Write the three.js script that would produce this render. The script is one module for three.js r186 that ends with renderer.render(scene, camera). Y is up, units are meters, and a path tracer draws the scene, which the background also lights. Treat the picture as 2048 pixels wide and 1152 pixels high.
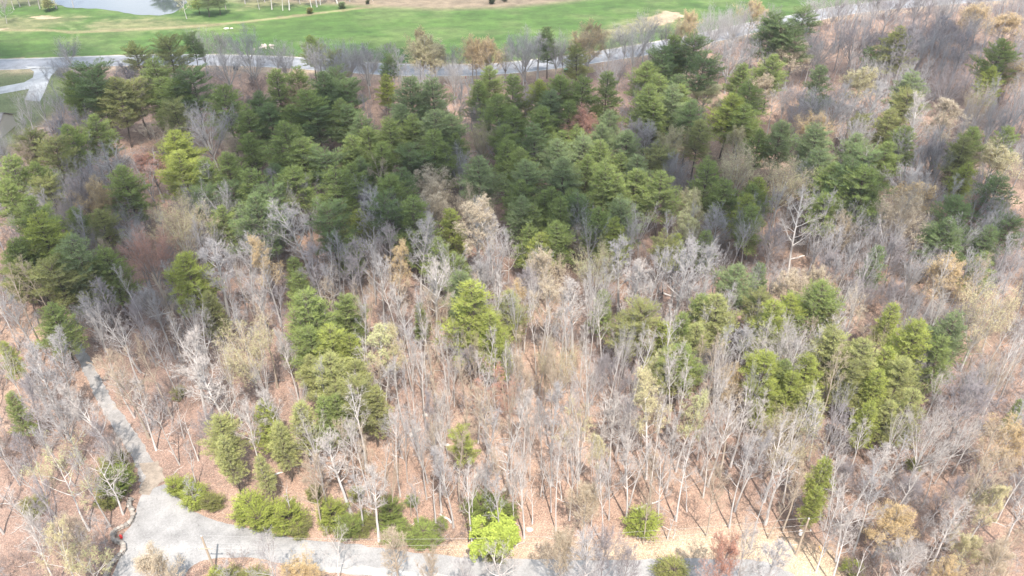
import * as THREE from 'three';
import { mergeGeometries } from 'three/addons/utils/BufferGeometryUtils.js';

// ---------- camera, sky, sun, exposure ----------
const scene = new THREE.Scene();
const camera = new THREE.PerspectiveCamera(39.76, 16 / 9, 0.5, 9000);
camera.position.set(0, 100, 0); camera.rotation.set(-37 * Math.PI / 180, 0, 0); scene.add(camera);
const renderer = new THREE.WebGLRenderer({ antialias: true });
renderer.toneMapping = THREE.LinearToneMapping; renderer.toneMappingExposure = 2.25; renderer.shadowMap.enabled = true;
const sunDir = new THREE.Vector3(0.1, 0.875, 0.474).normalize();
// bright broken-cloud sky, computed
function skyNoise(x, y, z) { const f = (i, j, k) => { let n = Math.imul(i, 374761393) + Math.imul(j, 668265263) + Math.imul(k, 974634599) | 0; n = Math.imul(n ^ (n >>> 13), 1274126177); return ((n ^ (n >>> 16)) >>> 0) / 4294967296; }, i = Math.floor(x), j = Math.floor(y), k = Math.floor(z), s = t => t * t * (3 - 2 * t), u = s(x - i), v = s(y - j), w = s(z - k), l = (a, b, t) => a + (b - a) * t; return l(l(l(f(i, j, k), f(i + 1, j, k), u), l(f(i, j + 1, k), f(i + 1, j + 1, k), u), v), l(l(f(i, j, k + 1), f(i + 1, j, k + 1), u), l(f(i, j + 1, k + 1), f(i + 1, j + 1, k + 1), u), v), w); }
{
  const W = 1024, H = 512, d = new Float32Array(W * H * 4);
  for (let j = 0; j < H; j++) for (let i = 0; i < W; i++) {
    const el = ((j + 0.5) / H - 0.5) * Math.PI, az = (i + 0.5) / W * 2 * Math.PI, y = Math.sin(el), x = Math.cos(el) * Math.cos(az), z = Math.cos(el) * Math.sin(az), up = Math.max(y, 0.02), k = (j * W + i) * 4, q = 1.6 / (up + 0.25);
    let n = 0, a = 0.5, s = 1; for (let o = 0; o < 5; o++) { n += a * skyNoise(x * q * s + 9, o * 7.7, z * q * s); a *= 0.5; s *= 2.1; }
    const c = Math.min(1, Math.max(0, (n - 0.36) / 0.22)), t = Math.sqrt(up), r0 = 0.6 - 0.36 * t, g0 = 0.66 - 0.27 * t, b0 = 0.74 - 0.12 * t; if (y < 0) { d[k] = 0.2; d[k + 1] = 0.19; d[k + 2] = 0.17; } else { d[k] = r0 + (0.8 - r0) * c; d[k + 1] = g0 + (0.84 - g0) * c; d[k + 2] = b0 + (0.9 - b0) * c; } d[k + 3] = 1;
  }
  const t = new THREE.DataTexture(d, W, H, THREE.RGBAFormat, THREE.FloatType); t.mapping = THREE.EquirectangularReflectionMapping; t.magFilter = t.minFilter = THREE.LinearFilter; t.wrapS = THREE.RepeatWrapping; t.needsUpdate = true; scene.background = t; scene.environment = t;
}
const sun = new THREE.DirectionalLight(0xfff4e8, 3.9); sun.position.set(0, 0, -180).addScaledVector(sunDir, 600); sun.target.position.set(0, 0, -180); sun.castShadow = true; sun.shadow.radius = 1.1;
{ const c = sun.shadow.camera; c.left = -300; c.right = 300; c.top = 260; c.bottom = -260; c.near = 50; c.far = 1200; sun.shadow.mapSize.set(8192, 8192); }
scene.add(sun, sun.target);
// ---------- small helpers ----------
function rngOf(seed) { let a = seed >>> 0; return () => { a = (a + 0x6D2B79F5) >>> 0; let t = a; t = Math.imul(t ^ (t >>> 15), t | 1); t ^= t + Math.imul(t ^ (t >>> 7), t | 61); return ((t ^ (t >>> 14)) >>> 0) / 4294967296; }; }
const clamp = (v, a, b) => Math.min(b, Math.max(a, v)), mix = (a, b, t) => a + (b - a) * t, smooth = (a, b, v) => { const t = clamp((v - a) / (b - a), 0, 1); return t * t * (3 - 2 * t); };
function hash2(i, j) { let n = Math.imul(i | 0, 374761393) + Math.imul(j | 0, 668265263) | 0; n = Math.imul(n ^ (n >>> 13), 1274126177); return ((n ^ (n >>> 16)) >>> 0) / 4294967296; }
function noise(x, z) { const i = Math.floor(x), j = Math.floor(z), u = x - i, v = z - j, a = u * u * (3 - 2 * u), b = v * v * (3 - 2 * v); return mix(mix(hash2(i, j), hash2(i + 1, j), a), mix(hash2(i, j + 1), hash2(i + 1, j + 1), a), b); }
const fbm = (x, z, o = 4) => { let s = 0, k = 0.5, t = 0; for (let i = 0; i < o; i++) { s += k * noise(x + 17.3 * i, z - 9.1 * i); t += k; k *= 0.5; x *= 2.03; z *= 2.03; } return s / t; };
function polyDist(pts, x, z) { let best = 1e9; for (let i = 0; i + 1 < pts.length; i++) { const [ax, az] = pts[i], [bx, bz] = pts[i + 1], dx = bx - ax, dz = bz - az, t = clamp(((x - ax) * dx + (z - az) * dz) / (dx * dx + dz * dz || 1), 0, 1); best = Math.min(best, Math.hypot(x - ax - t * dx, z - az - t * dz)); } return best; }
function inPoly(pts, x, z) { let c = false; for (let i = 0, j = pts.length - 1; i < pts.length; j = i++) { const [xi, zi] = pts[i], [xj, zj] = pts[j]; if ((zi > z) !== (zj > z) && x < (xj - xi) * (z - zi) / (zj - zi) + xi) c = !c; } return c; }
function inside(pts, x, z) { const d = polyDist([...pts, pts[0]], x, z); return inPoly(pts, x, z) ? d : -d; }
const curve = (pts, n, closed = false) => new THREE.CatmullRomCurve3(pts.map(p => new THREE.Vector3(p[0], 0, p[1])), closed, 'centripetal').getPoints(n).map(v => [v.x, v.z]);
const V = (x, y, z) => new THREE.Vector3(x, y, z);

// collects triangles into one geometry
class Shape {
  constructor() { this.p = []; this.c = []; this.i = []; }
  v(x, y, z, c) { this.p.push(x, y, z); this.c.push(c[0], c[1], c[2]); return this.p.length / 3 - 1; }
  tri(a, b, c) { this.i.push(a, b, c); }
  tube(pts, rad, sides, col, r) {
    let ring = null; const T = V(0, 0, 0), N = V(0, 0, 0), B = V(0, 0, 0), ref = V(0.31, 0.2, 0.93).normalize();
    for (let k = 0; k < pts.length; k++) {
      T.copy(pts[Math.min(k + 1, pts.length - 1)]).sub(pts[Math.max(k - 1, 0)]).normalize();
      N.crossVectors(T, ref); if (N.lengthSq() < 1e-4) N.set(1, 0, 0); N.normalize(); B.crossVectors(T, N);
      const q = pts[k], R = rad[k], next = [];
      if (k === pts.length - 1 && R < 0.03) { const t = this.v(q.x, q.y, q.z, col(r)); for (let s = 0; s < sides; s++) this.tri(ring[s], ring[(s + 1) % sides], t); return; }
      for (let s = 0; s < sides; s++) { const a = s / sides * 6.2832, ca = Math.cos(a) * R, sa = Math.sin(a) * R; next.push(this.v(q.x + N.x * ca + B.x * sa, q.y + N.y * ca + B.y * sa, q.z + N.z * ca + B.z * sa, col(r))); }
      if (ring) for (let s = 0; s < sides; s++) { const e = (s + 1) % sides; this.tri(ring[s], ring[e], next[s]); this.tri(ring[e], next[e], next[s]); }
      ring = next;
    }
  }
  build() {
    const g = new THREE.BufferGeometry();
    g.setAttribute('position', new THREE.Float32BufferAttribute(this.p, 3)); g.setAttribute('color', new THREE.Float32BufferAttribute(this.c, 3));
    g.setIndex(this.i); g.computeVertexNormals(); return g;
  }
}
const speckle = (lo, hi) => r => { const k = lo + (hi - lo) * r(); return [k, k, k]; };

// ---------- tree models ----------
// leafless broadleaf tree: trunk and limbs in one shape, twigs in another, buds at the twig ends in a third
function bareTree(o, seed) {
  const r = rngOf(seed), wood = new Shape(), twigs = new Shape(), buds = new Shape(), bark = speckle(0.72, 1.12), thin = speckle(0.7, 1.15), ends = [];
  const up = V(0, 1, 0);
  function side(dir, ang, az) { const a = V(0, 0, 0).crossVectors(dir, Math.abs(dir.y) > 0.95 ? V(1, 0, 0) : up).normalize(); return dir.clone().applyAxisAngle(a, ang).applyAxisAngle(dir, az).normalize(); }
  function path(p, dir, len, n, crook, lift) { const pts = [p.clone()], d = dir.clone(), q = p.clone(), dirs = [dir.clone()]; for (let k = 0; k < n; k++) { d.x += (r() - 0.5) * crook; d.y += (r() - 0.5) * crook * 0.6 + lift; d.z += (r() - 0.5) * crook; d.normalize(); q.addScaledVector(d, len / n); pts.push(q.clone()); dirs.push(d.clone()); } return { pts, dirs }; }
  const at = (w, t) => { const f = t * (w.pts.length - 1), k = Math.min(w.pts.length - 2, Math.floor(f)); return { p: w.pts[k].clone().lerp(w.pts[k + 1], f - k), d: w.dirs[k + 1] }; };
  function taper(R, n, keep) { return Array.from({ length: n + 1 }, (_, k) => R * mix(1, keep, k / n)); }
  function fine(p, d, len, level) {             // twigs
    const w = path(p, d, len, 2, o.crook * 1.1, 0.05); twigs.tube(w.pts, [o.twig * (level === 3 ? 1.5 : 1), o.twig * (level === 3 ? 1.15 : 0.8), o.twig * 0.4], 3, thin, r);
    if (level === 3) { const n = Math.round(o.fine * (0.7 + 0.6 * r())); for (let k = 0; k < n; k++) { const s = at(w, 0.15 + 0.85 * r()); fine(s.p, side(s.d, 0.45 + 0.5 * r(), r() * 6.283), len * (0.45 + 0.4 * r()), 4); } }
    ends.push(w.pts[2]); if (level === 4) ends.push(w.pts[1]);
  }
  function branch(p, d, len, R) {
    const w = path(p, d, len, 4, o.crook, o.lift); (R > 0.05 ? wood : twigs).tube(w.pts, taper(R, 4, 0.3), R > 0.05 ? 4 : 3, R > 0.05 ? bark : thin, r);
    const n = Math.round(o.twigs * (0.75 + 0.5 * r())); for (let k = 0; k < n; k++) { const t = 0.2 + 0.8 * (k + r()) / n, s = at(w, Math.min(t, 1)); fine(s.p, side(s.d, 0.4 + 0.55 * r(), r() * 6.283), Math.min(2.2, Math.max(0.6, len * (0.3 + 0.35 * r()))), 3); }
    const e = at(w, 1); fine(e.p, e.d, Math.min(1.8, len * 0.4), 3);
  }
  function limb(p, d, len, R) {
    const w = path(p, d, len, 6, o.crook, o.lift); wood.tube(w.pts, taper(R, 6, 0.25), 5, bark, r);
    const n = Math.round(o.branches * (0.7 + 0.6 * r())); for (let k = 0; k < n; k++) { const t = 0.25 + 0.75 * (k + r()) / n, s = at(w, Math.min(1, t)); branch(s.p, side(s.d, o.fan * (0.7 + 0.7 * r()), r() * 6.283), len * mix(0.55, 0.28, t) * (0.8 + 0.4 * r()), R * mix(0.5, 0.3, t)); }
    const e = at(w, 1); branch(e.p, e.d, len * 0.32, R * 0.25);
  }
  const TH = o.H * o.stem, R0 = o.R || 0.2;
  const w = path(V(0, -0.3, 0), V((r() - 0.5) * o.lean, 1, (r() - 0.5) * o.lean).normalize(), TH + 0.3, 9, o.crook * 0.35, 0.03), n0 = w.pts.length - 1;
  const rad = Array.from({ length: n0 + 1 }, (_, k) => R0 * (k === 0 ? 1.35 : k === 1 ? 1.0 : mix(1.0, o.vase ? 0.62 : 0.25, k / n0)));
  wood.tube(w.pts, rad, 7, bark, r);
  for (let k = 0; k < o.limbs; k++) {
    const t = o.vase ? mix(0.72, 1, Math.sqrt((k + r()) / o.limbs)) : mix(o.base, 0.98, (k + r() * 0.8) / o.limbs), s = at(w, t), f = o.vase ? (k + 0.5) / o.limbs : t;
    const ang = o.vase ? o.spread * (0.25 + 0.95 * Math.sqrt(1 - f * 0.85)) * (0.8 + 0.4 * r()) : o.spread * mix(1.15, 0.55, (t - o.base) / (1 - o.base)) * (0.85 + 0.3 * r());
    const len = o.vase ? (o.H - TH) * 0.9 * (0.82 + 0.2 * r()) : o.W * 0.55 * mix(1.05, 0.5, ((t - o.base) / (1 - o.base)) ** 2) * (0.75 + 0.45 * r());
    limb(s.p, side(V(0, 1, 0), ang, 2.4 * k + r() * 0.7), len, R0 * (o.vase ? 0.46 : mix(0.48, 0.3, t)));
  }
  const top = at(w, 1); if (o.vase) limb(top.p, top.d, (o.H - TH) * 0.9, R0 * 0.5); else branch(top.p, top.d, o.H - TH, R0 * 0.24);
  const tone = speckle(0.7, 1.25), step = Math.max(1, Math.floor(ends.length / 6500));
  for (let k = 0; k < ends.length; k += step) for (let m = 0; m < (o.budCount || 2); m++) {
    const e = ends[k], c = tone(r), L = (0.055 + 0.075 * r()) * (o.budSize || 1), ax = r() * 6.283, x = e.x + (r() - 0.5) * 0.24, y = e.y + (r() - 0.5) * 0.24, z = e.z + (r() - 0.5) * 0.24, t = (r() - 0.5) * 1.6;
    const a = buds.v(x, y, z, c), b = buds.v(x + Math.cos(ax) * L, y + t * L, z + Math.sin(ax) * L, c), d = buds.v(x + Math.cos(ax + 1.1) * L, y + L * 0.5, z + Math.sin(ax + 1.1) * L, c); buds.tri(a, b, d);
  }
  return measured({ trunk: wood.build(), crown: twigs.build(), buds: buds.build() }, o.H);
}
// needle tree: trunk, boughs and sprays of needles
function needleTree(o, seed) {
  const r = rngOf(seed), wood = new Shape(), bough = new Shape(), leaf = new Shape(), bark = speckle(0.7, 1.1), thin = speckle(0.7, 1.1), up = V(0, 1, 0);
  const trunk = [V(0, -0.3, 0)]; let lx = 0, lz = 0; for (let k = 1; k <= 9; k++) { lx += (r() - 0.5) * o.bend; lz += (r() - 0.5) * o.bend; trunk.push(V(lx, o.H * 0.97 * k / 9, lz)); }
  wood.tube(trunk, trunk.map((_, k) => mix(o.R, 0.03, k / 9)), 6, bark, r);
  const at = t => { const f = clamp(t, 0, 1) * 9, k = Math.min(8, Math.floor(f)); return trunk[k].clone().lerp(trunk[k + 1], f - k); };
  function spray(p, d, flat, tone) {             // one tuft of needles
    const n = o.blades; for (let k = 0; k < n; k++) {
      const L = o.needle * (0.65 + 0.7 * r()), q = d.clone().multiplyScalar(0.9).add(V((r() - 0.5) * 1.9, (r() - 0.5) * flat + 0.45, (r() - 0.5) * 1.9)).normalize(), s = V(r() - 0.5, r() - 0.5, r() - 0.5).cross(q).normalize().multiplyScalar(o.wide * (0.7 + 0.6 * r())), c = tone * (0.8 + 0.4 * r()), col = [c * (0.92 + 0.16 * r()), c, c * (0.9 + 0.2 * r())];
      const a = leaf.v(p.x - s.x, p.y - s.y, p.z - s.z, col), b = leaf.v(p.x + s.x, p.y + s.y, p.z + s.z, col), e = leaf.v(p.x + q.x * L, p.y + q.y * L, p.z + q.z * L, col); leaf.tri(a, b, e);
    }
  }
  function shoot(p, d, len, tone) {
    const e = p.clone().addScaledVector(d, len); e.y += len * 0.12; bough.tube([p, e], [0.018, 0.006], 3, thin, r);
    const n = Math.max(2, Math.round(len / o.gap)); for (let k = 1; k <= n; k++) spray(p.clone().lerp(e, k / n), d, 1.7, tone);
  }
  const G = o.boughs; let az = r() * 6;
  for (let k = 0; k < G; k++) {
    const t = mix(o.base, 0.985, ((k + r() * 0.9) / G) ** o.pack), u = (t - o.base) / (1 - o.base), p = at(t / 0.985); az += 2.4 + (r() - 0.5) * 0.9;
    if (r() < o.missing) continue;
    const prof = o.profile(u) * (0.5 + 0.68 * r()), len = Math.max(0.35, o.W * 0.5 * prof), rise = mix(o.droop, 0.95, u * u) + (r() - 0.5) * 0.25, d = V(Math.cos(az), rise, Math.sin(az)).normalize();
    const n = 5, pts = [p], q = p.clone(), dd = d.clone(); for (let m = 0; m < n; m++) { dd.y += (m < 2 ? -0.03 : 0.09); dd.x += (r() - 0.5) * 0.16; dd.z += (r() - 0.5) * 0.16; dd.normalize(); q.addScaledVector(dd, len / n); pts.push(q.clone()); }
    bough.tube(pts, pts.map((_, m) => mix(0.02 + len * 0.011, 0.01, m / n)), 3, thin, r);
    const tone = 0.72 + 0.5 * r(), S = Math.max(3, Math.round(len * o.shoots)), flatSide = V(-dd.z, 0, dd.x).normalize();
    for (let m = 0; m < S; m++) {
      const f = mix(o.bare, 1, (m + 0.6 * r()) / S), g = f * n, i = Math.min(n - 1, Math.floor(g)), a = pts[i].clone().lerp(pts[i + 1], g - i), sgn = m % 2 ? 1 : -1;
      shoot(a, dd.clone().multiplyScalar(0.7).addScaledVector(flatSide, sgn * (0.6 + 0.5 * r())).add(V(0, (r() - 0.25) * (o.fluff || 0.9), 0)).normalize(), (0.35 + 0.5 * (1 - f) * len * 0.55 + 0.25 * r()) * (o.shootLen || 1), tone);
    }
    shoot(pts[n], dd, 0.4, tone);
  }
  if (o.base > 0.1) for (let k = 0; k < 9; k++) { const p = at(o.base * (0.45 + 0.6 * r())), a = r() * 6.283, L = 0.5 + 1.6 * r(); bough.tube([p, V(p.x + Math.cos(a) * L, p.y + (r() - 0.3) * 0.6, p.z + Math.sin(a) * L)], [0.03, 0.008], 3, thin, r); }   // dead lower branches
  shoot(at(1), up.clone(), 0.5, 1);
  return measured({ trunk: wood.build(), boughs: bough.build(), foliage: leaf.build() }, o.H);
}
// rounded leafy shrub with stems from the ground
function shrub(o, seed) {
  const r = rngOf(seed), wood = new Shape(), leaf = new Shape(), bark = speckle(0.7, 1.1);
  const lobes = Array.from({ length: o.lobes }, (_, k) => { const a = k * 2.4 + r(), d = Math.sqrt(r()) * o.W * 0.32; return { x: Math.cos(a) * d, z: Math.sin(a) * d, y: o.H * (0.42 + 0.28 * r()), R: o.W * (0.2 + 0.11 * r()) }; });
  for (const b of lobes) { const m = V(b.x * 0.4 + (r() - 0.5) * 0.3, b.y * 0.5, b.z * 0.4 + (r() - 0.5) * 0.3); wood.tube([V(b.x * 0.08, -0.15, b.z * 0.08), m, V(b.x, b.y, b.z)], [0.06, 0.045, 0.02], 4, bark, r); }
  for (let k = 0; k < o.leaves; k++) {
    const b = lobes[Math.floor(r() * lobes.length)], th = Math.acos(2 * r() - 1), ph = r() * 6.283, q = b.R * (0.55 + 0.5 * Math.cbrt(r()) + 0.22 * (noise(ph * 2.1 + b.x * 5, th * 2.7) - 0.5)), x = b.x + Math.sin(th) * Math.cos(ph) * q, y = Math.max(0.12, b.y + Math.cos(th) * q * o.H / o.W * 1.25), z = b.z + Math.sin(th) * Math.sin(ph) * q;
    const tone = (0.7 + 0.55 * noise(x * 2.3 + 40, z * 2.3 + y * 2)) * (0.8 + 0.4 * r());
    for (let m = 0; m < 3; m++) { const L = o.leaf * (0.7 + 0.7 * r()), a = r() * 6.283, e = (r() - 0.35) * 1.5, dx = Math.cos(a) * L, dz = Math.sin(a) * L, c = [tone * (0.92 + 0.16 * r()), tone, tone]; const i0 = leaf.v(x - dz * 0.3, y, z + dx * 0.3, c), i1 = leaf.v(x + dz * 0.3, y, z - dx * 0.3, c), i2 = leaf.v(x + dx, y + e * L, z + dz, c); leaf.tri(i0, i1, i2); }
  }
  return measured({ trunk: wood.build(), foliage: leaf.build() }, o.H);
}
// true height and crown width of a model
function measured(m, H) {
  const g = m.foliage || m.crown, p = g.attributes.position, ds = []; let top = 0;
  for (let k = 0; k < p.count; k += 7) { ds.push(Math.hypot(p.getX(k), p.getZ(k))); top = Math.max(top, p.getY(k)); }
  ds.sort((a, b) => a - b); m.width = 2 * ds[Math.floor(ds.length * 0.93)]; m.height = top; return m;
}

// ---------- plan of the place, in metres (x to the right, -z away from the viewer) ----------
const farRoadLine = [[-240.31, -256.59], [-194.85, -255.71], [-170.18, -256.15], [-130.02, -259.7], [-101.6, -260.15], [-77.63, -258.36], [-53.49, -253.96], [-28.46, -250.95], [-3.95, -252.66], [12.66, -257.03], [29.89, -263.34], [47.9, -270.85], [71, -282.25], [87.6, -291.71], [104.47, -299.42], [122.63, -309.24], [140.43, -315.86], [164.58, -322.09], [220.72, -333.81], [316.24, -352.01]];
const lowRoadEdge = [[-55.6, -63.44], [-56.53, -68.48], [-56.53, -70.33], [-57.58, -71.7], [-57.18, -73.54], [-56.86, -75.06], [-57.44, -76.99], [-57.47, -79.35], [-55.9, -80.8], [-54.64, -81.68], [-53.16, -80.8], [-51.75, -79.16], [-49.95, -77.46], [-47.72, -75.98], [-44.66, -74.61], [-40.63, -73.63], [-35.85, -72.39], [-30.41, -71.18], [-23.69, -70.5], [-17.74, -69.65], [-8.94, -68.48], [1.87, -67.9], [12.63, -67.82], [24.81, -68.07], [32.75, -67.9], [36.24, -67.49], [38.24, -66.44], [39.97, -65], [40.9, -61.54], [32.4, -60.43], [25.95, -62.3], [12.18, -62.68], [-1.66, -62.91], [-12.18, -64.22], [-21.45, -65.4], [-27.25, -66.2], [-33.15, -67.17], [-38.44, -68.23], [-42.69, -67.98], [-45.61, -67], [-46.24, -64.61], [-47.63, -61.54]];
const laneLeft = [[-91.88, -124.07], [-84.21, -114.66], [-76.99, -105.31], [-72.15, -98.88], [-66.63, -92.45], [-61.21, -86.15], [-59.33, -83.28], [-58.09, -80.61], [-56.93, -79.35]], laneRight = [[-90.61, -125.03], [-81.83, -114.66], [-74.36, -105.31], [-71.16, -100.98], [-65.92, -95.2], [-62.34, -91.33], [-58.33, -86.47], [-56.08, -83.99], [-55.86, -82.48], [-56.29, -80.8]];
const driveEdge = [[-174.18, -228.33], [-157.82, -232.07], [-154.15, -233.98], [-150.74, -235.9], [-147.93, -227.6], [-142.86, -226.5], [-145.02, -234.36], [-148.69, -246.33], [-149.25, -253.96], [-161.02, -254.4], [-155.98, -250.1], [-153.9, -245.09], [-154.81, -241.03], [-160.59, -237.46], [-177.63, -234.36]];
const pondEdge = [[-207.28, -344.82], [-187.3, -324.63], [-175.62, -316.48], [-167.69, -314.03], [-160.61, -313.43], [-152.36, -309.83], [-144.49, -306.88], [-136.41, -305.71], [-130.52, -308.05], [-129.07, -317.09], [-132.01, -328.51], [-146.69, -346.24], [-179, -357.94], [-201.84, -355.7]];
const wallLine = [[-58.35, -78.59], [-58.67, -78.02], [-58.42, -77.18], [-57.51, -75.98], [-57.06, -74.79], [-57.25, -73.72], [-58.01, -73.18], [-58.74, -72.57], [-58.83, -71.7], [-58.23, -70.92], [-57.36, -70.58], [-56.61, -70.16], [-56.25, -69.23], [-56.5, -68.4], [-56.94, -67.33], [-57.2, -66.2], [-57.04, -64.93]];
const beltEdge = [[-138.99, -231.32], [56.47, -241.03], [76.35, -216.96], [60.77, -150.79], [16.92, -141], [-2.8, -157.1], [-37.41, -154.96], [-69.23, -157.1], [-103.76, -175.81]];
const yardEdge = [[-218.59, -253.96], [-148.86, -253.1], [-137.76, -239.04], [-134.85, -222.18], [-136.48, -207.04], [-134.64, -194.82], [-139.59, -186.33], [-186.82, -186.33]];
const rubbleEdge = [[-59.8, -85.84], [-57.54, -85.84], [-55.53, -83.79], [-54.78, -82.08], [-55.74, -80.8], [-56.46, -79.35], [-57.65, -79.83], [-58.51, -82.78]];
const shoulderEdge = [[-27.36, -66.76], [-21.66, -66.76], [-15.88, -66.04], [-8.75, -65.4], [-8.68, -64.22], [-15.72, -64.61], [-21.45, -65.4], [-27.24, -66.12]];
const strawEdge = [[-9.01, -69.65], [1.88, -69.15], [12.75, -69.15], [22.38, -70.5], [31.52, -72.22], [39.38, -71.18], [45.19, -68.65], [46.29, -65.4], [46.02, -60.43], [39.21, -60.43], [38.15, -66.6], [32.77, -67.98], [25.61, -68.15], [12.63, -67.82], [1.87, -67.9], [-8.94, -68.48]];
const sandEdges = [[[-33.21, -328.51], [-28.42, -318.33], [-24.32, -315.86], [-19.51, -317.71], [-15.69, -320.83], [-11.64, -318.33], [-7.66, -316.48], [-2.77, -319.57], [2.21, -325.92], [9.17, -322.09], [12.39, -329.82], [-4.97, -337.87]], [[37.15, -284.31], [28.46, -288.5], [39.98, -293.88], [50.51, -303.4], [59.27, -311.02], [65.27, -309.83], [65.04, -303.98], [59.02, -297.19], [52.94, -293.88], [48.38, -287.45]], [[-185.05, -302.83], [-179.39, -305.71], [-170.71, -303.4], [-173.45, -301.12]], [[-193.4, -290.64], [-185.5, -291.71], [-185.51, -289.57], [-192.27, -288.5]]];
const roughEdges = [[[-205.53, -302.83], [-181.43, -303.98], [-162.9, -305.13], [-162.83, -300.55], [-176.36, -289.57], [-198.32, -289.57]], [[-158.31, -292.25], [-154.82, -299.42], [-137.27, -302.83], [-112.47, -296.08], [-108.11, -293.88], [-128.8, -289.57], [-149.88, -287.45]], [[-106.03, -313.43], [-64.56, -322.09], [-34.55, -344.82], [-68.25, -344.82], [-112.7, -337.87]], [[20.8, -282.25], [38.13, -293.88], [57.51, -312.22], [66.43, -309.83], [64.07, -298.3], [52.32, -289.57], [40.29, -280.22], [22.02, -273.27]]];
const paleLine = [[-191, -289.57], [-170.63, -289.04], [-158.97, -287.45], [-143.43, -289.57], [-115.51, -293.88], [-94.98, -300.55], [-72.11, -309.24], [-44.49, -320.83], [-35.12, -327.21]];
const trackLines = [[[-169.21, -297.19], [-162.68, -291.71], [-159.42, -286.4], [-155.02, -275.22], [-151.83, -270.37]], [[-167.66, -296.63], [-160.37, -290.64], [-156.97, -285.35], [-153.69, -276.21], [-150.9, -271.81], [-148.37, -270.37]]];
const bankLine = [[-90.16, -249.25], [-81.91, -248.83], [-75.02, -247.16], [-27.43, -239.04], [-3.84, -243.86], [12.04, -240.63], [28.46, -247.16]];
const spots = { box: [-90.42, -251.38], hydrantFar: [-14.74, -244.27], hydrantNear: [-57.51, -71.53], mailbox: [19.97, -248.41], cabinet: [17.62, -250.10], marker: [18.42, -252.66], house: [-146.34, -206.41], poleLeft: [-42.05, -65.90], poleRight: [41.03, -68.73], guard: [44.90, -68.65], lime: [-2.45, -68.48], rockPile: [-86.09, -270.85], slab: [-104.92, -291.17] };
const logRows = [[[31.14, -130.31], [33.75, -128.63], 'pale fallen log right of centre between leafless trees'], [[-24.26, -104.53], [-20.55, -110.14], 'long pale fallen trunk at the left edge of the sunlit slope'], [[18.64, -76.99], [23.00, -78.59], 'white fallen trunk above the round roadside shrub'], [[-71.70, -122.17], [-67.83, -123.91], 'grey fallen log below the lone pyramid pine'], [[-39.27, -82.58], [-36.52, -83.68], 'thin fallen pole above the hedge shrubs'], [[60.83, -142.89], [64.57, -144.42], 'short fallen log on the right hillside'], [[-8.91, -73.98], [-10.90, -75.61], 'short broken branch left of the paired shrubs']];
const rockRows = [[-14.87, -96.13], [-12.30, -94.96], [-16.74, -91.55], [-10.64, -89.13], [-5.62, -82.58], [-5.46, -78.11], [2.60, -72.83], [-15.67, -92.67], [-9.90, -90.66], [-1.24, -79.83]];
// ---------- the models: a few of each kind, copied below ----------
const cone = u => Math.pow(1 - u, 0.75) * (0.55 + 0.45 * smooth(-0.05, 0.22, u)), egg = u => Math.sin(Math.PI * Math.pow(clamp(u * 0.86 + 0.12, 0, 1), 0.72)), flatTop = u => 0.35 + 0.65 * Math.sin(Math.PI * clamp(u * 0.8 + 0.12, 0, 1));
const pineBase = { R: 0.19, bend: 0.3, blades: 10, needle: 0.42, wide: 0.024, gap: 0.27, boughs: 92, pack: 0.95, base: 0.32, missing: 0.07, droop: 0.1, bare: 0.2, shoots: 5, fluff: 1.1, H: 17, W: 8.6, profile: egg };
const dome = u => Math.pow(1 - u, 0.55) * (0.5 + 0.5 * smooth(-0.08, 0.2, u));
const pineModels = [
  needleTree({ ...pineBase, profile: dome }, 11), needleTree({ ...pineBase, profile: dome, base: 0.28, missing: 0.12 }, 12), needleTree({ ...pineBase, W: 8 }, 13), needleTree({ ...pineBase, W: 8.6, base: 0.4, missing: 0.16, boughs: 84 }, 14),
  needleTree({ ...pineBase, profile: flatTop, W: 8, base: 0.48, boughs: 66, missing: 0.2, bend: 0.6, droop: 0.25 }, 15), needleTree({ ...pineBase, profile: flatTop, W: 8.6, base: 0.44, boughs: 72, missing: 0.24, bend: 0.5, droop: 0.15 }, 16), needleTree({ ...pineBase, profile: dome, W: 5, H: 14, boughs: 80, base: 0.28, R: 0.14 }, 17), needleTree({ ...pineBase, profile: dome, W: 7.6, boughs: 104, base: 0.2, droop: 0.02 }, 18),
];
const B0 = { H: 21, W: 8, stem: 0.9, base: 0.38, limbs: 17, branches: 6, twigs: 5, fine: 3.2, crook: 0.3, lift: 0.1, spread: 0.8, fan: 0.6, lean: 0.12, twig: 0.0155, R: 0.23 };
const VA = { ...B0, vase: true, stem: 0.36, limbs: 13, branches: 7, twigs: 5, crook: 0.16, lift: 0.04, spread: 0.62, fan: 0.42, fine: 3.6, R: 0.24, H: 16 };
const CR = { ...B0, limbs: 8, branches: 6, twigs: 4.4, fine: 3, crook: 0.62, lift: 0.05, spread: 1.1, fan: 0.85, stem: 0.74, base: 0.5, W: 10, H: 16.5, R: 0.22 };
const RO = { ...B0, limbs: 16, branches: 7, twigs: 5.4, fine: 3.8, crook: 0.4, base: 0.38, stem: 0.78, W: 9.5, H: 15 };
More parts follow.
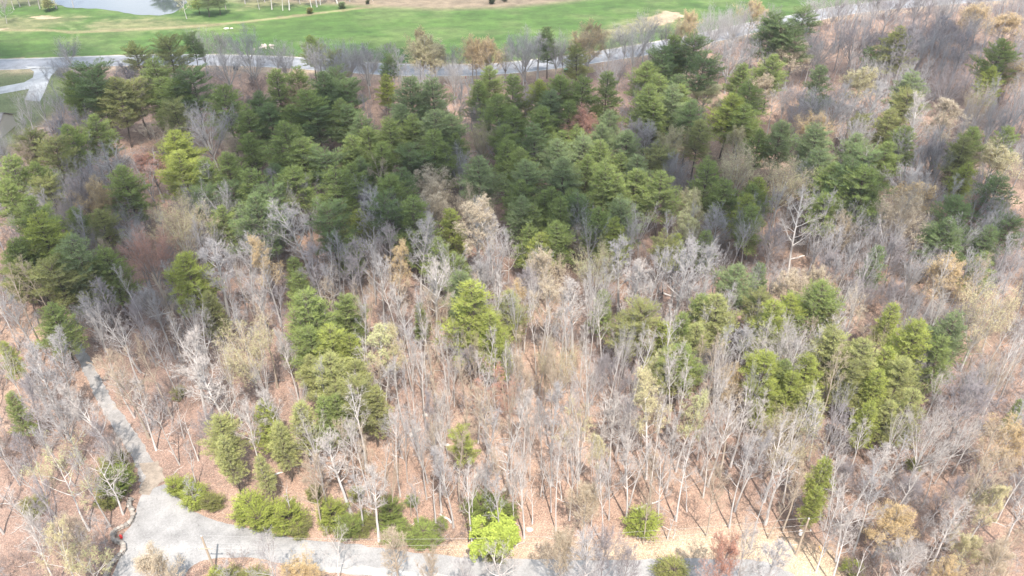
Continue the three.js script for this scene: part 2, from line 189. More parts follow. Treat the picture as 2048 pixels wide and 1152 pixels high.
const bareModels = {
  tall: [bareTree(B0, 31), bareTree({ ...B0, W: 6.4, limbs: 14, base: 0.48, spread: 0.62 }, 32), bareTree({ ...B0, W: 7.2, limbs: 17, crook: 0.4, base: 0.42, spread: 0.7 }, 33), bareTree({ ...B0, W: 8.6, limbs: 14, spread: 0.8, lean: 0.3, lift: 0.1 }, 34)],
  vase: [bareTree(VA, 41), bareTree({ ...VA, spread: 0.5, limbs: 11 }, 42), bareTree({ ...VA, spread: 0.75, limbs: 15, stem: 0.3 }, 43)],
  crook: [bareTree(CR, 51), bareTree({ ...CR, limbs: 7, lean: 0.35 }, 52), bareTree({ ...CR, limbs: 10, W: 9, base: 0.42 }, 53)],
  round: [bareTree(RO, 61), bareTree({ ...RO, W: 8.4, H: 14 }, 62), bareTree({ ...RO, W: 10, crook: 0.5, limbs: 18 }, 63)],
  small: [bareTree({ ...B0, H: 9, W: 5, limbs: 9, branches: 5, twigs: 4.4, fine: 3, R: 0.09, twig: 0.0135 }, 71), bareTree({ ...B0, H: 8, W: 5.6, limbs: 11, branches: 5, twigs: 4, fine: 3, R: 0.1, crook: 0.5, base: 0.3, twig: 0.0135 }, 72)],
  snag: [bareTree({ ...CR, limbs: 5, branches: 2, twigs: 1.2, fine: 0.8, W: 5, H: 12, base: 0.45 }, 81)],
};
const SB = { ...pineBase, H: 3.6, W: 4.8, R: 0.07, base: 0.02, boughs: 110, profile: u => 0.35 + 0.75 * Math.sin(Math.PI * clamp(u * 0.72 + 0.2, 0, 1)), droop: 0.45, needle: 0.17, wide: 0.021, gap: 0.15, shoots: 7, blades: 9, bare: 0.3, missing: 0.18, bend: 0.7, shootLen: 0.8 };
const shrubModels = [needleTree(SB, 91), needleTree({ ...SB, W: 5.4, H: 3.2, boughs: 100 }, 92), needleTree({ ...SB, W: 4.2, H: 4.4, boughs: 120, missing: 0.1 }, 93)];
const limeModel = bareTree({ ...B0, H: 7, W: 5.4, limbs: 14, branches: 6, twigs: 5, fine: 3, R: 0.1, crook: 0.4, base: 0.22, stem: 0.75, twig: 0.011, budSize: 1.9, budCount: 5 }, 95);
const slimModels = [bareTree({ ...B0, H: 17, W: 5, limbs: 10, branches: 4, twigs: 3.4, fine: 2, R: 0.15, base: 0.5, spread: 0.6, twig: 0.0125 }, 111), bareTree({ ...B0, H: 18, W: 5.6, limbs: 10, branches: 4, twigs: 3.4, fine: 2, R: 0.16, base: 0.42, spread: 0.55, lift: 0.14, twig: 0.0125, lean: 0.25 }, 112), bareTree({ ...VA, H: 16, stem: 0.5, limbs: 7, spread: 0.36, branches: 4.4, twigs: 3.4, fine: 2, R: 0.17, twig: 0.0125 }, 113)];
// ---------- every tree: crown form, colour, model, x, z, height, crown width, what it looks like ----------
const treeRows = [
  ['needle', 'dark', 5, -112.8, -206.7, 21.3, 11.8, 'tall dark green open flat-topped pine in front of the round yellow-green pine'],
  ['needle', 'green', 2, -119.3, -206.4, 17.9, 9.4, 'mid-green full-crowned pine left of the round yellow-green pine'],
  ['needle', 'olive', 4, -99.0, -223.2, 21.5, 15.1, 'tall olive-green open flat-topped pine behind and right of the round yellow-green pine'],
  ['needle', 'olive', 5, -111.2, -231.2, 16.4, 8.2, 'olive-green open flat-topped pine behind the round yellow-green pine'],
  ['needle', 'olive', 2, -103.7, -196.6, 19.9, 10.2, 'tall olive-green full-crowned pine before and right of the round yellow-green pine'],
  ['needle', 'olive', 5, -100.1, -200.9, 18.2, 9.2, 'olive-green open flat-topped pine before and right of the round yellow-green pine'],
  ['needle', 'green', 0, -96.7, -207.5, 21.2, 12.4, 'tall mid-green conical pine right of the round yellow-green pine'],
  ['needle', 'dark', 5, -85.3, -200.8, 21.5, 11.5, 'tall dark green open flat-topped pine behind and left of the great grey fan tree'],
  ['needle', 'green', 3, -88.7, -200.8, 18.7, 10.4, 'broad mid-green full-crowned pine behind and left of the great grey fan tree'],
  ['needle', 'dark', 4, -108.0, -198.7, 20.5, 10.9, 'tall dark green open flat-topped pine before and right of the round yellow-green pine'],
  ['needle', 'green', 2, -115.5, -200.9, 16.8, 8.6, 'mid-green full-crowned pine in front of the round yellow-green pine'],
  ['needle', 'green', 7, -94.1, -202.5, 17.6, 9.3, 'mid-green low-branched pine right of the round yellow-green pine'],
  ['needle', 'green', 0, -72.7, -189.5, 21.5, 14.5, 'tall mid-green conical pine behind the great grey fan tree'],
  ['needle', 'olive', 5, -86.5, -188.8, 18.2, 8.2, 'olive-green open flat-topped pine left of the great grey fan tree'],
  ['needle', 'bright', 3, -78.8, -169.2, 18.7, 10.2, 'broad yellow-green full-crowned pine in front of the great grey fan tree'],
  ['needle', 'bright', 3, -76.9, -169.1, 16.6, 8.1, 'yellow-green full-crowned pine in front of the great grey fan tree'],
  ['needle', 'bright', 2, -72.6, -156.0, 19.4, 9.6, 'yellow-green full-crowned pine right of the bright orange tree'],
  ['needle', 'green', 1, -65.5, -183.0, 18.9, 8.5, 'mid-green conical pine right of the great grey fan tree'],
  ['needle', 'green', 3, -63.0, -174.4, 15.8, 6.7, 'mid-green full-crowned pine before and right of the great grey fan tree'],
  ['needle', 'green', 0, -68.2, -157.9, 17.2, 8.2, 'mid-green conical pine in front of the great grey fan tree'],
  ['needle', 'green', 2, -63.3, -157.7, 18.6, 8.2, 'mid-green full-crowned pine right of the bright orange tree'],
  ['needle', 'green', 7, -55.9, -150.6, 18.2, 9.9, 'mid-green low-branched pine behind the lone pyramid pine'],
  ['needle', 'dark', 3, -65.4, -193.1, 17.7, 7.7, 'dark green full-crowned pine behind and right of the great grey fan tree'],
  ['needle', 'green', 7, -62.1, -200.1, 20.8, 11.5, 'tall mid-green low-branched pine behind and right of the great grey fan tree'],
  ['needle', 'green', 1, -57.7, -205.9, 20.0, 11.2, 'tall mid-green conical pine behind and right of the great grey fan tree'],
  ['needle', 'green', 3, -61.5, -239.6, 16.0, 7.8, 'mid-green full-crowned pine right of the black roadside box'],
  ['needle', 'olive', 4, -51.5, -224.7, 16.7, 8.0, 'olive-green open flat-topped pine left of the pale yellow roadside tree'],
  ['needle', 'dark', 2, -49.6, -200.0, 20.9, 10.3, 'tall dark green full-crowned pine behind and right of the great grey fan tree'],
  ['needle', 'dark', 4, -47.2, -209.5, 18.1, 9.5, 'dark green open flat-topped pine before and left of the pale yellow roadside tree'],
  ['needle', 'green', 3, -55.4, -185.3, 17.5, 8.1, 'mid-green full-crowned pine right of the great grey fan tree'],
  ['needle', 'green', 3, -51.6, -187.6, 20.5, 10.4, 'tall mid-green full-crowned pine right of the great grey fan tree'],
  ['needle', 'dark', 3, -60.6, -184.6, 18.2, 9.2, 'dark green full-crowned pine right of the great grey fan tree'],
  ['needle', 'green', 2, -52.6, -166.9, 21.1, 11.1, 'tall mid-green full-crowned pine before and right of the great grey fan tree'],
  ['needle', 'green', 0, -47.6, -163.6, 18.9, 10.5, 'broad mid-green conical pine left of the tan domed tree'],
  ['needle', 'dark', 5, -49.3, -184.4, 17.4, 9.2, 'dark green open flat-topped pine right of the great grey fan tree'],
  ['needle', 'dark', 2, -47.6, -198.7, 17.7, 9.1, 'dark green full-crowned pine before and left of the pale yellow roadside tree'],
  ['needle', 'dark', 3, -41.8, -185.8, 17.7, 8.1, 'dark green full-crowned pine behind and left of the tan domed tree'],
  ['needle', 'dark', 5, -42.0, -162.0, 18.0, 8.9, 'dark green open flat-topped pine left of the tan domed tree'],
  ['needle', 'green', 3, -46.6, -151.7, 18.4, 9.4, 'mid-green full-crowned pine left of the tan domed tree'],
  ['needle', 'green', 1, -38.5, -150.2, 19.6, 9.8, 'tall mid-green conical pine left of the tan domed tree'],
  ['needle', 'green', 1, -38.7, -166.0, 16.4, 7.5, 'mid-green conical pine left of the tan domed tree'],
  ['needle', 'dark', 0, -52.5, -156.4, 16.3, 7.7, 'dark green conical pine before and right of the great grey fan tree'],
  ['needle', 'olive', 4, -105.1, -163.3, 20.3, 9.9, 'tall olive-green open flat-topped pine left of the sprawling white tree'],
  ['needle', 'green', 3, -105.2, -172.3, 18.5, 8.7, 'mid-green full-crowned pine left of the sprawling white tree'],
  ['needle', 'green', 2, -101.8, -179.8, 17.7, 9.0, 'mid-green full-crowned pine behind and left of the sprawling white tree'],
  ['needle', 'green', 7, -108.1, -154.4, 19.8, 10.0, 'tall mid-green low-branched pine before and left of the sprawling white tree'],
  ['needle', 'green', 2, -105.6, -156.6, 17.4, 8.2, 'mid-green full-crowned pine before and left of the sprawling white tree'],
  ['needle', 'olive', 5, -100.8, -151.2, 17.4, 7.5, 'olive-green open flat-topped pine left of the bright orange tree'],
  ['needle', 'green', 2, -83.8, -150.5, 19.4, 9.4, 'mid-green full-crowned pine before and right of the sprawling white tree'],
  ['needle', 'olive', 4, -116.1, -173.8, 16.9, 8.3, 'olive-green open flat-topped pine left of the sprawling white tree'],
  ['needle', 'green', 3, -106.1, -147.1, 18.1, 7.8, 'mid-green full-crowned pine left of the bright orange tree'],
  ['needle', 'dark', 4, -98.3, -241.0, 16.0, 7.8, 'dark green open flat-topped pine before and left of the black roadside box'],
  ['needle', 'dark', 4, -66.3, -148.8, 16.3, 7.4, 'dark green open flat-topped pine right of the bright orange tree'],
  ['needle', 'dark', 5, -51.0, -145.6, 18.1, 8.2, 'dark green open flat-topped pine behind the lone pyramid pine'],
  ['needle', 'dark', 4, -61.1, -150.5, 15.7, 7.5, 'dark green open flat-topped pine before and right of the great grey fan tree'],
  ['needle', 'bright', 2, -35.5, -213.2, 14.7, 5.8, 'yellow-green full-crowned pine before and left of the pale yellow roadside tree'],
  ['needle', 'dark', 4, -35.8, -228.0, 15.5, 7.5, 'dark green open flat-topped pine before and left of the red roadside hydrant'],
  ['needle', 'bluish', 0, -26.0, -195.2, 21.0, 10.7, 'tall blue-green conical pine behind the tan domed tree'],
  ['needle', 'bluish', 1, -20.2, -193.9, 21.5, 11.8, 'tall blue-green conical pine in front of the pale yellow roadside tree'],
  ['needle', 'green', 2, -5.9, -211.2, 16.9, 7.7, 'mid-green full-crowned pine in front of the red roadside hydrant'],
  ['needle', 'dark', 0, 11.2, -244.2, 17.0, 7.1, 'tall thin dark pine rising in front of the far road'],
  ['needle', 'bright', 2, 7.0, -203.2, 16.8, 8.1, 'yellow-green full-crowned pine behind and left of the salmon-red tree'],
  ['needle', 'green', 7, 0.2, -201.6, 18.4, 8.6, 'mid-green low-branched pine behind and left of the salmon-red tree'],
  ['needle', 'green', 0, -8.4, -199.6, 17.3, 7.9, 'mid-green conical pine left of the salmon-red tree'],
  ['needle', 'olive', 1, 19.3, -230.1, 16.8, 7.5, 'olive-green conical pine before and right of the tall thin roadside pine'],
  ['needle', 'green', 3, 36.6, -211.2, 18.9, 9.5, 'mid-green full-crowned pine behind and right of the salmon-red tree'],
  ['needle', 'dark', 4, 41.7, -215.9, 20.9, 10.3, 'tall dark green open flat-topped pine before and left of the large grey roadside fan tree'],
  ['needle', 'green', 7, 47.1, -227.9, 20.1, 9.4, 'tall mid-green low-branched pine left of the large grey roadside fan tree'],
  ['needle', 'green', 3, 12.2, -199.7, 19.2, 9.7, 'mid-green full-crowned pine behind and left of the salmon-red tree'],
  ['needle', 'green', 0, 18.2, -196.5, 19.5, 9.6, 'tall mid-green conical pine behind the salmon-red tree'],
  ['needle', 'green', 7, 24.7, -199.1, 19.4, 10.9, 'broad mid-green low-branched pine behind and right of the salmon-red tree'],
  ['needle', 'green', 7, 38.8, -201.0, 19.1, 9.2, 'mid-green low-branched pine right of the salmon-red tree'],
  ['needle', 'dark', 0, 44.2, -203.0, 18.3, 8.6, 'dark green conical pine right of the salmon-red tree'],
  ['needle', 'bluish', 0, 40.5, -192.2, 19.5, 8.8, 'blue-green conical pine right of the salmon-red tree'],
  ['needle', 'green', 0, 34.6, -190.6, 19.7, 9.4, 'tall mid-green conical pine right of the salmon-red tree'],
  ['needle', 'green', 2, -3.3, -188.8, 19.5, 10.5, 'tall mid-green full-crowned pine left of the salmon-red tree'],
  ['needle', 'green', 2, 0.2, -183.6, 18.2, 9.1, 'mid-green full-crowned pine left of the salmon-red tree'],
  ['needle', 'green', 3, 8.2, -184.4, 18.3, 8.6, 'second mid-green full-crowned pine behind and right of the tan domed tree'],
  ['needle', 'bluish', 0, 10.3, -194.6, 17.1, 9.0, 'blue-green conical pine behind and left of the salmon-red tree'],
  ['needle', 'green', 7, 14.0, -189.2, 16.6, 7.6, 'mid-green low-branched pine left of the salmon-red tree'],
  ['needle', 'bluish', 1, 24.3, -184.5, 16.4, 8.1, 'blue-green conical pine before and right of the salmon-red tree'],
  ['needle', 'green', 7, 36.0, -186.3, 17.0, 8.7, 'mid-green low-branched pine behind and left of the bushy dark hillside pine'],
  ['needle', 'dark', 5, -43.7, -201.6, 17.4, 9.2, 'dark green open flat-topped pine behind and left of the tan domed tree'],
  ['needle', 'green', 2, -43.1, -188.0, 17.9, 8.1, 'second mid-green full-crowned pine behind and left of the tan domed tree'],
  ['needle', 'dark', 1, -37.5, -181.6, 16.9, 8.5, 'dark green conical pine behind and left of the tan domed tree'],
  ['needle', 'green', 2, -34.5, -172.9, 17.4, 8.8, 'mid-green full-crowned pine behind the big white-limbed tree'],
  ['needle', 'bluish', 2, -27.4, -184.9, 17.6, 8.6, 'blue-green full-crowned pine behind the tan domed tree'],
  ['needle', 'green', 0, -29.3, -176.7, 17.8, 7.8, 'mid-green conical pine behind and left of the tan domed tree'],
  ['needle', 'green', 0, -24.0, -180.1, 16.7, 8.5, 'mid-green conical pine behind the tan domed tree'],
  ['needle', 'bluish', 0, -18.2, -177.9, 19.4, 10.0, 'broad blue-green conical pine behind the tan domed tree'],
  ['needle', 'bluish', 3, -15.0, -178.2, 18.4, 8.9, 'blue-green full-crowned pine left of the salmon-red tree'],
  ['needle', 'green', 7, -18.1, -166.4, 20.1, 9.5, 'tall mid-green low-branched pine behind the tan domed tree'],
  ['needle', 'green', 2, -12.9, -173.8, 15.6, 6.1, 'nearest mid-green full-crowned pine behind and right of the tan domed tree'],
  ['needle', 'green', 7, -37.5, -166.9, 18.0, 7.9, 'mid-green low-branched pine left of the tan domed tree'],
  ['needle', 'green', 3, -30.5, -166.4, 16.6, 8.0, 'nearest mid-green full-crowned pine behind and left of the tan domed tree'],
  ['needle', 'dark', 4, -23.7, -165.3, 16.3, 7.5, 'dark green open flat-topped pine behind the big white-limbed tree'],
  ['needle', 'green', 2, -1.1, -175.6, 16.6, 7.8, 'mid-green full-crowned pine before and left of the salmon-red tree'],
  ['needle', 'green', 1, -1.8, -166.2, 18.1, 8.0, 'nearest mid-green conical pine right of the tan domed tree'],
  ['needle', 'dark', 1, 5.7, -171.1, 19.1, 8.7, 'dark green conical pine before and left of the salmon-red tree'],
  ['needle', 'green', 2, 11.6, -174.8, 16.1, 7.8, 'second mid-green full-crowned pine right of the tan domed tree'],
  ['needle', 'green', 1, 15.2, -175.2, 16.7, 8.3, 'mid-green conical pine in front of the salmon-red tree'],
  ['needle', 'bluish', 3, 10.3, -166.1, 17.7, 9.0, 'blue-green full-crowned pine in front of the salmon-red tree'],
  ['needle', 'bluish', 1, 16.3, -167.7, 17.8, 9.1, 'blue-green conical pine in front of the salmon-red tree'],
  ['needle', 'bluish', 2, 21.4, -175.9, 16.9, 7.8, 'second blue-green full-crowned pine behind the pale lime domed tree'],
  ['needle', 'green', 2, 20.5, -166.3, 18.0, 8.5, 'nearest mid-green full-crowned pine in front of the salmon-red tree'],
  ['needle', 'bluish', 3, 27.1, -172.3, 16.8, 8.2, 'blue-green full-crowned pine before and right of the salmon-red tree'],
  ['needle', 'green', 2, 24.7, -163.7, 15.9, 7.9, 'second mid-green full-crowned pine behind the pale lime domed tree'],
  ['needle', 'bluish', 2, 27.9, -159.3, 17.3, 8.3, 'blue-green full-crowned pine left of the bushy dark hillside pine'],
  ['needle', 'olive', 4, 35.0, -166.0, 16.8, 8.0, 'olive-green open flat-topped pine before and right of the salmon-red tree'],
  ['needle', 'bluish', 2, -6.9, -154.8, 19.2, 9.6, 'blue-green full-crowned pine right of the tan domed tree'],
  ['needle', 'green', 2, 16.1, -159.3, 17.3, 7.2, 'second mid-green full-crowned pine in front of the salmon-red tree'],
  ['needle', 'green', 1, 19.5, -152.1, 19.4, 9.4, 'second mid-green conical pine behind the pale lime domed tree'],
  ['needle', 'bluish', 2, 10.9, -155.4, 18.5, 9.1, 'nearest blue-green full-crowned pine behind the pale lime domed tree'],
  ['needle', 'green', 2, 2.1, -162.6, 17.3, 7.9, 'nearest mid-green full-crowned pine right of the tan domed tree'],
  ['needle', 'bluish', 3, 2.7, -153.5, 18.2, 8.5, 'blue-green full-crowned pine behind and left of the pale lime domed tree'],
  ['needle', 'green', 2, 26.9, -154.0, 16.7, 8.6, 'mid-green full-crowned pine left of the bushy dark hillside pine'],
  ['needle', 'green', 2, 32.4, -150.5, 18.6, 8.4, 'mid-green full-crowned pine behind and right of the pale lime domed tree'],
  ['needle', 'green', 1, 22.4, -150.9, 17.2, 7.5, 'nearest mid-green conical pine behind the pale lime domed tree'],
  ['needle', 'dark', 1, -23.3, -152.3, 18.1, 8.0, 'dark green conical pine before and left of the tan domed tree'],
  ['needle', 'green', 3, -25.7, -145.5, 19.3, 9.1, 'mid-green full-crowned pine before and left of the tan domed tree'],
  ['needle', 'green', 2, -35.6, -156.7, 16.5, 7.7, 'mid-green full-crowned pine behind and right of the lone pyramid pine'],
  ['needle', 'green', 2, 2.0, -148.9, 16.2, 7.4, 'mid-green full-crowned pine behind and left of the pale lime domed tree'],
  ['needle', 'green', 2, 7.7, -145.9, 15.5, 7.3, 'mid-green full-crowned pine behind and right of the big white-limbed tree'],
  ['needle', 'green', 0, 12.4, -146.4, 15.6, 6.4, 'second mid-green conical pine right of the tan domed tree'],
  ['needle', 'dark', 1, -34.4, -162.8, 15.4, 7.4, 'dark green conical pine left of the tan domed tree'],
  ['needle', 'dark', 5, -20.8, -163.4, 16.0, 7.9, 'dark green open flat-topped pine before and left of the salmon-red tree'],
  ['needle', 'green', 2, -16.1, -167.8, 15.9, 7.5, 'mid-green full-crowned pine behind the tan domed tree'],
  ['needle', 'dark', 0, 79.3, -241.7, 21.5, 13.3, 'darkest round pine at the far road where it climbs right'],
  ['needle', 'dark', 4, 83.7, -238.8, 21.4, 11.8, 'tall dark green open flat-topped pine before and right of the darkest roadside pine'],
  ['needle', 'dark', 5, 95.9, -261.6, 17.2, 9.1, 'dark green open flat-topped pine behind and right of the darkest roadside pine'],
  ['needle', 'dark', 4, 84.9, -233.8, 18.5, 10.3, 'broad dark green open flat-topped pine before and right of the darkest roadside pine'],
  ['needle', 'dark', 4, 51.8, -228.7, 20.3, 11.4, 'tall dark green open flat-topped pine left of the large grey roadside fan tree'],
  ['needle', 'dark', 4, 49.0, -227.3, 17.8, 9.4, 'dark green open flat-topped pine left of the large grey roadside fan tree'],
  ['needle', 'dark', 4, 52.5, -214.3, 21.1, 11.5, 'tall dark green open flat-topped pine before and left of the darkest roadside pine'],
  ['needle', 'green', 7, 44.1, -200.1, 16.6, 8.6, 'mid-green low-branched pine before and left of the large grey roadside fan tree'],
  ['needle', 'olive', 1, 114.9, -234.0, 21.5, 11.6, 'tall olive-green conical pine right of the darkest roadside pine'],
  ['needle', 'dark', 4, 108.5, -234.6, 14.6, 5.6, 'dark green open flat-topped pine right of the darkest roadside pine'],
  ['needle', 'dark', 2, 114.7, -239.7, 13.8, 5.7, 'small dark green full-crowned pine right of the darkest roadside pine'],
  ['needle', 'green', 0, 65.0, -216.5, 16.4, 7.8, 'mid-green conical pine in front of the large grey roadside fan tree'],
  ['needle', 'green', 2, 73.8, -218.3, 18.1, 9.1, 'mid-green full-crowned pine before and right of the large grey roadside fan tree'],
  ['needle', 'bluish', 7, 85.4, -211.8, 17.2, 8.3, 'blue-green low-branched pine in front of the darkest roadside pine'],
  ['needle', 'bluish', 1, 107.7, -205.0, 18.4, 9.9, 'blue-green conical pine before and right of the darkest roadside pine'],
  ['needle', 'green', 3, 138.2, -221.8, 21.3, 10.5, 'tall mid-green full-crowned pine before and left of the golden-topped corner tree'],
  ['needle', 'bright', 2, 131.9, -210.7, 17.1, 7.0, 'yellow-green full-crowned pine before and left of the golden-topped corner tree'],
  ['needle', 'olive', 4, 102.4, -195.7, 17.6, 8.4, 'olive-green open flat-topped pine behind the broad orange hillside tree'],
  ['needle', 'green', 1, 59.5, -192.8, 21.5, 12.3, 'tall mid-green conical pine in front of the large grey roadside fan tree'],
  ['needle', 'bright', 2, 54.4, -187.2, 18.9, 10.4, 'broad yellow-green full-crowned pine behind and left of the bushy dark hillside pine'],
  ['needle', 'green', 3, 57.7, -184.2, 17.5, 9.2, 'mid-green full-crowned pine behind and left of the bushy dark hillside pine'],
  ['needle', 'olive', 0, 93.4, -182.4, 17.4, 8.6, 'olive-green conical pine behind the broad orange hillside tree'],
  ['needle', 'green', 0, 94.9, -176.0, 16.4, 7.8, 'mid-green conical pine behind the broad orange hillside tree'],
  ['needle', 'green', 3, 109.7, -173.8, 16.9, 7.2, 'mid-green full-crowned pine behind and right of the broad orange hillside tree'],
  ['needle', 'olive', 0, 105.8, -169.4, 16.5, 8.1, 'olive-green conical pine behind and right of the broad orange hillside tree'],
  ['needle', 'bright', 1, 104.7, -162.6, 14.3, 6.4, 'yellow-green conical pine behind and right of the broad orange hillside tree'],
  ['needle', 'green', 3, 118.3, -174.6, 16.6, 6.6, 'mid-green full-crowned pine right of the bushy dark hillside pine'],
  ['needle', 'bluish', 2, 64.0, -174.9, 18.2, 8.8, 'blue-green full-crowned pine behind the bushy dark hillside pine'],
  ['needle', 'bluish', 0, 71.6, -170.3, 19.5, 10.8, 'broad blue-green conical pine behind the bushy dark hillside pine'],
  ['needle', 'bluish', 1, 69.2, -160.0, 19.4, 9.8, 'blue-green conical pine behind the bushy dark hillside pine'],
  ['needle', 'dark', 5, 81.0, -164.4, 17.7, 9.5, 'dark green open flat-topped pine behind and left of the broad orange hillside tree'],
  ['needle', 'green', 2, 86.5, -166.1, 17.2, 8.0, 'mid-green full-crowned pine behind the broad orange hillside tree'],
  ['needle', 'dark', 0, 71.5, -149.7, 21.5, 11.7, 'bushy dark green pine, largest on the right hillside'],
  ['needle', 'green', 3, 73.7, -145.9, 21.5, 12.0, 'tall mid-green full-crowned pine before and right of the bushy dark hillside pine'],
  ['needle', 'green', 2, 68.8, -153.8, 18.9, 9.0, 'mid-green full-crowned pine left of the broad orange hillside tree'],
  ['needle', 'olive', 3, 45.0, -176.5, 17.0, 8.4, 'olive-green full-crowned pine right of the salmon-red tree'],
  ['needle', 'green', 2, 58.9, -174.1, 15.9, 7.2, 'mid-green full-crowned pine behind and left of the broad orange hillside tree'],
  ['needle', 'olive', 5, 89.7, -189.6, 14.1, 5.9, 'olive-green open flat-topped pine behind and right of the bushy dark hillside pine'],
  ['needle', 'green', 1, 42.3, -154.2, 19.1, 9.0, 'mid-green conical pine left of the bushy dark hillside pine'],
  ['needle', 'green', 0, 45.5, -149.8, 16.6, 7.4, 'mid-green conical pine behind and right of the pale lime domed tree'],
  ['needle', 'bright', 2, 53.8, -152.6, 16.7, 7.0, 'yellow-green full-crowned pine left of the bushy dark hillside pine'],
  ['needle', 'green', 2, 51.2, -149.1, 16.1, 7.4, 'mid-green full-crowned pine behind and left of the flat orange-crowned tree'],
  ['needle', 'dark', 1, 103.8, -149.1, 18.6, 9.8, 'dark green conical pine right of the broad orange hillside tree'],
  ['needle', 'bluish', 3, 80.5, -169.7, 18.0, 8.1, 'blue-green full-crowned pine behind and left of the broad orange hillside tree'],
  ['needle', 'dark', 3, 43.8, -182.8, 19.0, 8.5, 'dark green full-crowned pine right of the salmon-red tree'],
  ['needle', 'green', 2, -95.2, -136.7, 19.6, 9.2, 'tall mid-green full-crowned pine before and left of the bright orange tree'],
  ['needle', 'bright', 0, -91.7, -130.5, 19.1, 8.9, 'yellow-green conical pine behind and left of the big blue-green pine'],
  ['needle', 'green', 1, -95.3, -126.4, 16.3, 6.6, 'mid-green conical pine left of the big blue-green pine'],
  ['needle', 'bluish', 7, -80.3, -122.7, 20.6, 10.2, 'big blue-green pine, broadest on the left side'],
  ['needle', 'green', 1, -76.5, -122.8, 16.7, 8.2, 'mid-green conical pine right of the big blue-green pine'],
  ['needle', 'olive', 4, -83.5, -118.1, 17.7, 8.4, 'olive-green open flat-topped pine before and left of the big blue-green pine'],
  ['needle', 'olive', 5, -80.8, -119.7, 15.0, 6.4, 'olive-green open flat-topped pine in front of the big blue-green pine'],
  ['needle', 'olive', 3, -85.4, -140.3, 14.6, 6.7, 'olive-green full-crowned pine in front of the bright orange tree'],
  ['needle', 'green', 2, -92.1, -142.4, 14.2, 6.3, 'mid-green full-crowned pine before and left of the bright orange tree'],
  ['needle', 'green', 2, -96.4, -126.6, 15.1, 6.6, 'mid-green full-crowned pine left of the big blue-green pine'],
  ['needle', 'green', 0, -79.7, -107.7, 15.7, 7.2, 'mid-green conical pine left of the white crooked oak'],
  ['needle', 'bright', 2, -58.3, -117.1, 19.5, 9.5, 'lone bright green pyramid-shaped pine among leafless trees on the left'],
  ['needle', 'olive', 6, -54.5, -113.6, 14.2, 4.6, 'olive-green slender pine before and right of the lone pyramid pine'],
  ['needle', 'green', 6, -42.6, -126.7, 13.1, 4.5, 'small mid-green slender pine behind and right of the lone pyramid pine'],
  ['needle', 'green', 7, -34.4, -104.9, 20.3, 9.6, 'tall mid-green low-branched pine behind and right of the dense olive fan tree'],
  ['needle', 'green', 0, -29.1, -109.3, 15.9, 6.0, 'mid-green conical pine left of the big white-limbed tree'],
  ['needle', 'green', 3, -33.9, -101.2, 16.4, 6.5, 'mid-green full-crowned pine right of the dense olive fan tree'],
  ['needle', 'bright', 1, -30.0, -100.3, 16.8, 8.0, 'yellow-green conical pine right of the dense olive fan tree'],
  ['needle', 'pale', 3, -28.8, -94.4, 16.2, 7.7, 'pale green full-crowned pine right of the dense olive fan tree'],
  ['needle', 'pale', 2, -33.2, -96.9, 13.6, 5.3, 'small pale green full-crowned pine right of the dense olive fan tree'],
  ['needle', 'green', 2, -59.6, -140.3, 15.5, 7.1, 'mid-green full-crowned pine behind the lone pyramid pine'],
  ['needle', 'olive', 6, -33.7, -134.5, 13.4, 5.1, 'small olive-green slender pine before and left of the tan domed tree'],
  ['needle', 'bright', 6, -86.1, -102.0, 12.0, 3.1, 'small yellow-green slender pine in front of the big blue-green pine'],
  ['needle', 'dark', 5, -36.1, -135.3, 19.6, 9.1, 'tall dark green open flat-topped pine before and left of the tan domed tree'],
  ['needle', 'dark', 2, -50.0, -135.9, 21.2, 10.5, 'tall dark green full-crowned pine behind and right of the lone pyramid pine'],
  ['needle', 'green', 3, -94.7, -128.4, 15.6, 6.7, 'mid-green full-crowned pine in front of the bright orange tree'],
  ['needle', 'olive', 5, -92.5, -120.0, 15.2, 6.0, 'olive-green open flat-topped pine left of the big blue-green pine'],
  ['needle', 'green', 2, -83.6, -122.2, 17.6, 7.7, 'mid-green full-crowned pine behind and left of the white crooked oak'],
  ['needle', 'olive', 4, -78.4, -120.5, 14.5, 6.5, 'olive-green open flat-topped pine before and right of the big blue-green pine'],
  ['needle', 'green', 6, -39.6, -119.3, 13.8, 4.7, 'small mid-green slender pine behind the dense olive fan tree'],
  ['needle', 'green', 7, -33.1, -107.4, 17.0, 7.0, 'mid-green low-branched pine behind and right of the dense olive fan tree'],
  ['needle', 'dark', 4, -24.1, -138.2, 19.5, 9.3, 'dark green open flat-topped pine in front of the tan domed tree'],
  ['needle', 'green', 7, -19.8, -136.5, 19.3, 9.2, 'mid-green low-branched pine behind the big white-limbed tree'],
  ['needle', 'bright', 2, -31.4, -140.3, 15.0, 6.2, 'yellow-green full-crowned pine before and left of the tan domed tree'],
  ['needle', 'bright', 7, -12.2, -141.2, 14.5, 6.2, 'yellow-green low-branched pine in front of the tan domed tree'],
  ['needle', 'green', 1, -14.3, -128.2, 16.3, 6.7, 'mid-green conical pine behind the big white-limbed tree'],
  ['needle', 'green', 2, -11.4, -127.1, 13.9, 5.4, 'small mid-green full-crowned pine behind the big white-limbed tree'],
  ['needle', 'bluish', 0, -8.8, -117.0, 15.9, 6.3, 'blue-green conical pine right of the big white-limbed tree'],
  ['needle', 'bright', 7, -6.5, -108.0, 20.2, 9.4, 'tallest bright green pine in the middle of the wood'],
  ['needle', 'bright', 2, -3.9, -103.7, 16.6, 7.8, 'yellow-green full-crowned pine before and right of the bright central pine'],
  ['needle', 'pale', 2, -0.2, -111.1, 15.7, 6.9, 'pale green full-crowned pine right of the bright central pine'],
  ['needle', 'bluish', 2, 1.9, -142.1, 17.2, 7.2, 'blue-green full-crowned pine before and right of the tan domed tree'],
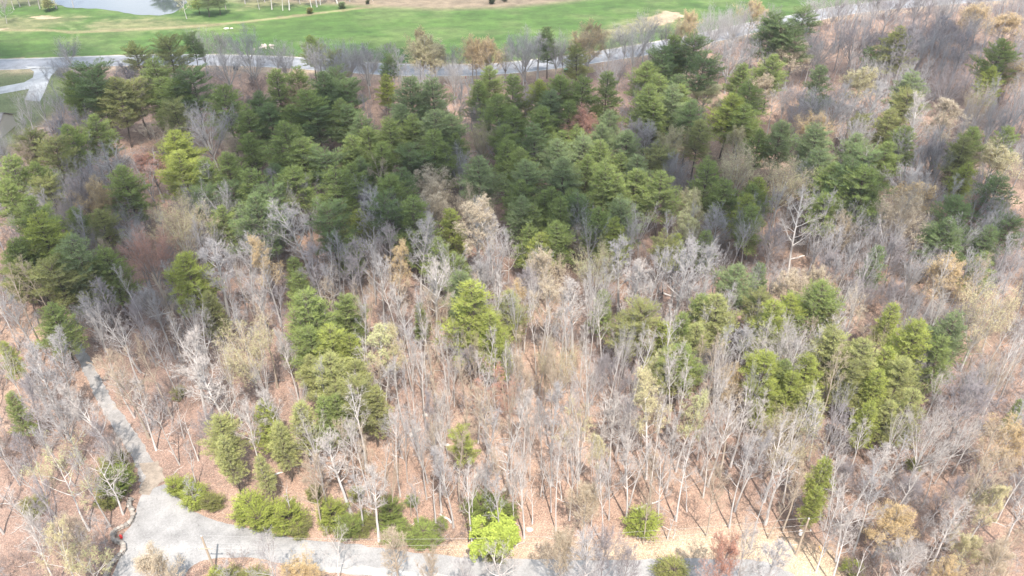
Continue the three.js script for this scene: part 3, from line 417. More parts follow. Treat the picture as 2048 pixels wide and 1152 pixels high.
  ['needle', 'green', 1, 2.9, -135.3, 14.9, 5.6, 'mid-green conical pine behind and left of the pale lime domed tree'],
  ['needle', 'green', 3, 8.6, -133.9, 16.1, 7.8, 'nearest mid-green full-crowned pine behind and right of the bright central pine'],
  ['needle', 'bright', 0, 5.5, -132.0, 14.5, 6.4, 'yellow-green conical pine behind and left of the pale lime domed tree'],
  ['needle', 'dark', 1, 13.2, -143.1, 17.0, 8.6, 'dark green conical pine behind the pale lime domed tree'],
  ['needle', 'green', 3, 17.5, -137.0, 17.4, 7.4, 'mid-green full-crowned pine behind the pale yellow domed tree'],
  ['needle', 'bright', 0, 20.1, -134.5, 16.6, 6.9, 'yellow-green conical pine behind the pale lime domed tree'],
  ['needle', 'bluish', 1, 22.9, -141.9, 16.9, 8.6, 'blue-green conical pine behind the pale lime domed tree'],
  ['needle', 'green', 2, 8.8, -147.2, 15.9, 6.3, 'nearest mid-green full-crowned pine behind the pale lime domed tree'],
  ['needle', 'olive', 4, 31.0, -130.2, 15.7, 5.9, 'olive-green open flat-topped pine right of the pale lime domed tree'],
  ['needle', 'green', 2, -28.8, -111.2, 14.4, 5.3, 'mid-green full-crowned pine left of the big white-limbed tree'],
  ['needle', 'green', 6, -16.5, -112.6, 11.8, 3.3, 'small mid-green slender pine before and left of the big white-limbed tree'],
  ['needle', 'green', 6, 17.0, -113.5, 13.4, 4.6, 'small mid-green slender pine in front of the pale lime domed tree'],
  ['needle', 'olive', 4, 22.0, -107.4, 16.6, 8.3, 'olive-green open flat-topped pine in front of the pale lime domed tree'],
  ['needle', 'bright', 6, 26.4, -106.7, 12.7, 4.8, 'small yellow-green slender pine before and right of the pale lime domed tree'],
  ['needle', 'green', 6, 29.7, -107.9, 14.0, 4.4, 'mid-green slender pine left of the silvery spreading tree'],
  ['needle', 'bright', 0, -27.5, -100.1, 14.5, 5.4, 'yellow-green conical pine before and left of the big white-limbed tree'],
  ['needle', 'pale', 2, -25.6, -94.7, 14.1, 5.2, 'pale green full-crowned pine behind and right of the green hedge shrubs'],
  ['needle', 'green', 6, -32.3, -132.7, 14.2, 4.6, 'mid-green slender pine behind and left of the big white-limbed tree'],
  ['needle', 'pale', 3, 26.4, -97.5, 15.2, 6.4, 'pale green full-crowned pine right of the pale yellow domed tree'],
  ['needle', 'green', 2, 10.3, -141.7, 17.0, 7.1, 'second mid-green full-crowned pine behind and right of the bright central pine'],
  ['needle', 'green', 2, -10.2, -123.5, 14.7, 5.3, 'mid-green full-crowned pine behind the bright central pine'],
  ['needle', 'bright', 6, -1.9, -101.9, 12.9, 4.7, 'small yellow-green slender pine before and right of the bright central pine'],
  ['needle', 'olive', 5, 20.2, -106.0, 14.7, 6.4, 'olive-green open flat-topped pine behind and right of the pale yellow domed tree'],
  ['needle', 'green', 0, 4.3, -140.7, 15.2, 6.7, 'mid-green conical pine before and right of the tan domed tree'],
  ['needle', 'bluish', 3, 41.0, -118.6, 16.6, 8.0, 'blue-green full-crowned pine behind the silvery spreading tree'],
  ['needle', 'dark', 6, 47.8, -123.3, 13.3, 4.4, 'small dark green slender pine behind the silvery spreading tree'],
  ['needle', 'pale', 2, 35.9, -109.3, 17.0, 8.4, 'pale green full-crowned pine behind and left of the silvery spreading tree'],
  ['needle', 'green', 7, 33.6, -111.2, 14.9, 6.1, 'mid-green low-branched pine behind and left of the silvery spreading tree'],
  ['needle', 'green', 3, 28.1, -97.7, 15.7, 7.5, 'mid-green full-crowned pine left of the silvery spreading tree'],
  ['needle', 'bright', 7, 44.5, -106.7, 17.5, 7.5, 'yellow-green low-branched pine behind the silvery spreading tree'],
  ['needle', 'green', 3, 53.8, -111.7, 17.8, 8.9, 'mid-green full-crowned pine behind and right of the silvery spreading tree'],
  ['needle', 'bright', 3, 49.0, -110.6, 14.9, 6.1, 'yellow-green full-crowned pine behind the silvery spreading tree'],
  ['needle', 'olive', 4, 56.4, -109.0, 14.7, 5.7, 'olive-green open flat-topped pine behind and right of the silvery spreading tree'],
  ['needle', 'bright', 6, 67.2, -110.3, 14.0, 4.5, 'small yellow-green slender pine left of the great yellowish fan tree'],
  ['needle', 'bright', 0, 67.6, -102.3, 16.6, 7.7, 'yellow-green conical pine left of the great yellowish fan tree'],
  ['needle', 'bluish', 1, 74.0, -104.2, 16.9, 7.0, 'blue-green conical pine left of the great yellowish fan tree'],
  ['needle', 'green', 7, 71.3, -99.5, 14.6, 5.7, 'mid-green low-branched pine before and left of the great yellowish fan tree'],
  ['needle', 'dark', 6, 70.7, -127.2, 13.8, 4.9, 'small dark green slender pine behind and left of the flat orange-crowned tree'],
  ['needle', 'dark', 3, 90.2, -139.1, 17.7, 8.4, 'dark green full-crowned pine in front of the broad orange hillside tree'],
  ['needle', 'dark', 2, 84.8, -133.0, 16.7, 8.7, 'dark green full-crowned pine behind the flat orange-crowned tree'],
  ['needle', 'dark', 1, 93.6, -132.0, 16.2, 7.3, 'dark green conical pine behind and right of the flat orange-crowned tree'],
  ['needle', 'green', 0, 89.9, -124.6, 14.0, 5.7, 'small mid-green conical pine behind and right of the flat orange-crowned tree'],
  ['needle', 'dark', 4, 98.9, -135.1, 15.8, 7.9, 'dark green open flat-topped pine before and right of the broad orange hillside tree'],
  ['needle', 'pale', 0, 52.3, -99.3, 17.3, 7.5, 'pale green conical pine right of the silvery spreading tree'],
  ['needle', 'pale', 0, 57.1, -98.0, 16.2, 7.9, 'pale green conical pine behind the wide pale fan tree'],
  ['needle', 'bright', 6, 62.4, -99.2, 13.7, 5.0, 'small yellow-green slender pine behind the wide pale fan tree'],
  ['needle', 'bright', 3, 40.6, -94.0, 16.5, 7.0, 'yellow-green full-crowned pine before and left of the silvery spreading tree'],
  ['needle', 'green', 2, 43.9, -95.8, 14.6, 5.6, 'mid-green full-crowned pine in front of the silvery spreading tree'],
  ['needle', 'bright', 0, 48.2, -95.0, 14.9, 6.3, 'yellow-green conical pine before and right of the silvery spreading tree'],
  ['needle', 'pale', 3, 63.0, -94.6, 15.2, 6.3, 'pale green full-crowned pine behind the wide pale fan tree'],
  ['needle', 'bright', 0, 49.8, -144.4, 15.9, 6.8, 'yellow-green conical pine left of the bushy dark hillside pine'],
  ['needle', 'green', 1, 49.4, -140.4, 16.2, 6.6, 'mid-green conical pine behind the silvery spreading tree'],
  ['needle', 'green', 6, 39.0, -134.8, 13.2, 5.1, 'small mid-green slender pine right of the pale lime domed tree'],
  ['needle', 'bright', 6, 33.5, -133.9, 12.5, 3.7, 'small yellow-green slender pine right of the pale lime domed tree'],
  ['needle', 'green', 3, 66.2, -143.8, 16.2, 7.7, 'mid-green full-crowned pine before and left of the bushy dark hillside pine'],
  ['needle', 'green', 2, 76.5, -146.0, 15.3, 6.8, 'mid-green full-crowned pine before and right of the bushy dark hillside pine'],
  ['needle', 'olive', 4, 43.3, -113.8, 14.8, 5.4, 'olive-green open flat-topped pine behind the silvery spreading tree'],
  ['needle', 'olive', 6, 43.9, -108.3, 13.6, 4.9, 'small olive-green slender pine behind the silvery spreading tree'],
  ['needle', 'olive', 0, 55.1, -95.7, 14.6, 5.6, 'olive-green conical pine right of the silvery spreading tree'],
  ['needle', 'bright', 2, 44.2, -92.3, 14.8, 5.5, 'yellow-green full-crowned pine in front of the silvery spreading tree'],
  ['needle', 'bright', 6, 58.7, -92.8, 14.3, 4.8, 'yellow-green slender pine behind the wide pale fan tree'],
  ['needle', 'olive', 4, 54.1, -98.0, 14.8, 6.0, 'olive-green open flat-topped pine right of the silvery spreading tree'],
  ['needle', 'pale', 7, 30.7, -103.9, 15.0, 5.9, 'pale green low-branched pine left of the silvery spreading tree'],
  ['needle', 'green', 6, -78.2, -88.4, 12.4, 3.7, 'small mid-green slender pine left of the gravel lane'],
  ['needle', 'pale', 3, -43.9, -82.9, 14.3, 5.5, 'pale slender green pine beside the gravel lane'],
  ['needle', 'bright', 6, -37.8, -85.5, 13.9, 4.7, 'small yellow-green slender pine right of the pale lane pine'],
  ['needle', 'pale', 6, -32.3, -85.3, 13.7, 5.0, 'small pale green slender pine behind the green hedge shrubs'],
  ['needle', 'olive', 1, -27.4, -88.8, 14.6, 5.7, 'olive-green conical pine behind and right of the green hedge shrubs'],
  ['needle', 'pale', 6, -36.6, -78.1, 11.6, 2.9, 'small pale green slender pine before and right of the pale lane pine'],
  ['needle', 'pale', 6, -34.7, -81.9, 13.6, 4.1, 'small pale green slender pine right of the pale lane pine'],
  ['needle', 'pale', 6, -42.2, -79.7, 13.1, 4.0, 'small pale green slender pine behind and left of the green hedge shrubs'],
  ['needle', 'green', 6, -28.8, -85.8, 13.9, 4.5, 'small mid-green slender pine behind and right of the green hedge shrubs'],
  ['needle', 'olive', 4, -24.4, -87.4, 16.3, 6.4, 'olive-green open flat-topped pine behind and right of the green hedge shrubs'],
  ['needle', 'olive', 6, -22.1, -89.1, 13.2, 4.9, 'small olive-green slender pine behind and left of the small round lone pine'],
  ['needle', 'bright', 4, -7.1, -79.7, 13.4, 4.6, 'small round-headed lone pine on the sunlit leaf-covered slope'],
  ['needle', 'green', 6, -27.1, -87.4, 13.7, 4.2, 'small mid-green slender pine right of the pale lane pine'],
  ['needle', 'bright', 6, 44.4, -75.1, 13.5, 4.2, 'lone bright yellow-green pine just behind the right power pole'],
  ['needle', 'bright', 1, 41.3, -91.3, 13.3, 5.2, 'small yellow-green conical pine before and left of the silvery spreading tree'],
  ['needle', 'pale', 6, 47.5, -90.6, 13.3, 5.2, 'small pale green slender pine in front of the silvery spreading tree'],
  ['needle', 'bright', 6, 55.5, -87.2, 12.9, 4.2, 'small yellow-green slender pine behind and left of the wide pale fan tree'],
  ['needle', 'pale', 7, 61.9, -89.1, 14.0, 6.0, 'small pale green low-branched pine behind the wide pale fan tree'],
  ['needle', 'green', 6, 80.2, -89.4, 10.4, 2.2, 'small mid-green slender pine in front of the great yellowish fan tree'],
  ['needle', 'pale', 6, 59.6, -88.5, 12.0, 4.0, 'small pale green slender pine behind the wide pale fan tree'],
  ['needle', 'bright', 6, 43.1, -72.1, 12.0, 3.1, 'small yellow-green slender pine before and left of the lone pine behind the pole'],
  ['crook', 'tan', 1, -87.5, -181.2, 20.2, 11.9, 'wide crooked tan bare tree behind and right of the sprawling white tree'],
  ['vase', 'grey', 1, -75.4, -182.3, 20.5, 13.5, 'great grey fan-shaped bare tree standing alone among dark pines'],
  ['crook', 'white', 0, -94.3, -168.9, 18.0, 16.1, 'sprawling white-limbed tree among the pines at the upper left'],
  ['vase', 'purple', 1, -95.1, -153.0, 19.4, 9.7, 'fan-shaped purplish-grey bare tree left of the bright orange tree'],
  ['vase', 'grey', 0, -84.2, -226.0, 19.7, 10.6, 'fan-shaped grey bare tree in front of the black roadside box'],
  ['vase', 'grey', 2, -78.7, -235.4, 18.0, 12.2, 'wide fan-shaped grey bare tree before and right of the black roadside box'],
  ['vase', 'grey', 1, -67.5, -230.6, 17.6, 8.4, 'fan-shaped grey bare tree before and right of the black roadside box'],
  ['round', 'tan', 0, -68.5, -177.0, 14.5, 7.0, 'round-crowned tan bare tree before and right of the great grey fan tree'],
  ['round', 'red', 1, -84.7, -167.3, 14.9, 9.5, 'round-crowned reddish budding tree right of the sprawling white tree'],
  ['round', 'orange', 2, -90.3, -148.8, 16.3, 8.3, 'round-crowned orange-budding tree before and left of the bright orange tree'],
  ['round', 'purple', 1, -111.3, -220.3, 15.4, 8.8, 'round-crowned purplish-grey bare tree behind the round yellow-green pine'],
  ['vase', 'purple', 0, -111.1, -190.4, 16.1, 7.3, 'fan-shaped purplish-grey bare tree in front of the round yellow-green pine'],
  ['vase', 'grey', 1, -49.9, -221.5, 20.9, 11.0, 'fan-shaped grey bare tree before and left of the pale yellow roadside tree'],
  ['vase', 'grey', 1, -132.0, -225.6, 15.9, 7.1, 'fan-shaped grey bare tree behind and right of the grey house roof'],
  ['vase', 'red', 1, -56.1, -199.0, 18.0, 9.1, 'fan-shaped reddish budding tree behind and right of the great grey fan tree'],
  ['tall', 'purple', 2, -51.7, -154.2, 17.9, 4.9, 'slim straight purplish-grey bare tree behind the lone pyramid pine'],
  ['round', 'grey', 2, -102.7, -150.2, 14.7, 7.1, 'round-crowned grey bare tree left of the bright orange tree'],
  ['vase', 'purple', 2, -69.4, -149.5, 16.3, 7.4, 'fan-shaped purplish-grey bare tree right of the bright orange tree'],
  ['vase', 'purple', 0, -95.3, -149.1, 15.7, 7.0, 'fan-shaped purplish-grey bare tree in front of the sprawling white tree'],
  ['round', 'tan', 1, -116.5, -175.8, 15.1, 7.4, 'round-crowned tan bare tree left of the sprawling white tree'],
  ['round', 'purple', 1, -115.6, -186.5, 15.5, 7.7, 'round-crowned purplish-grey bare tree in front of the round yellow-green pine'],
  ['round', 'orange', 0, -111.3, -186.7, 11.8, 4.7, 'slim round-crowned orange-budding tree in front of the round yellow-green pine'],
  ['round', 'tan', 0, -116.6, -171.3, 15.6, 7.7, 'round-crowned tan bare tree in front of the round yellow-green pine'],
  ['round', 'red', 0, -52.3, -205.7, 12.8, 5.6, 'small round-crowned reddish budding tree behind and right of the great grey fan tree'],
  ['vase', 'grey', 1, -58.0, -230.8, 17.5, 10.2, 'second fan-shaped grey bare tree left of the pale yellow roadside tree'],
  ['crook', 'grey', 0, -90.1, -167.1, 17.6, 8.0, 'crooked grey bare tree right of the sprawling white tree'],
  ['round', 'orange', 2, -29.5, -245.6, 16.0, 8.3, 'round-crowned orange-budding tree behind and left of the pale yellow roadside tree'],
  ['round', 'yellow', 1, -25.2, -238.9, 15.7, 14.3, 'pale yellow budding tree beside the far road'],
  ['round', 'orange', 2, -10.7, -238.0, 14.4, 7.5, 'nearest round-crowned orange-budding tree before and right of the red roadside hydrant'],
  ['round', 'orange', 2, -5.9, -235.2, 17.0, 9.2, 'round-crowned orange-budding tree left of the tall thin roadside pine'],
  ['vase', 'grey', 0, 3.7, -233.4, 20.2, 12.1, 'wide fan-shaped grey bare tree before and left of the tall thin roadside pine'],
  ['round', 'orange', 0, 23.1, -241.3, 17.0, 12.5, 'wide round-crowned orange-budding tree before and right of the white mailbox'],
  ['tall', 'grey', 0, -31.4, -219.0, 19.8, 6.3, 'straight grey bare tree in front of the pale yellow roadside tree'],
  ['vase', 'grey', 0, -17.0, -223.1, 15.8, 7.1, 'fan-shaped grey bare tree before and right of the pale yellow roadside tree'],
  ['vase', 'grey', 1, -43.0, -227.8, 17.6, 9.5, 'fan-shaped grey bare tree left of the red roadside hydrant'],
  ['vase', 'grey', 1, -49.2, -231.3, 16.8, 7.9, 'second fan-shaped grey bare tree right of the black roadside box'],
  ['vase', 'purple', 2, -8.6, -191.9, 16.8, 7.9, 'fan-shaped purplish-grey bare tree left of the salmon-red tree'],
  ['vase', 'white', 1, 3.4, -202.0, 15.8, 7.1, 'fan-shaped pale bare tree behind and left of the salmon-red tree'],
  ['round', 'red', 1, 17.9, -188.8, 15.4, 9.3, 'salmon-red budding tree ringed by blue-green pines'],
  ['vase', 'grey', 2, -2.3, -178.5, 16.9, 7.9, 'fan-shaped grey bare tree left of the salmon-red tree'],
  ['vase', 'khaki', 0, -7.7, -178.9, 16.3, 7.5, 'fan-shaped olive-budding tree behind and right of the tan domed tree'],
  ['vase', 'grey', 0, -12.5, -166.8, 16.5, 7.6, 'fan-shaped grey bare tree behind and right of the tan domed tree'],
  ['round', 'white', 0, 5.1, -174.1, 13.2, 5.9, 'round-crowned pale bare tree before and left of the salmon-red tree'],
  ['round', 'purple', 2, 31.0, -182.8, 15.4, 7.6, 'round-crowned purplish-grey bare tree right of the salmon-red tree'],
  ['round', 'grey', 0, 33.3, -181.0, 15.3, 7.6, 'round-crowned grey bare tree right of the salmon-red tree'],
  ['round', 'khaki', 2, 38.2, -175.4, 16.2, 8.3, 'round-crowned olive-budding tree before and right of the salmon-red tree'],
  ['crook', 'tan', 2, -30.3, -160.0, 17.8, 8.7, 'crooked tan bare tree left of the tan domed tree'],
  ['round', 'buff', 0, -19.0, -159.1, 14.4, 9.7, 'tan domed budding tree below the pine belt'],
  ['round', 'grey', 2, 38.2, -164.8, 15.3, 7.5, 'round-crowned grey bare tree before and right of the salmon-red tree'],
  ['vase', 'buff', 2, -8.1, -147.4, 17.9, 8.6, 'fan-shaped tan-budding tree before and right of the tan domed tree'],
  ['vase', 'grey', 2, 28.5, -226.2, 15.2, 6.6, 'fan-shaped grey bare tree in front of the white mailbox'],
  ['vase', 'grey', 0, 13.8, -242.2, 15.6, 6.9, 'fan-shaped grey bare tree before and right of the tall thin roadside pine'],
  ['vase', 'grey', 1, -25.0, -215.3, 17.8, 8.6, 'fan-shaped grey bare tree in front of the pale yellow roadside tree'],
  ['vase', 'grey', 1, 37.9, -240.4, 18.8, 9.3, 'nearest fan-shaped grey bare tree right of the white mailbox'],
  ['vase', 'purple', 0, 31.9, -229.3, 14.5, 6.0, 'fan-shaped purplish-grey bare tree before and right of the white mailbox'],
  ['vase', 'grey', 1, 35.2, -207.7, 13.9, 5.6, 'fan-shaped grey bare tree behind and right of the salmon-red tree'],
  ['tall', 'grey', 2, -14.1, -198.4, 17.8, 4.8, 'slim straight grey bare tree behind the tan domed tree'],
  ['tall', 'grey', 3, -11.3, -205.5, 17.3, 4.4, 'slim straight grey bare tree before and right of the pale yellow roadside tree'],
  ['tall', 'purple', 3, -37.0, -193.2, 17.7, 4.7, 'slim straight purplish-grey bare tree behind and left of the tan domed tree'],
  ['round', 'buff', 0, -16.6, -152.2, 14.8, 7.1, 'round-crowned tan-budding tree in front of the tan domed tree'],
  ['round', 'purple', 1, -31.7, -151.1, 14.2, 6.7, 'round-crowned purplish-grey bare tree before and left of the tan domed tree'],
  ['vase', 'grey', 0, 63.1, -251.7, 19.3, 9.6, 'fan-shaped grey bare tree behind the large grey roadside fan tree'],
  ['vase', 'grey', 2, 73.5, -261.4, 18.4, 11.3, 'wide fan-shaped grey bare tree behind the darkest roadside pine'],
  ['vase', 'grey', 1, 65.2, -231.2, 17.9, 16.3, 'large grey fan-shaped tree in front of the far road'],
  ['round', 'buff', 1, 84.4, -235.2, 15.7, 13.4, 'wide round-crowned tan-budding tree before and right of the darkest roadside pine'],
  ['vase', 'grey', 2, 97.1, -245.1, 18.3, 16.4, 'wide fan-shaped grey bare tree right of the darkest roadside pine'],
  ['crook', 'grey', 2, 111.4, -246.4, 17.9, 12.0, 'wide crooked grey bare tree right of the darkest roadside pine'],
  ['tall', 'purple', 0, 109.9, -265.2, 19.4, 6.0, 'straight purplish-grey bare tree behind and right of the darkest roadside pine'],
  ['vase', 'purple', 2, 133.8, -256.9, 17.7, 17.1, 'wide fan-shaped purplish-grey bare tree left of the golden-topped corner tree'],
  ['round', 'purple', 1, 143.6, -262.2, 14.8, 16.8, 'wide round-crowned purplish-grey bare tree left of the golden-topped corner tree'],
  ['round', 'orange', 2, 159.0, -270.0, 15.1, 15.1, 'tall tree with golden orange top in the upper right corner'],
  ['round', 'orange', 1, 165.0, -264.8, 15.1, 11.5, 'wide round-crowned orange-budding tree before and right of the golden-topped corner tree'],
  ['round', 'yellow', 1, 99.0, -216.4, 16.4, 10.3, 'round-crowned yellow-budding tree before and right of the darkest roadside pine'],
  ['vase', 'grey', 1, 84.4, -196.8, 18.5, 14.3, 'wide fan-shaped grey bare tree before and right of the large grey roadside fan tree'],
  ['tall', 'grey', 1, 91.2, -192.0, 22.7, 10.3, 'tall straight grey bare tree behind the broad orange hillside tree'],
  ['crook', 'white', 1, 71.4, -204.0, 17.9, 8.2, 'crooked pale bare tree in front of the large grey roadside fan tree'],
  ['round', 'buff', 1, 70.5, -214.4, 15.2, 7.4, 'round-crowned tan-budding tree in front of the large grey roadside fan tree'],
  ['round', 'lime', 1, 53.9, -211.6, 14.3, 11.4, 'wide round-crowned lime-budding tree before and left of the large grey roadside fan tree'],
  ['round', 'orange', 2, 78.4, -188.8, 15.0, 9.9, 'round-crowned orange-budding tree behind the broad orange hillside tree'],
  ['vase', 'grey', 0, 112.9, -217.2, 17.5, 10.9, 'fan-shaped grey bare tree before and right of the darkest roadside pine'],
  ['vase', 'purple', 2, 123.8, -214.6, 20.0, 11.9, 'wide fan-shaped purplish-grey bare tree right of the darkest roadside pine'],
  ['tall', 'white', 2, 99.0, -177.9, 22.9, 9.7, 'tall straight pale bare tree behind and right of the broad orange hillside tree'],
  ['tall', 'buff', 2, 108.3, -181.2, 21.5, 10.9, 'straight tan-budding tree behind and right of the broad orange hillside tree'],
  ['round', 'orange', 0, 142.8, -221.0, 15.6, 11.1, 'wide round-crowned orange-budding tree in front of the golden-topped corner tree'],
  ['vase', 'buff', 2, 123.3, -196.3, 19.1, 9.5, 'fan-shaped tan-budding tree behind and right of the broad orange hillside tree'],
  ['vase', 'grey', 1, 123.0, -187.5, 17.8, 8.7, 'fan-shaped grey bare tree behind and right of the broad orange hillside tree'],
  ['vase', 'yellow', 1, 50.5, -158.3, 20.3, 11.7, 'wide fan-shaped yellow-budding tree left of the bushy dark hillside pine'],
  ['vase', 'yellow', 0, 60.8, -156.9, 19.0, 12.1, 'wide fan-shaped yellow-budding tree behind and left of the bushy dark hillside pine'],
  ['crook', 'grey', 1, 77.0, -168.2, 17.1, 7.6, 'crooked grey bare tree behind the bushy dark hillside pine'],
  ['round', 'grey', 0, 90.1, -158.2, 16.6, 9.1, 'round-crowned grey bare tree behind the broad orange hillside tree'],
  ['round', 'orange', 1, 88.6, -152.7, 15.4, 13.4, 'broad orange-crowned budding tree on the right hillside'],
  ['round', 'yellow', 1, 114.8, -168.4, 15.7, 11.0, 'round-crowned yellow-budding tree right of the broad orange hillside tree'],
  ['vase', 'purple', 2, 38.1, -160.8, 17.4, 8.3, 'fan-shaped purplish-grey bare tree before and right of the salmon-red tree'],
  ['round', 'khaki', 2, 55.7, -178.2, 14.0, 6.5, 'round-crowned olive-budding tree behind and left of the bushy dark hillside pine'],
  ['round', 'purple', 0, 101.4, -171.9, 15.2, 7.8, 'round-crowned purplish-grey bare tree behind and right of the broad orange hillside tree'],
  ['vase', 'purple', 0, 107.2, -245.3, 20.3, 12.6, 'wide fan-shaped purplish-grey bare tree right of the large grey roadside fan tree'],
  ['round', 'purple', 2, 116.5, -241.9, 16.2, 12.5, 'wide round-crowned purplish-grey bare tree right of the darkest roadside pine'],
  ['tall', 'purple', 1, 115.9, -230.2, 23.3, 11.8, 'tall straight purplish-grey bare tree right of the darkest roadside pine'],
  ['tall', 'purple', 1, 132.4, -230.0, 22.3, 13.1, 'tall straight purplish-grey bare tree before and left of the golden-topped corner tree'],
  ['round', 'purple', 0, 78.8, -202.3, 15.2, 8.2, 'round-crowned purplish-grey bare tree before and right of the large grey roadside fan tree'],
  ['round', 'purple', 0, 75.2, -195.3, 14.4, 6.9, 'round-crowned purplish-grey bare tree in front of the large grey roadside fan tree'],
  ['round', 'khaki', 0, 39.2, -151.8, 14.2, 6.7, 'round-crowned olive-budding tree behind and right of the pale lime domed tree'],
  ['round', 'red', 1, 102.0, -150.4, 14.1, 6.6, 'round-crowned reddish budding tree right of the broad orange hillside tree'],
  ['crook', 'tan', 0, 104.7, -145.5, 16.1, 6.9, 'crooked tan bare tree right of the broad orange hillside tree'],
  ['round', 'orange', 2, 60.3, -265.2, 15.0, 8.8, 'round-crowned orange-budding tree behind and left of the darkest roadside pine'],
  ['round', 'orange', 2, 55.0, -254.2, 14.7, 7.9, 'round-crowned orange-budding tree behind and left of the large grey roadside fan tree'],
  ['round', 'orange', 1, -88.8, -150.0, 14.5, 7.9, 'bright orange budding tree on the left side of the wood'],
  ['vase', 'khaki', 0, -67.3, -136.7, 20.4, 12.1, 'wide fan-shaped olive-budding tree behind and right of the big blue-green pine'],
  ['vase', 'purple', 2, -87.3, -134.6, 16.1, 7.3, 'fan-shaped purplish-grey bare tree behind and left of the big blue-green pine'],
  ['vase', 'red', 0, -70.0, -127.0, 19.3, 9.7, 'fan-shaped reddish budding tree right of the big blue-green pine'],
  ['vase', 'grey', 2, -51.4, -136.9, 18.4, 9.7, 'fan-shaped grey bare tree behind the lone pyramid pine'],
  ['tall', 'grey', 0, -41.3, -133.1, 21.7, 11.1, 'wide straight grey bare tree behind and right of the lone pyramid pine'],
  ['tall', 'grey', 1, -54.9, -119.6, 21.9, 8.1, 'straight grey bare tree behind and right of the lone pyramid pine'],
  ['tall', 'grey', 0, -51.4, -123.9, 19.5, 6.1, 'straight grey bare tree behind and right of the white crooked oak'],
  ['tall', 'orange', 2, -45.3, -120.3, 20.3, 6.7, 'straight orange-budding tree right of the lone pyramid pine'],
  ['crook', 'white', 2, -34.8, -122.5, 16.6, 7.2, 'crooked pale bare tree behind the dense olive fan tree'],
  ['round', 'grey', 2, -66.1, -116.1, 14.2, 6.7, 'round-crowned grey bare tree behind the white crooked oak'],
  ['crook', 'white', 1, -67.7, -106.8, 19.0, 9.0, 'white crooked oak with tangled limbs on the left'],
  ['crook', 'white', 2, -54.7, -107.3, 16.7, 7.3, 'crooked pale bare tree in front of the lone pyramid pine'],
  ['vase', 'khaki', 1, -43.6, -98.6, 19.4, 10.8, 'dense olive-grey fan-shaped tree left of the green pines'],
  ['tall', 'white', 2, -51.2, -93.6, 21.7, 7.8, 'straight pale bare tree before and left of the dense olive fan tree'],
  ['tall', 'white', 1, -45.5, -89.6, 20.4, 6.8, 'straight pale bare tree behind the pale lane pine'],
  ['tall', 'tan', 3, -60.6, -91.1, 21.8, 7.7, 'straight tan bare tree right of the gravel lane'],
  ['tall', 'grey', 2, -73.9, -95.0, 19.9, 6.4, 'straight grey bare tree left of the gravel lane'],
  ['tall', 'grey', 0, -86.6, -109.0, 18.4, 5.3, 'straight grey bare tree before and left of the big blue-green pine'],
  ['tall', 'grey', 2, -73.5, -90.4, 20.0, 6.5, 'straight grey bare tree in front of the white crooked oak'],
  ['tall', 'tan', 2, -77.3, -127.5, 17.1, 4.3, 'slim straight tan bare tree behind and right of the big blue-green pine'],
  ['round', 'orange', 0, -67.4, -151.7, 12.0, 4.9, 'slim round-crowned orange-budding tree right of the bright orange tree'],
  ['vase', 'grey', 2, -82.0, -144.5, 15.0, 6.4, 'fan-shaped grey bare tree before and right of the bright orange tree'],
  ['round', 'grey', 1, -76.5, -112.7, 14.1, 6.6, 'round-crowned grey bare tree in front of the big blue-green pine'],
  ['tall', 'purple', 0, -65.3, -108.2, 17.5, 4.6, 'slim straight purplish-grey bare tree right of the white crooked oak'],
  ['tall', 'purple', 3, -41.8, -110.1, 17.5, 4.6, 'slim straight purplish-grey bare tree behind the dense olive fan tree'],
  ['tall', 'purple', 1, -36.1, -120.5, 19.8, 6.3, 'straight purplish-grey bare tree behind the dense olive fan tree'],
  ['tall', 'white', 2, -37.5, -99.9, 16.8, 4.0, 'slim straight pale bare tree right of the dense olive fan tree'],
  ['tall', 'grey', 3, -58.7, -100.4, 16.4, 3.7, 'slim straight grey bare tree behind and right of the gravel lane'],
  ['vase', 'purple', 0, -103.0, -140.2, 14.3, 5.9, 'second fan-shaped purplish-grey bare tree before and left of the bright orange tree'],
  ['vase', 'purple', 0, -95.5, -145.8, 15.0, 6.5, 'nearest fan-shaped purplish-grey bare tree before and left of the bright orange tree'],
  ['vase', 'purple', 0, -68.8, -147.7, 13.5, 5.3, 'fan-shaped purplish-grey bare tree behind and right of the big blue-green pine'],
  ['round', 'purple', 0, -69.0, -132.7, 12.5, 5.3, 'small round-crowned purplish-grey bare tree behind and right of the big blue-green pine'],
  ['tall', 'grey', 3, -50.8, -113.6, 17.2, 4.3, 'slim straight grey bare tree right of the lone pyramid pine'],
  ['tall', 'purple', 1, -73.9, -114.6, 17.2, 4.4, 'slim straight purplish-grey bare tree behind and left of the white crooked oak'],
  ['tall', 'grey', 0, -28.8, -136.7, 21.1, 7.3, 'straight grey bare tree before and left of the tan domed tree'],
  ['tall', 'purple', 3, -24.8, -130.2, 19.2, 5.9, 'straight purplish-grey bare tree behind and left of the big white-limbed tree'],
  ['tall', 'grey', 2, -18.5, -128.3, 21.2, 7.3, 'straight grey bare tree behind the big white-limbed tree'],
  ['tall', 'white', 3, -14.4, -115.1, 22.0, 9.2, 'biggest white-limbed tall tree left of the bright central pine'],
  ['tall', 'grey', 3, -24.8, -119.0, 19.7, 6.3, 'straight grey bare tree left of the big white-limbed tree'],
  ['tall', 'orange', 2, -22.5, -121.9, 18.9, 5.6, 'straight orange-budding tree behind and left of the big white-limbed tree'],
  ['tall', 'buff', 0, -6.7, -132.3, 23.6, 9.8, 'tall straight tan-budding tree behind and right of the big white-limbed tree'],
  ['tall', 'white', 0, -3.5, -132.3, 21.4, 7.5, 'straight pale bare tree behind and right of the big white-limbed tree'],
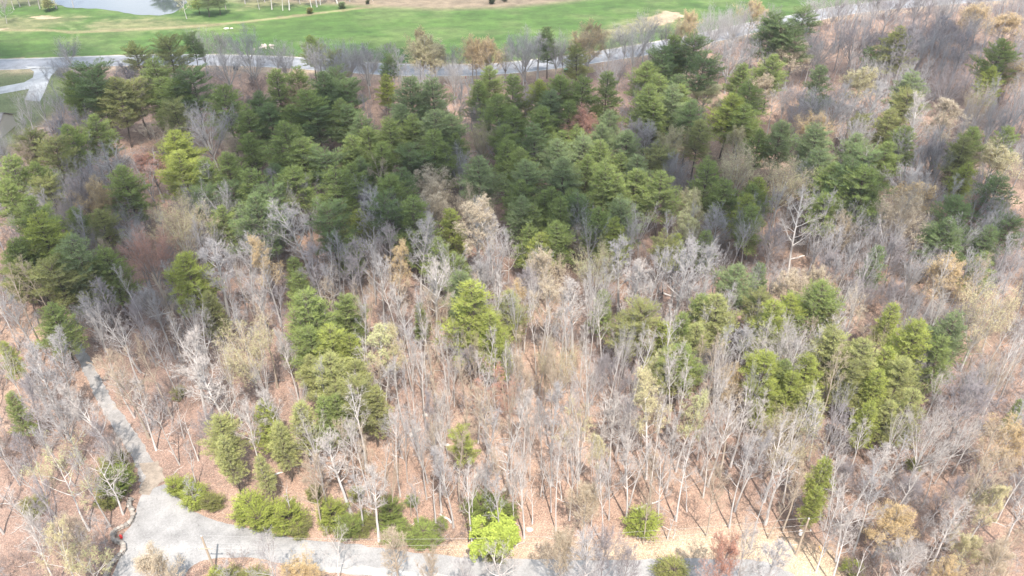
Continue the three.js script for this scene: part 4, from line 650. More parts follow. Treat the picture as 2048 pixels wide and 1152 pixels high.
  ['crook', 'white', 0, -0.9, -131.8, 15.5, 6.4, 'crooked pale bare tree left of the pale lime domed tree'],
  ['round', 'grey', 2, -4.7, -124.3, 14.6, 7.0, 'round-crowned grey bare tree behind and right of the big white-limbed tree'],
  ['tall', 'buff', 3, 5.3, -109.3, 20.7, 7.0, 'straight tan-budding tree behind the pale yellow domed tree'],
  ['round', 'orange', 1, 0.8, -119.0, 12.1, 5.0, 'slim round-crowned orange-budding tree behind and right of the bright central pine'],
  ['round', 'buff', 0, 14.2, -138.9, 12.2, 5.1, 'small round-crowned tan-budding tree behind the pale lime domed tree'],
  ['vase', 'lime', 0, 16.1, -123.8, 17.6, 8.4, 'pale lime domed tree with open crown right of centre'],
  ['tall', 'grey', 1, 21.0, -121.9, 20.4, 6.7, 'straight grey bare tree right of the pale lime domed tree'],
  ['tall', 'grey', 0, 26.2, -120.3, 18.8, 5.6, 'straight grey bare tree behind and left of the silvery spreading tree'],
  ['tall', 'white', 1, 22.1, -115.8, 20.1, 6.5, 'straight pale bare tree before and right of the pale lime domed tree'],
  ['tall', 'grey', 2, 24.9, -115.4, 19.6, 6.2, 'straight grey bare tree before and right of the pale lime domed tree'],
  ['tall', 'white', 1, 11.3, -110.9, 19.8, 6.3, 'straight pale bare tree behind the pale yellow domed tree'],
  ['vase', 'yellow', 2, 8.1, -98.1, 16.5, 7.6, 'pale yellow domed tree where the sunlit slope begins'],
  ['vase', 'purple', 2, 17.3, -96.5, 16.4, 7.5, 'fan-shaped purplish-grey bare tree right of the pale yellow domed tree'],
  ['round', 'lime', 1, 24.3, -98.3, 13.0, 5.7, 'round-crowned lime-budding tree right of the pale yellow domed tree'],
  ['crook', 'red', 2, -3.3, -90.9, 17.8, 8.2, 'low reddish crooked tree on the sunlit slope'],
  ['crook', 'grey', 0, -10.9, -100.7, 14.3, 5.4, 'crooked grey bare tree before and left of the bright central pine'],
  ['round', 'purple', 1, -7.1, -102.2, 11.5, 4.5, 'slim round-crowned purplish-grey bare tree in front of the bright central pine'],
  ['crook', 'grey', 0, -17.8, -102.2, 16.0, 6.8, 'crooked grey bare tree in front of the big white-limbed tree'],
  ['tall', 'lime', 1, -23.0, -98.9, 18.4, 5.3, 'straight lime-budding tree before and left of the big white-limbed tree'],
  ['tall', 'yellow', 2, -19.7, -97.8, 17.1, 4.3, 'slim straight yellow-budding tree in front of the big white-limbed tree'],
  ['tall', 'tan', 2, 2.7, -91.8, 17.7, 4.7, 'slim straight tan bare tree right of the low reddish tree'],
  ['tall', 'tan', 2, 6.5, -92.6, 17.3, 4.5, 'slim straight tan bare tree in front of the pale yellow domed tree'],
  ['tall', 'tan', 3, -13.7, -109.5, 17.9, 4.9, 'slim straight tan bare tree in front of the big white-limbed tree'],
  ['tall', 'purple', 1, -30.5, -121.0, 16.5, 3.8, 'slim straight purplish-grey bare tree left of the big white-limbed tree'],
  ['tall', 'grey', 0, 30.6, -121.3, 17.4, 4.5, 'slim straight grey bare tree right of the pale lime domed tree'],
  ['round', 'buff', 2, 7.0, -125.9, 14.7, 7.0, 'round-crowned tan-budding tree left of the pale lime domed tree'],
  ['round', 'buff', 0, -17.1, -145.5, 15.6, 8.6, 'round-crowned tan-budding tree behind the big white-limbed tree'],
  ['tall', 'purple', 1, -29.2, -124.4, 18.0, 5.0, 'slim straight purplish-grey bare tree behind and left of the big white-limbed tree'],
  ['tall', 'white', 0, -18.7, -109.5, 17.9, 4.9, 'slim straight pale bare tree before and left of the big white-limbed tree'],
  ['round', 'purple', 1, 3.0, -123.5, 13.1, 5.8, 'round-crowned purplish-grey bare tree left of the pale lime domed tree'],
  ['tall', 'grey', 3, 17.5, -115.0, 17.2, 4.3, 'slim straight grey bare tree in front of the pale lime domed tree'],
  ['tall', 'white', 1, 12.2, -103.6, 15.2, 2.8, 'slim straight pale bare tree behind and right of the pale yellow domed tree'],
  ['round', 'purple', 1, 16.1, -102.2, 11.1, 4.2, 'slim round-crowned purplish-grey bare tree right of the pale yellow domed tree'],
  ['round', 'lime', 1, 38.4, -148.9, 14.1, 6.6, 'round-crowned lime-budding tree behind and right of the pale lime domed tree'],
  ['round', 'lime', 1, 37.7, -142.4, 13.3, 6.0, 'round-crowned lime-budding tree left of the bushy dark hillside pine'],
  ['round', 'grey', 1, 43.0, -141.9, 14.9, 7.2, 'round-crowned grey bare tree left of the bushy dark hillside pine'],
  ['tall', 'white', 3, 58.3, -136.2, 21.0, 9.7, 'straight pale bare tree before and left of the bushy dark hillside pine'],
  ['round', 'purple', 2, 53.5, -137.1, 14.2, 6.6, 'round-crowned purplish-grey bare tree before and left of the bushy dark hillside pine'],
  ['round', 'buff', 2, 68.7, -140.5, 13.3, 5.9, 'round-crowned tan-budding tree in front of the bushy dark hillside pine'],
  ['vase', 'grey', 2, 71.5, -146.3, 15.0, 6.5, 'fan-shaped grey bare tree in front of the bushy dark hillside pine'],
  ['vase', 'buff', 1, 79.7, -138.6, 20.0, 12.3, 'wide fan-shaped tan-budding tree before and right of the bushy dark hillside pine'],
  ['vase', 'purple', 0, 76.9, -140.4, 15.4, 6.7, 'fan-shaped purplish-grey bare tree before and right of the bushy dark hillside pine'],
  ['vase', 'grey', 1, 77.4, -124.3, 16.1, 7.3, 'fan-shaped grey bare tree behind and left of the flat orange-crowned tree'],
  ['crook', 'buff', 1, 60.9, -110.3, 17.3, 7.8, 'crooked tan-budding tree behind and right of the silvery spreading tree'],
  ['round', 'orange', 2, 82.4, -120.0, 15.6, 9.8, 'flat orange-crowned budding tree near the right edge'],
  ['vase', 'yellow', 1, 81.5, -106.6, 19.8, 10.6, 'great yellowish fan-shaped tree at the right edge'],
  ['vase', 'grey', 2, 71.9, -112.7, 15.6, 6.9, 'fan-shaped grey bare tree behind and left of the great yellowish fan tree'],
  ['vase', 'white', 0, 45.1, -100.0, 19.6, 9.9, 'silvery spreading bare tree between green pines on the right'],
  ['tall', 'grey', 1, 38.8, -100.7, 17.2, 4.4, 'slim straight grey bare tree left of the silvery spreading tree'],
  ['tall', 'grey', 2, 30.4, -116.5, 21.0, 9.1, 'straight grey bare tree behind and right of the pale yellow domed tree'],
  ['tall', 'grey', 1, 37.3, -121.9, 18.9, 5.6, 'straight grey bare tree behind the silvery spreading tree'],
  ['crook', 'white', 0, 99.8, -139.5, 18.3, 8.7, 'crooked pale bare tree before and right of the broad orange hillside tree'],
  ['vase', 'purple', 0, 96.7, -128.0, 14.8, 6.3, 'fan-shaped purplish-grey bare tree right of the flat orange-crowned tree'],
  ['round', 'purple', 2, 33.9, -101.7, 12.3, 5.2, 'small round-crowned purplish-grey bare tree left of the silvery spreading tree'],
  ['round', 'orange', 1, 36.0, -96.8, 11.8, 4.7, 'slim round-crowned orange-budding tree left of the silvery spreading tree'],
  ['round', 'grey', 2, 74.6, -94.4, 14.3, 6.9, 'round-crowned grey bare tree before and left of the great yellowish fan tree'],
  ['round', 'purple', 1, 69.3, -100.8, 12.7, 5.5, 'small round-crowned purplish-grey bare tree left of the great yellowish fan tree'],
  ['round', 'purple', 2, 66.2, -121.7, 11.3, 4.3, 'slim round-crowned purplish-grey bare tree left of the flat orange-crowned tree'],
  ['round', 'buff', 0, 52.4, -120.7, 14.0, 6.5, 'round-crowned tan-budding tree behind the silvery spreading tree'],
  ['round', 'buff', 2, 58.7, -123.6, 12.7, 5.5, 'small round-crowned tan-budding tree behind and right of the silvery spreading tree'],
  ['round', 'purple', 2, 63.0, -127.8, 13.8, 6.3, 'round-crowned purplish-grey bare tree in front of the bushy dark hillside pine'],
  ['round', 'purple', 2, 75.7, -129.3, 14.3, 6.8, 'round-crowned purplish-grey bare tree behind and left of the flat orange-crowned tree'],
  ['vase', 'grey', 1, 50.1, -123.4, 13.3, 5.0, 'fan-shaped grey bare tree behind the silvery spreading tree'],
  ['vase', 'purple', 1, 67.5, -120.1, 13.6, 5.3, 'fan-shaped purplish-grey bare tree left of the flat orange-crowned tree'],
  ['round', 'purple', 2, 72.5, -118.9, 12.5, 5.3, 'small round-crowned purplish-grey bare tree left of the flat orange-crowned tree'],
  ['round', 'purple', 2, 84.6, -130.5, 12.0, 4.9, 'slim round-crowned purplish-grey bare tree behind the flat orange-crowned tree'],
  ['round', 'purple', 0, 85.2, -140.2, 14.3, 6.7, 'round-crowned purplish-grey bare tree in front of the broad orange hillside tree'],
  ['tall', 'grey', 2, 64.5, -126.2, 17.6, 4.6, 'slim straight grey bare tree left of the flat orange-crowned tree'],
  ['crook', 'purple', 0, 40.6, -133.7, 15.1, 6.1, 'crooked purplish-grey bare tree right of the pale lime domed tree'],
  ['round', 'purple', 1, 81.9, -113.0, 12.3, 5.2, 'small round-crowned purplish-grey bare tree behind the great yellowish fan tree'],
  ['round', 'purple', 0, 58.4, -107.9, 10.9, 4.0, 'slim round-crowned purplish-grey bare tree right of the silvery spreading tree'],
  ['crook', 'white', 1, -74.3, -90.5, 15.7, 6.6, 'crooked pale bare tree left of the gravel lane'],
  ['round', 'grey', 2, -69.1, -85.4, 14.7, 7.1, 'round-crowned grey bare tree in front of the gravel lane'],
  ['tall', 'white', 2, -62.8, -84.9, 19.4, 6.0, 'straight pale bare tree before and right of the gravel lane'],
  ['tall', 'white', 1, -58.4, -88.4, 16.0, 3.4, 'slim straight pale bare tree right of the gravel lane'],
  ['crook', 'grey', 0, -53.5, -85.3, 15.5, 6.4, 'crooked grey bare tree left of the pale lane pine'],
  ['snag', 'white', 0, -54.4, -90.6, 10.2, 2.9, 'slim sparse dead pale bare tree behind and left of the pale lane pine'],
  ['crook', 'white', 1, -45.3, -87.2, 17.2, 7.7, 'crooked pale bare tree behind the pale lane pine'],
  ['round', 'purple', 2, -47.6, -86.8, 12.2, 5.0, 'small round-crowned purplish-grey bare tree behind and left of the pale lane pine'],
  ['tall', 'white', 0, -39.8, -83.7, 17.8, 4.8, 'slim straight pale bare tree right of the pale lane pine'],
  ['tall', 'white', 1, -36.7, -86.9, 17.5, 4.6, 'slim straight pale bare tree behind the green hedge shrubs'],
  ['crook', 'white', 2, -58.9, -75.7, 15.4, 6.3, 'crooked pale bare tree behind and left of the winding stone wall'],
  ['crook', 'lime', 0, -62.7, -72.7, 18.4, 8.6, 'pale lime budding crooked tree left of the gravel lane'],
  ['snag', 'grey', 0, -72.7, -80.3, 11.3, 4.5, 'slim sparse dead grey bare tree before and left of the gravel lane'],
  ['tall', 'grey', 3, -60.0, -73.6, 16.7, 3.9, 'slim straight grey bare tree right of the pale lime lane tree'],
  ['round', 'white', 0, -60.8, -83.0, 10.3, 3.4, 'slim round-crowned pale bare tree behind the pale lime lane tree'],
  ['tall', 'white', 0, -63.3, -63.5, 17.3, 4.4, 'slim straight pale bare tree in front of the pale lime lane tree'],
  ['tall', 'tan', 1, -57.7, -64.0, 17.3, 4.4, 'slim straight tan bare tree in front of the winding stone wall'],
  ['tall', 'yellow', 3, -56.6, -58.9, 18.6, 5.4, 'straight yellow-budding tree in front of the winding stone wall'],
  ['crook', 'lime', 2, -55.6, -61.7, 14.5, 5.6, 'crooked lime-budding tree in front of the winding stone wall'],
  ['tall', 'tan', 0, -28.2, -73.0, 17.3, 4.5, 'slim straight tan bare tree right of the green hedge shrubs'],
  ['tall', 'white', 1, -24.3, -75.7, 18.5, 5.4, 'straight pale bare tree right of the green hedge shrubs'],
  ['crook', 'white', 1, -24.1, -63.4, 15.0, 6.0, 'crooked pale bare tree before and right of the green hedge shrubs'],
  ['tall', 'grey', 3, -29.9, -58.0, 17.9, 4.9, 'slim straight grey bare tree in front of the green hedge shrubs'],
  ['round', 'orange', 1, -26.9, -59.3, 12.9, 5.7, 'small round-crowned orange-budding tree before and right of the green hedge shrubs'],
  ['round', 'buff', 2, -44.9, -59.7, 14.2, 6.6, 'round-crowned tan-budding tree in front of the left power pole'],
  ['snag', 'grey', 0, -49.2, -80.5, 10.0, 2.7, 'slim sparse dead grey bare tree left of the pale lane pine'],
  ['tall', 'purple', 2, -75.0, -86.9, 17.5, 4.6, 'slim straight purplish-grey bare tree before and left of the gravel lane'],
  ['tall', 'purple', 1, -71.5, -77.9, 16.1, 3.5, 'slim straight purplish-grey bare tree left of the pale lime lane tree'],
  ['tall', 'purple', 0, -63.8, -67.4, 17.1, 4.3, 'slim straight purplish-grey bare tree in front of the pale lime lane tree'],
  ['tall', 'purple', 0, -61.2, -81.1, 16.2, 3.6, 'slim straight purplish-grey bare tree behind the pale lime lane tree'],
  ['tall', 'white', 3, -24.7, -81.5, 15.9, 3.3, 'slim straight pale bare tree behind and right of the green hedge shrubs'],
  ['snag', 'white', 0, -33.1, -75.1, 10.6, 3.2, 'slim sparse dead pale bare tree behind and right of the green hedge shrubs'],
  ['snag', 'white', 0, -50.7, -86.0, 11.2, 3.8, 'slim sparse dead pale bare tree left of the pale lane pine'],
  ['crook', 'grey', 2, -17.7, -86.7, 14.8, 5.9, 'crooked grey bare tree behind and left of the small round lone pine'],
  ['snag', 'grey', 0, -18.6, -84.2, 10.4, 3.1, 'slim sparse dead grey bare tree left of the small round lone pine'],
  ['tall', 'tan', 3, -2.9, -83.5, 19.7, 6.2, 'straight tan bare tree behind and left of the white slope tree'],
  ['crook', 'white', 2, -0.2, -79.3, 17.0, 7.6, 'white forked crooked tree in the middle of the sunlit slope'],
  ['tall', 'grey', 2, -8.7, -73.3, 17.3, 4.5, 'slim straight grey bare tree in front of the small round lone pine'],
  ['round', 'white', 0, -12.2, -84.7, 10.3, 3.4, 'slim round-crowned pale bare tree behind and left of the small round lone pine'],
  ['round', 'grey', 0, -3.9, -76.9, 10.8, 3.9, 'slim round-crowned grey bare tree behind the paired green shrubs'],
  ['tall', 'white', 1, -19.5, -71.0, 17.6, 4.7, 'slim straight pale bare tree before and left of the small round lone pine'],
  ['snag', 'grey', 0, -19.8, -80.5, 11.8, 4.8, 'slim sparse dead grey bare tree right of the green hedge shrubs'],
  ['snag', 'grey', 0, -11.4, -73.5, 11.8, 4.3, 'slim sparse dead grey bare tree before and left of the small round lone pine'],
  ['snag', 'tan', 0, -15.2, -75.3, 9.6, 2.4, 'slim sparse dead tan bare tree left of the small round lone pine'],
  ['tall', 'white', 2, 1.9, -86.5, 17.9, 4.9, 'slim straight pale bare tree behind the white slope tree'],
  ['tall', 'grey', 2, 4.6, -84.2, 15.9, 3.3, 'slim straight grey bare tree behind and right of the white slope tree'],
  ['snag', 'white', 0, 3.0, -73.9, 9.9, 2.6, 'slim sparse dead pale bare tree before and right of the white slope tree'],
  ['snag', 'white', 0, 7.6, -78.2, 9.6, 2.4, 'slim sparse dead pale bare tree before and left of the yellowish crooked tree'],
  ['crook', 'yellow', 1, 10.6, -81.4, 18.3, 8.5, 'yellowish crooked tree with wide limbs on the sunlit slope'],
  ['round', 'white', 1, 17.0, -87.7, 15.0, 7.8, 'round-crowned pale bare tree behind and right of the yellowish crooked tree'],
  ['tall', 'yellow', 2, 21.3, -83.0, 21.2, 7.3, 'straight yellow-budding tree behind the round roadside shrub'],
  ['tall', 'white', 2, 17.2, -74.8, 18.1, 5.1, 'straight pale bare tree behind and left of the round roadside shrub'],
  ['tall', 'white', 3, 21.7, -73.6, 17.4, 4.5, 'slim straight pale bare tree right of the round roadside shrub'],
  ['tall', 'grey', 1, 6.3, -87.6, 16.8, 4.0, 'slim straight grey bare tree behind and left of the yellowish crooked tree'],
  ['round', 'buff', 2, 10.5, -71.3, 12.2, 5.1, 'small round-crowned tan-budding tree in front of the yellowish crooked tree'],
  ['crook', 'white', 2, -1.6, -61.6, 14.9, 5.9, 'crooked pale bare tree in front of the paired green shrubs'],
  ['tall', 'grey', 0, 8.8, -57.8, 19.5, 6.1, 'straight grey bare tree before and left of the round roadside shrub'],
  ['snag', 'white', 0, 22.9, -71.4, 9.2, 2.2, 'slim sparse dead pale bare tree right of the round roadside shrub'],
  ['tall', 'yellow', 2, 13.0, -78.5, 15.4, 2.9, 'slim straight yellow-budding tree before and right of the yellowish crooked tree'],
  ['tall', 'white', 3, 8.8, -81.5, 15.9, 3.3, 'slim straight pale bare tree left of the yellowish crooked tree'],
  ['snag', 'white', 0, 4.4, -78.8, 9.6, 2.4, 'slim sparse dead pale bare tree right of the white slope tree'],
  ['tall', 'grey', 3, -5.3, -58.1, 17.0, 4.2, 'slim straight grey bare tree in front of the paired green shrubs'],
  ['tall', 'grey', 2, 2.5, -56.9, 16.4, 3.7, 'slim straight grey bare tree in front of the white slope tree'],
  ['tall', 'tan', 1, -15.3, -61.0, 17.5, 4.6, 'slim straight tan bare tree before and left of the paired green shrubs'],
  ['tall', 'tan', 2, -10.8, -57.7, 17.0, 4.2, 'slim straight tan bare tree in front of the small round lone pine'],
  ['tall', 'white', 0, -10.4, -86.6, 16.4, 3.7, 'slim straight pale bare tree behind and left of the small round lone pine'],
  ['tall', 'purple', 2, -12.5, -85.4, 16.3, 3.6, 'slim straight purplish-grey bare tree behind and left of the small round lone pine'],
  ['tall', 'purple', 3, 18.5, -85.6, 16.0, 3.4, 'slim straight purplish-grey bare tree right of the yellowish crooked tree'],
  ['tall', 'grey', 3, 14.6, -74.8, 15.0, 2.6, 'slim straight grey bare tree left of the round roadside shrub'],
  ['round', 'buff', 2, 6.7, -61.7, 15.8, 2.8, 'slim round-crowned tan-budding tree before and right of the paired green shrubs'],
  ['round', 'purple', 2, 11.8, -61.5, 16.4, 3.3, 'slim round-crowned purplish-grey bare tree before and left of the round roadside shrub'],
  ['round', 'purple', 0, 15.0, -61.0, 13.7, 3.6, 'slim round-crowned purplish-grey bare tree in front of the round roadside shrub'],
  ['tall', 'tan', 0, 21.8, -86.2, 15.6, 3.0, 'slim straight tan bare tree behind the round roadside shrub'],
  ['vase', 'yellow', 2, 40.2, -80.9, 18.5, 9.1, 'big silver fan-shaped tree leaning right behind the right power pole'],
  ['tall', 'grey', 2, 34.0, -76.6, 17.5, 4.6, 'slim straight grey bare tree before and left of the big silver fan tree'],
  ['tall', 'white', 3, 30.8, -81.4, 21.1, 7.2, 'straight pale bare tree left of the big silver fan tree'],
  ['tall', 'lime', 2, 26.3, -84.4, 17.8, 4.8, 'slim straight lime-budding tree behind and right of the round roadside shrub'],
  ['tall', 'white', 0, 29.7, -79.2, 16.5, 3.8, 'slim straight pale bare tree left of the big silver fan tree'],
  ['crook', 'white', 1, 26.7, -76.5, 13.0, 4.4, 'slim crooked pale bare tree right of the round roadside shrub'],
  ['tall', 'tan', 3, 28.7, -71.9, 17.3, 4.4, 'slim straight tan bare tree right of the round roadside shrub'],
  ['tall', 'white', 0, 24.1, -80.1, 15.5, 3.0, 'slim straight pale bare tree behind and right of the round roadside shrub'],
  ['tall', 'purple', 3, 47.4, -80.0, 18.7, 5.5, 'straight purplish-grey bare tree behind and right of the lone pine behind the pole'],
  ['tall', 'white', 1, 51.6, -76.3, 17.8, 4.8, 'slim straight pale bare tree right of the lone pine behind the pole'],
  ['vase', 'white', 0, 62.1, -81.2, 18.2, 9.4, 'wide pale fan-shaped tree near the lower right'],
  ['round', 'purple', 2, 70.0, -87.6, 16.8, 8.7, 'round-crowned purplish-grey bare tree behind and right of the wide pale fan tree'],
  ['crook', 'white', 1, 46.4, -67.5, 18.3, 8.5, 'white crooked tree with wide forked crown right of the power pole'],
  ['round', 'purple', 0, 57.8, -74.8, 11.7, 4.7, 'slim round-crowned purplish-grey bare tree before and left of the wide pale fan tree'],
  ['round', 'orange', 1, 52.0, -68.4, 13.1, 5.8, 'round-crowned orange-budding tree right of the white forked tree'],
  ['tall', 'tan', 0, 62.8, -69.8, 20.6, 6.9, 'straight tan bare tree in front of the wide pale fan tree'],
  ['round', 'orange', 2, 72.6, -80.1, 15.5, 7.7, 'round-crowned orange-budding tree right of the wide pale fan tree'],
  ['tall', 'purple', 2, 60.4, -72.1, 16.3, 3.6, 'slim straight purplish-grey bare tree in front of the wide pale fan tree'],
  ['tall', 'white', 3, 43.0, -65.8, 16.4, 3.7, 'slim straight pale bare tree before and right of the right power pole'],
  ['tall', 'grey', 1, 31.7, -59.1, 19.7, 5.4, 'straight grey bare tree before and left of the right power pole'],
  ['round', 'red', 0, 27.2, -60.7, 17.2, 4.8, 'slim round-crowned reddish budding tree before and right of the round roadside shrub'],
  ['round', 'white', 0, 51.9, -61.7, 12.7, 5.5, 'small round-crowned pale bare tree before and right of the white forked tree'],
  ['crook', 'white', 2, 56.6, -64.7, 13.2, 4.6, 'slim crooked pale bare tree right of the white forked tree'],
  ['tall', 'tan', 3, 62.1, -60.2, 16.8, 4.0, 'slim straight tan bare tree right of the white forked tree'],
  ['tall', 'yellow', 2, 65.1, -69.0, 17.2, 4.3, 'slim straight yellow-budding tree in front of the wide pale fan tree'],
  ['tall', 'white', 1, 59.0, -65.8, 16.7, 4.0, 'slim straight pale bare tree right of the white forked tree'],
  ['tall', 'grey', 0, 49.1, -68.5, 17.8, 4.8, 'slim straight grey bare tree right of the white forked tree'],
  ['round', 'purple', 2, 50.0, -77.5, 11.1, 4.2, 'slim round-crowned purplish-grey bare tree right of the lone pine behind the pole'],
  ['tall', 'white', 0, 29.6, -60.2, 19.6, 3.7, 'slim straight pale bare tree before and left of the right power pole'],
  ['round', 'yellow', 1, 61.8, -64.5, 11.6, 4.6, 'slim round-crowned yellow-budding tree in front of the wide pale fan tree'],
  ['snag', 'tan', 0, 49.4, -61.4, 10.5, 3.2, 'slim sparse dead tan bare tree before and right of the white forked tree'],
  ['snag', 'white', 0, 46.8, -62.7, 10.5, 3.2, 'slim sparse dead pale bare tree in front of the white forked tree'],
  ['round', 'buff', 0, 63.6, -62.1, 11.5, 4.5, 'slim round-crowned tan-budding tree in front of the wide pale fan tree'],
  ['round', 'orange', 0, 56.6, -60.5, 11.5, 4.4, 'slim round-crowned orange-budding tree before and right of the white forked tree'],
  ['tall', 'white', 1, 44.6, -63.9, 16.0, 3.4, 'slim straight pale bare tree before and left of the white forked tree'],
  ['needle', 'bright', 2, -113.6, -209.6, 12.0, 7.0, 'round yellow-green pine ringed by darker pines at the upper left'],
  ['tall', 'purple', 1, -188.4, -296.6, 9.0, 6.0, 'small straight purplish-grey bare tree before and left of the pond'],
  ['round', 'purple', 2, -193.5, -312.2, 11.0, 6.0, 'small round-crowned purplish-grey bare tree left of the pond'],
  ['tall', 'purple', 3, -184.0, -313.4, 13.0, 6.0, 'straight purplish-grey bare tree left of the pond'],
  ['tall', 'purple', 1, -177.8, -314.0, 14.0, 6.0, 'straight purplish-grey bare tree behind the concrete driveway loop'],
  ['tall', 'purple', 3, -171.7, -315.2, 14.0, 6.0, 'straight purplish-grey bare tree behind the grey house roof'],
  ['round', 'purple', 2, -193.0, -315.9, 12.0, 7.0, 'small round-crowned purplish-grey bare tree behind and left of the concrete driveway loop'],
  ['round', 'purple', 1, -189.7, -317.1, 12.0, 7.0, 'small round-crowned purplish-grey bare tree behind and left of the grey house roof'],
  ['crook', 'lime', 2, -122.9, -301.7, 12.0, 6.0, 'small crooked lime-budding tree right of the pond'],
  ['tall', 'grey', 3, -98.3, -312.8, 13.0, 5.0, 'straight grey bare tree behind the white rock pile'],
  ['tall', 'grey', 1, -93.4, -312.8, 13.0, 5.0, 'straight grey bare tree behind the black roadside box'],
  ['tall', 'white', 3, -88.9, -311.6, 12.0, 5.0, 'small straight pale bare tree behind the white rock pile'],
  ['tall', 'white', 1, -86.5, -312.2, 12.0, 5.0, 'small straight pale bare tree behind the black roadside box'],
  ['tall', 'white', 2, -78.5, -315.2, 14.0, 5.0, 'straight pale bare tree behind the white rock pile'],
  ['tall', 'grey', 1, -76.5, -315.9, 14.0, 6.0, 'straight grey bare tree behind and left of the pale yellow roadside tree'],
  ['tall', 'white', 2, -75.6, -318.3, 14.0, 6.0, 'straight pale bare tree behind the black roadside box'],
  ['tall', 'white', 1, -69.1, -319.6, 14.0, 6.0, 'straight pale bare tree behind and left of the pale yellow roadside tree'],
  ['tall', 'tan', 0, -55.3, -321.5, 14.0, 6.0, 'straight tan bare tree behind and right of the white rock pile'],
  ['round', 'purple', 2, -111.3, -312.8, 12.0, 6.0, 'small round-crowned purplish-grey bare tree behind and left of the white rock pile'],
  ['round', 'purple', 1, -64.6, -322.1, 12.0, 6.0, 'small round-crowned purplish-grey bare tree behind and right of the white rock pile'],
  ['round', 'purple', 2, -83.9, -319.6, 13.0, 6.0, 'round-crowned purplish-grey bare tree behind the white rock pile'],
  ['round', 'purple', 1, -105.7, -319.6, 12.0, 6.0, 'small round-crowned purplish-grey bare tree right of the pond'],
  ['round', 'red', 1, -98.3, -321.5, 12.0, 6.0, 'small round-crowned reddish budding tree behind the white rock pile'],
  ['vase', 'grey', 1, -141.3, -247.2, 13.0, 8.0, 'fan-shaped grey bare tree behind and right of the concrete driveway loop'],
  ['vase', 'grey', 1, -98.2, -246.3, 16.0, 9.0, 'fan-shaped grey bare tree before and left of the black roadside box'],
  ['round', 'purple', 2, -92.0, -247.2, 14.0, 8.0, 'round-crowned purplish-grey bare tree in front of the black roadside box'],
  ['vase', 'grey', 1, -83.1, -243.9, 18.0, 11.0, 'fan-shaped grey bare tree in front of the white rock pile'],
  ['vase', 'grey', 2, -75.0, -247.2, 13.0, 8.0, 'fan-shaped grey bare tree before and right of the white rock pile'],
  ['vase', 'grey', 1, -58.5, -241.0, 15.0, 9.0, 'nearest fan-shaped grey bare tree right of the black roadside box'],
  ['vase', 'grey', 2, -50.4, -239.8, 15.0, 9.0, 'nearest fan-shaped grey bare tree left of the pale yellow roadside tree'],
  ['round', 'grey', 1, -44.7, -238.2, 14.0, 8.0, 'round-crowned grey bare tree left of the pale yellow roadside tree'],
  ['tall', 'purple', 3, -36.8, -238.2, 15.0, 7.0, 'straight purplish-grey bare tree left of the pale yellow roadside tree'],
  ['round', 'yellow', 1, -28.1, -238.2, 17.0, 11.0, 'round-crowned yellow-budding tree left of the pale yellow roadside tree'],
  ['round', 'yellow', 0, -23.8, -236.7, 15.0, 10.0, 'round-crowned yellow-budding tree before and right of the pale yellow roadside tree'],
  ['vase', 'grey', 0, -18.7, -238.2, 14.0, 8.0, 'fan-shaped grey bare tree before and left of the red roadside hydrant'],
  ['round', 'orange', 2, -12.5, -240.6, 15.0, 9.0, 'round-crowned orange-budding tree right of the pale yellow roadside tree'],
  ['round', 'orange', 0, -7.7, -239.8, 15.0, 10.0, 'second round-crowned orange-budding tree before and right of the red roadside hydrant'],
  ['vase', 'purple', 1, -2.2, -240.6, 13.0, 7.0, 'fan-shaped purplish-grey bare tree right of the red roadside hydrant'],
  ['vase', 'grey', 1, 4.1, -241.4, 18.0, 12.0, 'wide fan-shaped grey bare tree left of the tall thin roadside pine'],
  ['tall', 'grey', 1, 8.1, -243.0, 15.0, 8.0, 'straight grey bare tree left of the tall thin roadside pine'],
  ['vase', 'grey', 2, 16.3, -246.3, 16.0, 9.0, 'fan-shaped grey bare tree before and left of the white mailbox'],
  ['round', 'orange', 2, 24.5, -248.8, 17.0, 10.0, 'round-crowned orange-budding tree right of the white mailbox'],
  ['vase', 'grey', 0, 31.3, -251.4, 14.0, 8.0, 'fan-shaped grey bare tree right of the tall thin roadside pine'],
  ['vase', 'grey', 1, 36.5, -254.0, 15.0, 9.0, 'fan-shaped grey bare tree behind and left of the large grey roadside fan tree'],
  ['vase', 'grey', 0, 43.7, -258.4, 18.0, 11.0, 'second fan-shaped grey bare tree right of the white mailbox'],
  ['vase', 'purple', 0, 51.3, -259.3, 14.0, 9.0, 'fan-shaped purplish-grey bare tree behind and left of the large grey roadside fan tree'],
  ['vase', 'grey', 2, 68.9, -267.5, 18.0, 12.0, 'wide fan-shaped grey bare tree behind and left of the darkest roadside pine'],
  ['vase', 'grey', 2, 76.1, -271.3, 18.0, 12.0, 'wide fan-shaped grey bare tree before and right of the far sand bunker'],
  ['round', 'orange', 2, 81.7, -274.2, 16.0, 10.0, 'round-crowned orange-budding tree behind the darkest roadside pine'],
  ['vase', 'purple', 1, 89.2, -276.2, 14.0, 9.0, 'fan-shaped purplish-grey bare tree behind the darkest roadside pine'],
  ['vase', 'grey', 1, 107.2, -283.3, 16.0, 10.0, 'fan-shaped grey bare tree before and left of the top-right road bend'],
  ['vase', 'grey', 2, 115.7, -287.4, 17.0, 10.0, 'fan-shaped grey bare tree left of the golden-topped corner tree'],
  ['tall', 'grey', 0, 124.0, -290.6, 18.0, 9.0, 'straight grey bare tree in front of the top-right road bend'],
  ['vase', 'purple', 2, 132.2, -292.8, 16.0, 10.0, 'fan-shaped purplish-grey bare tree in front of the top-right road bend'],
  ['vase', 'grey', 1, 142.6, -296.1, 17.0, 11.0, 'fan-shaped grey bare tree before and right of the top-right road bend'],
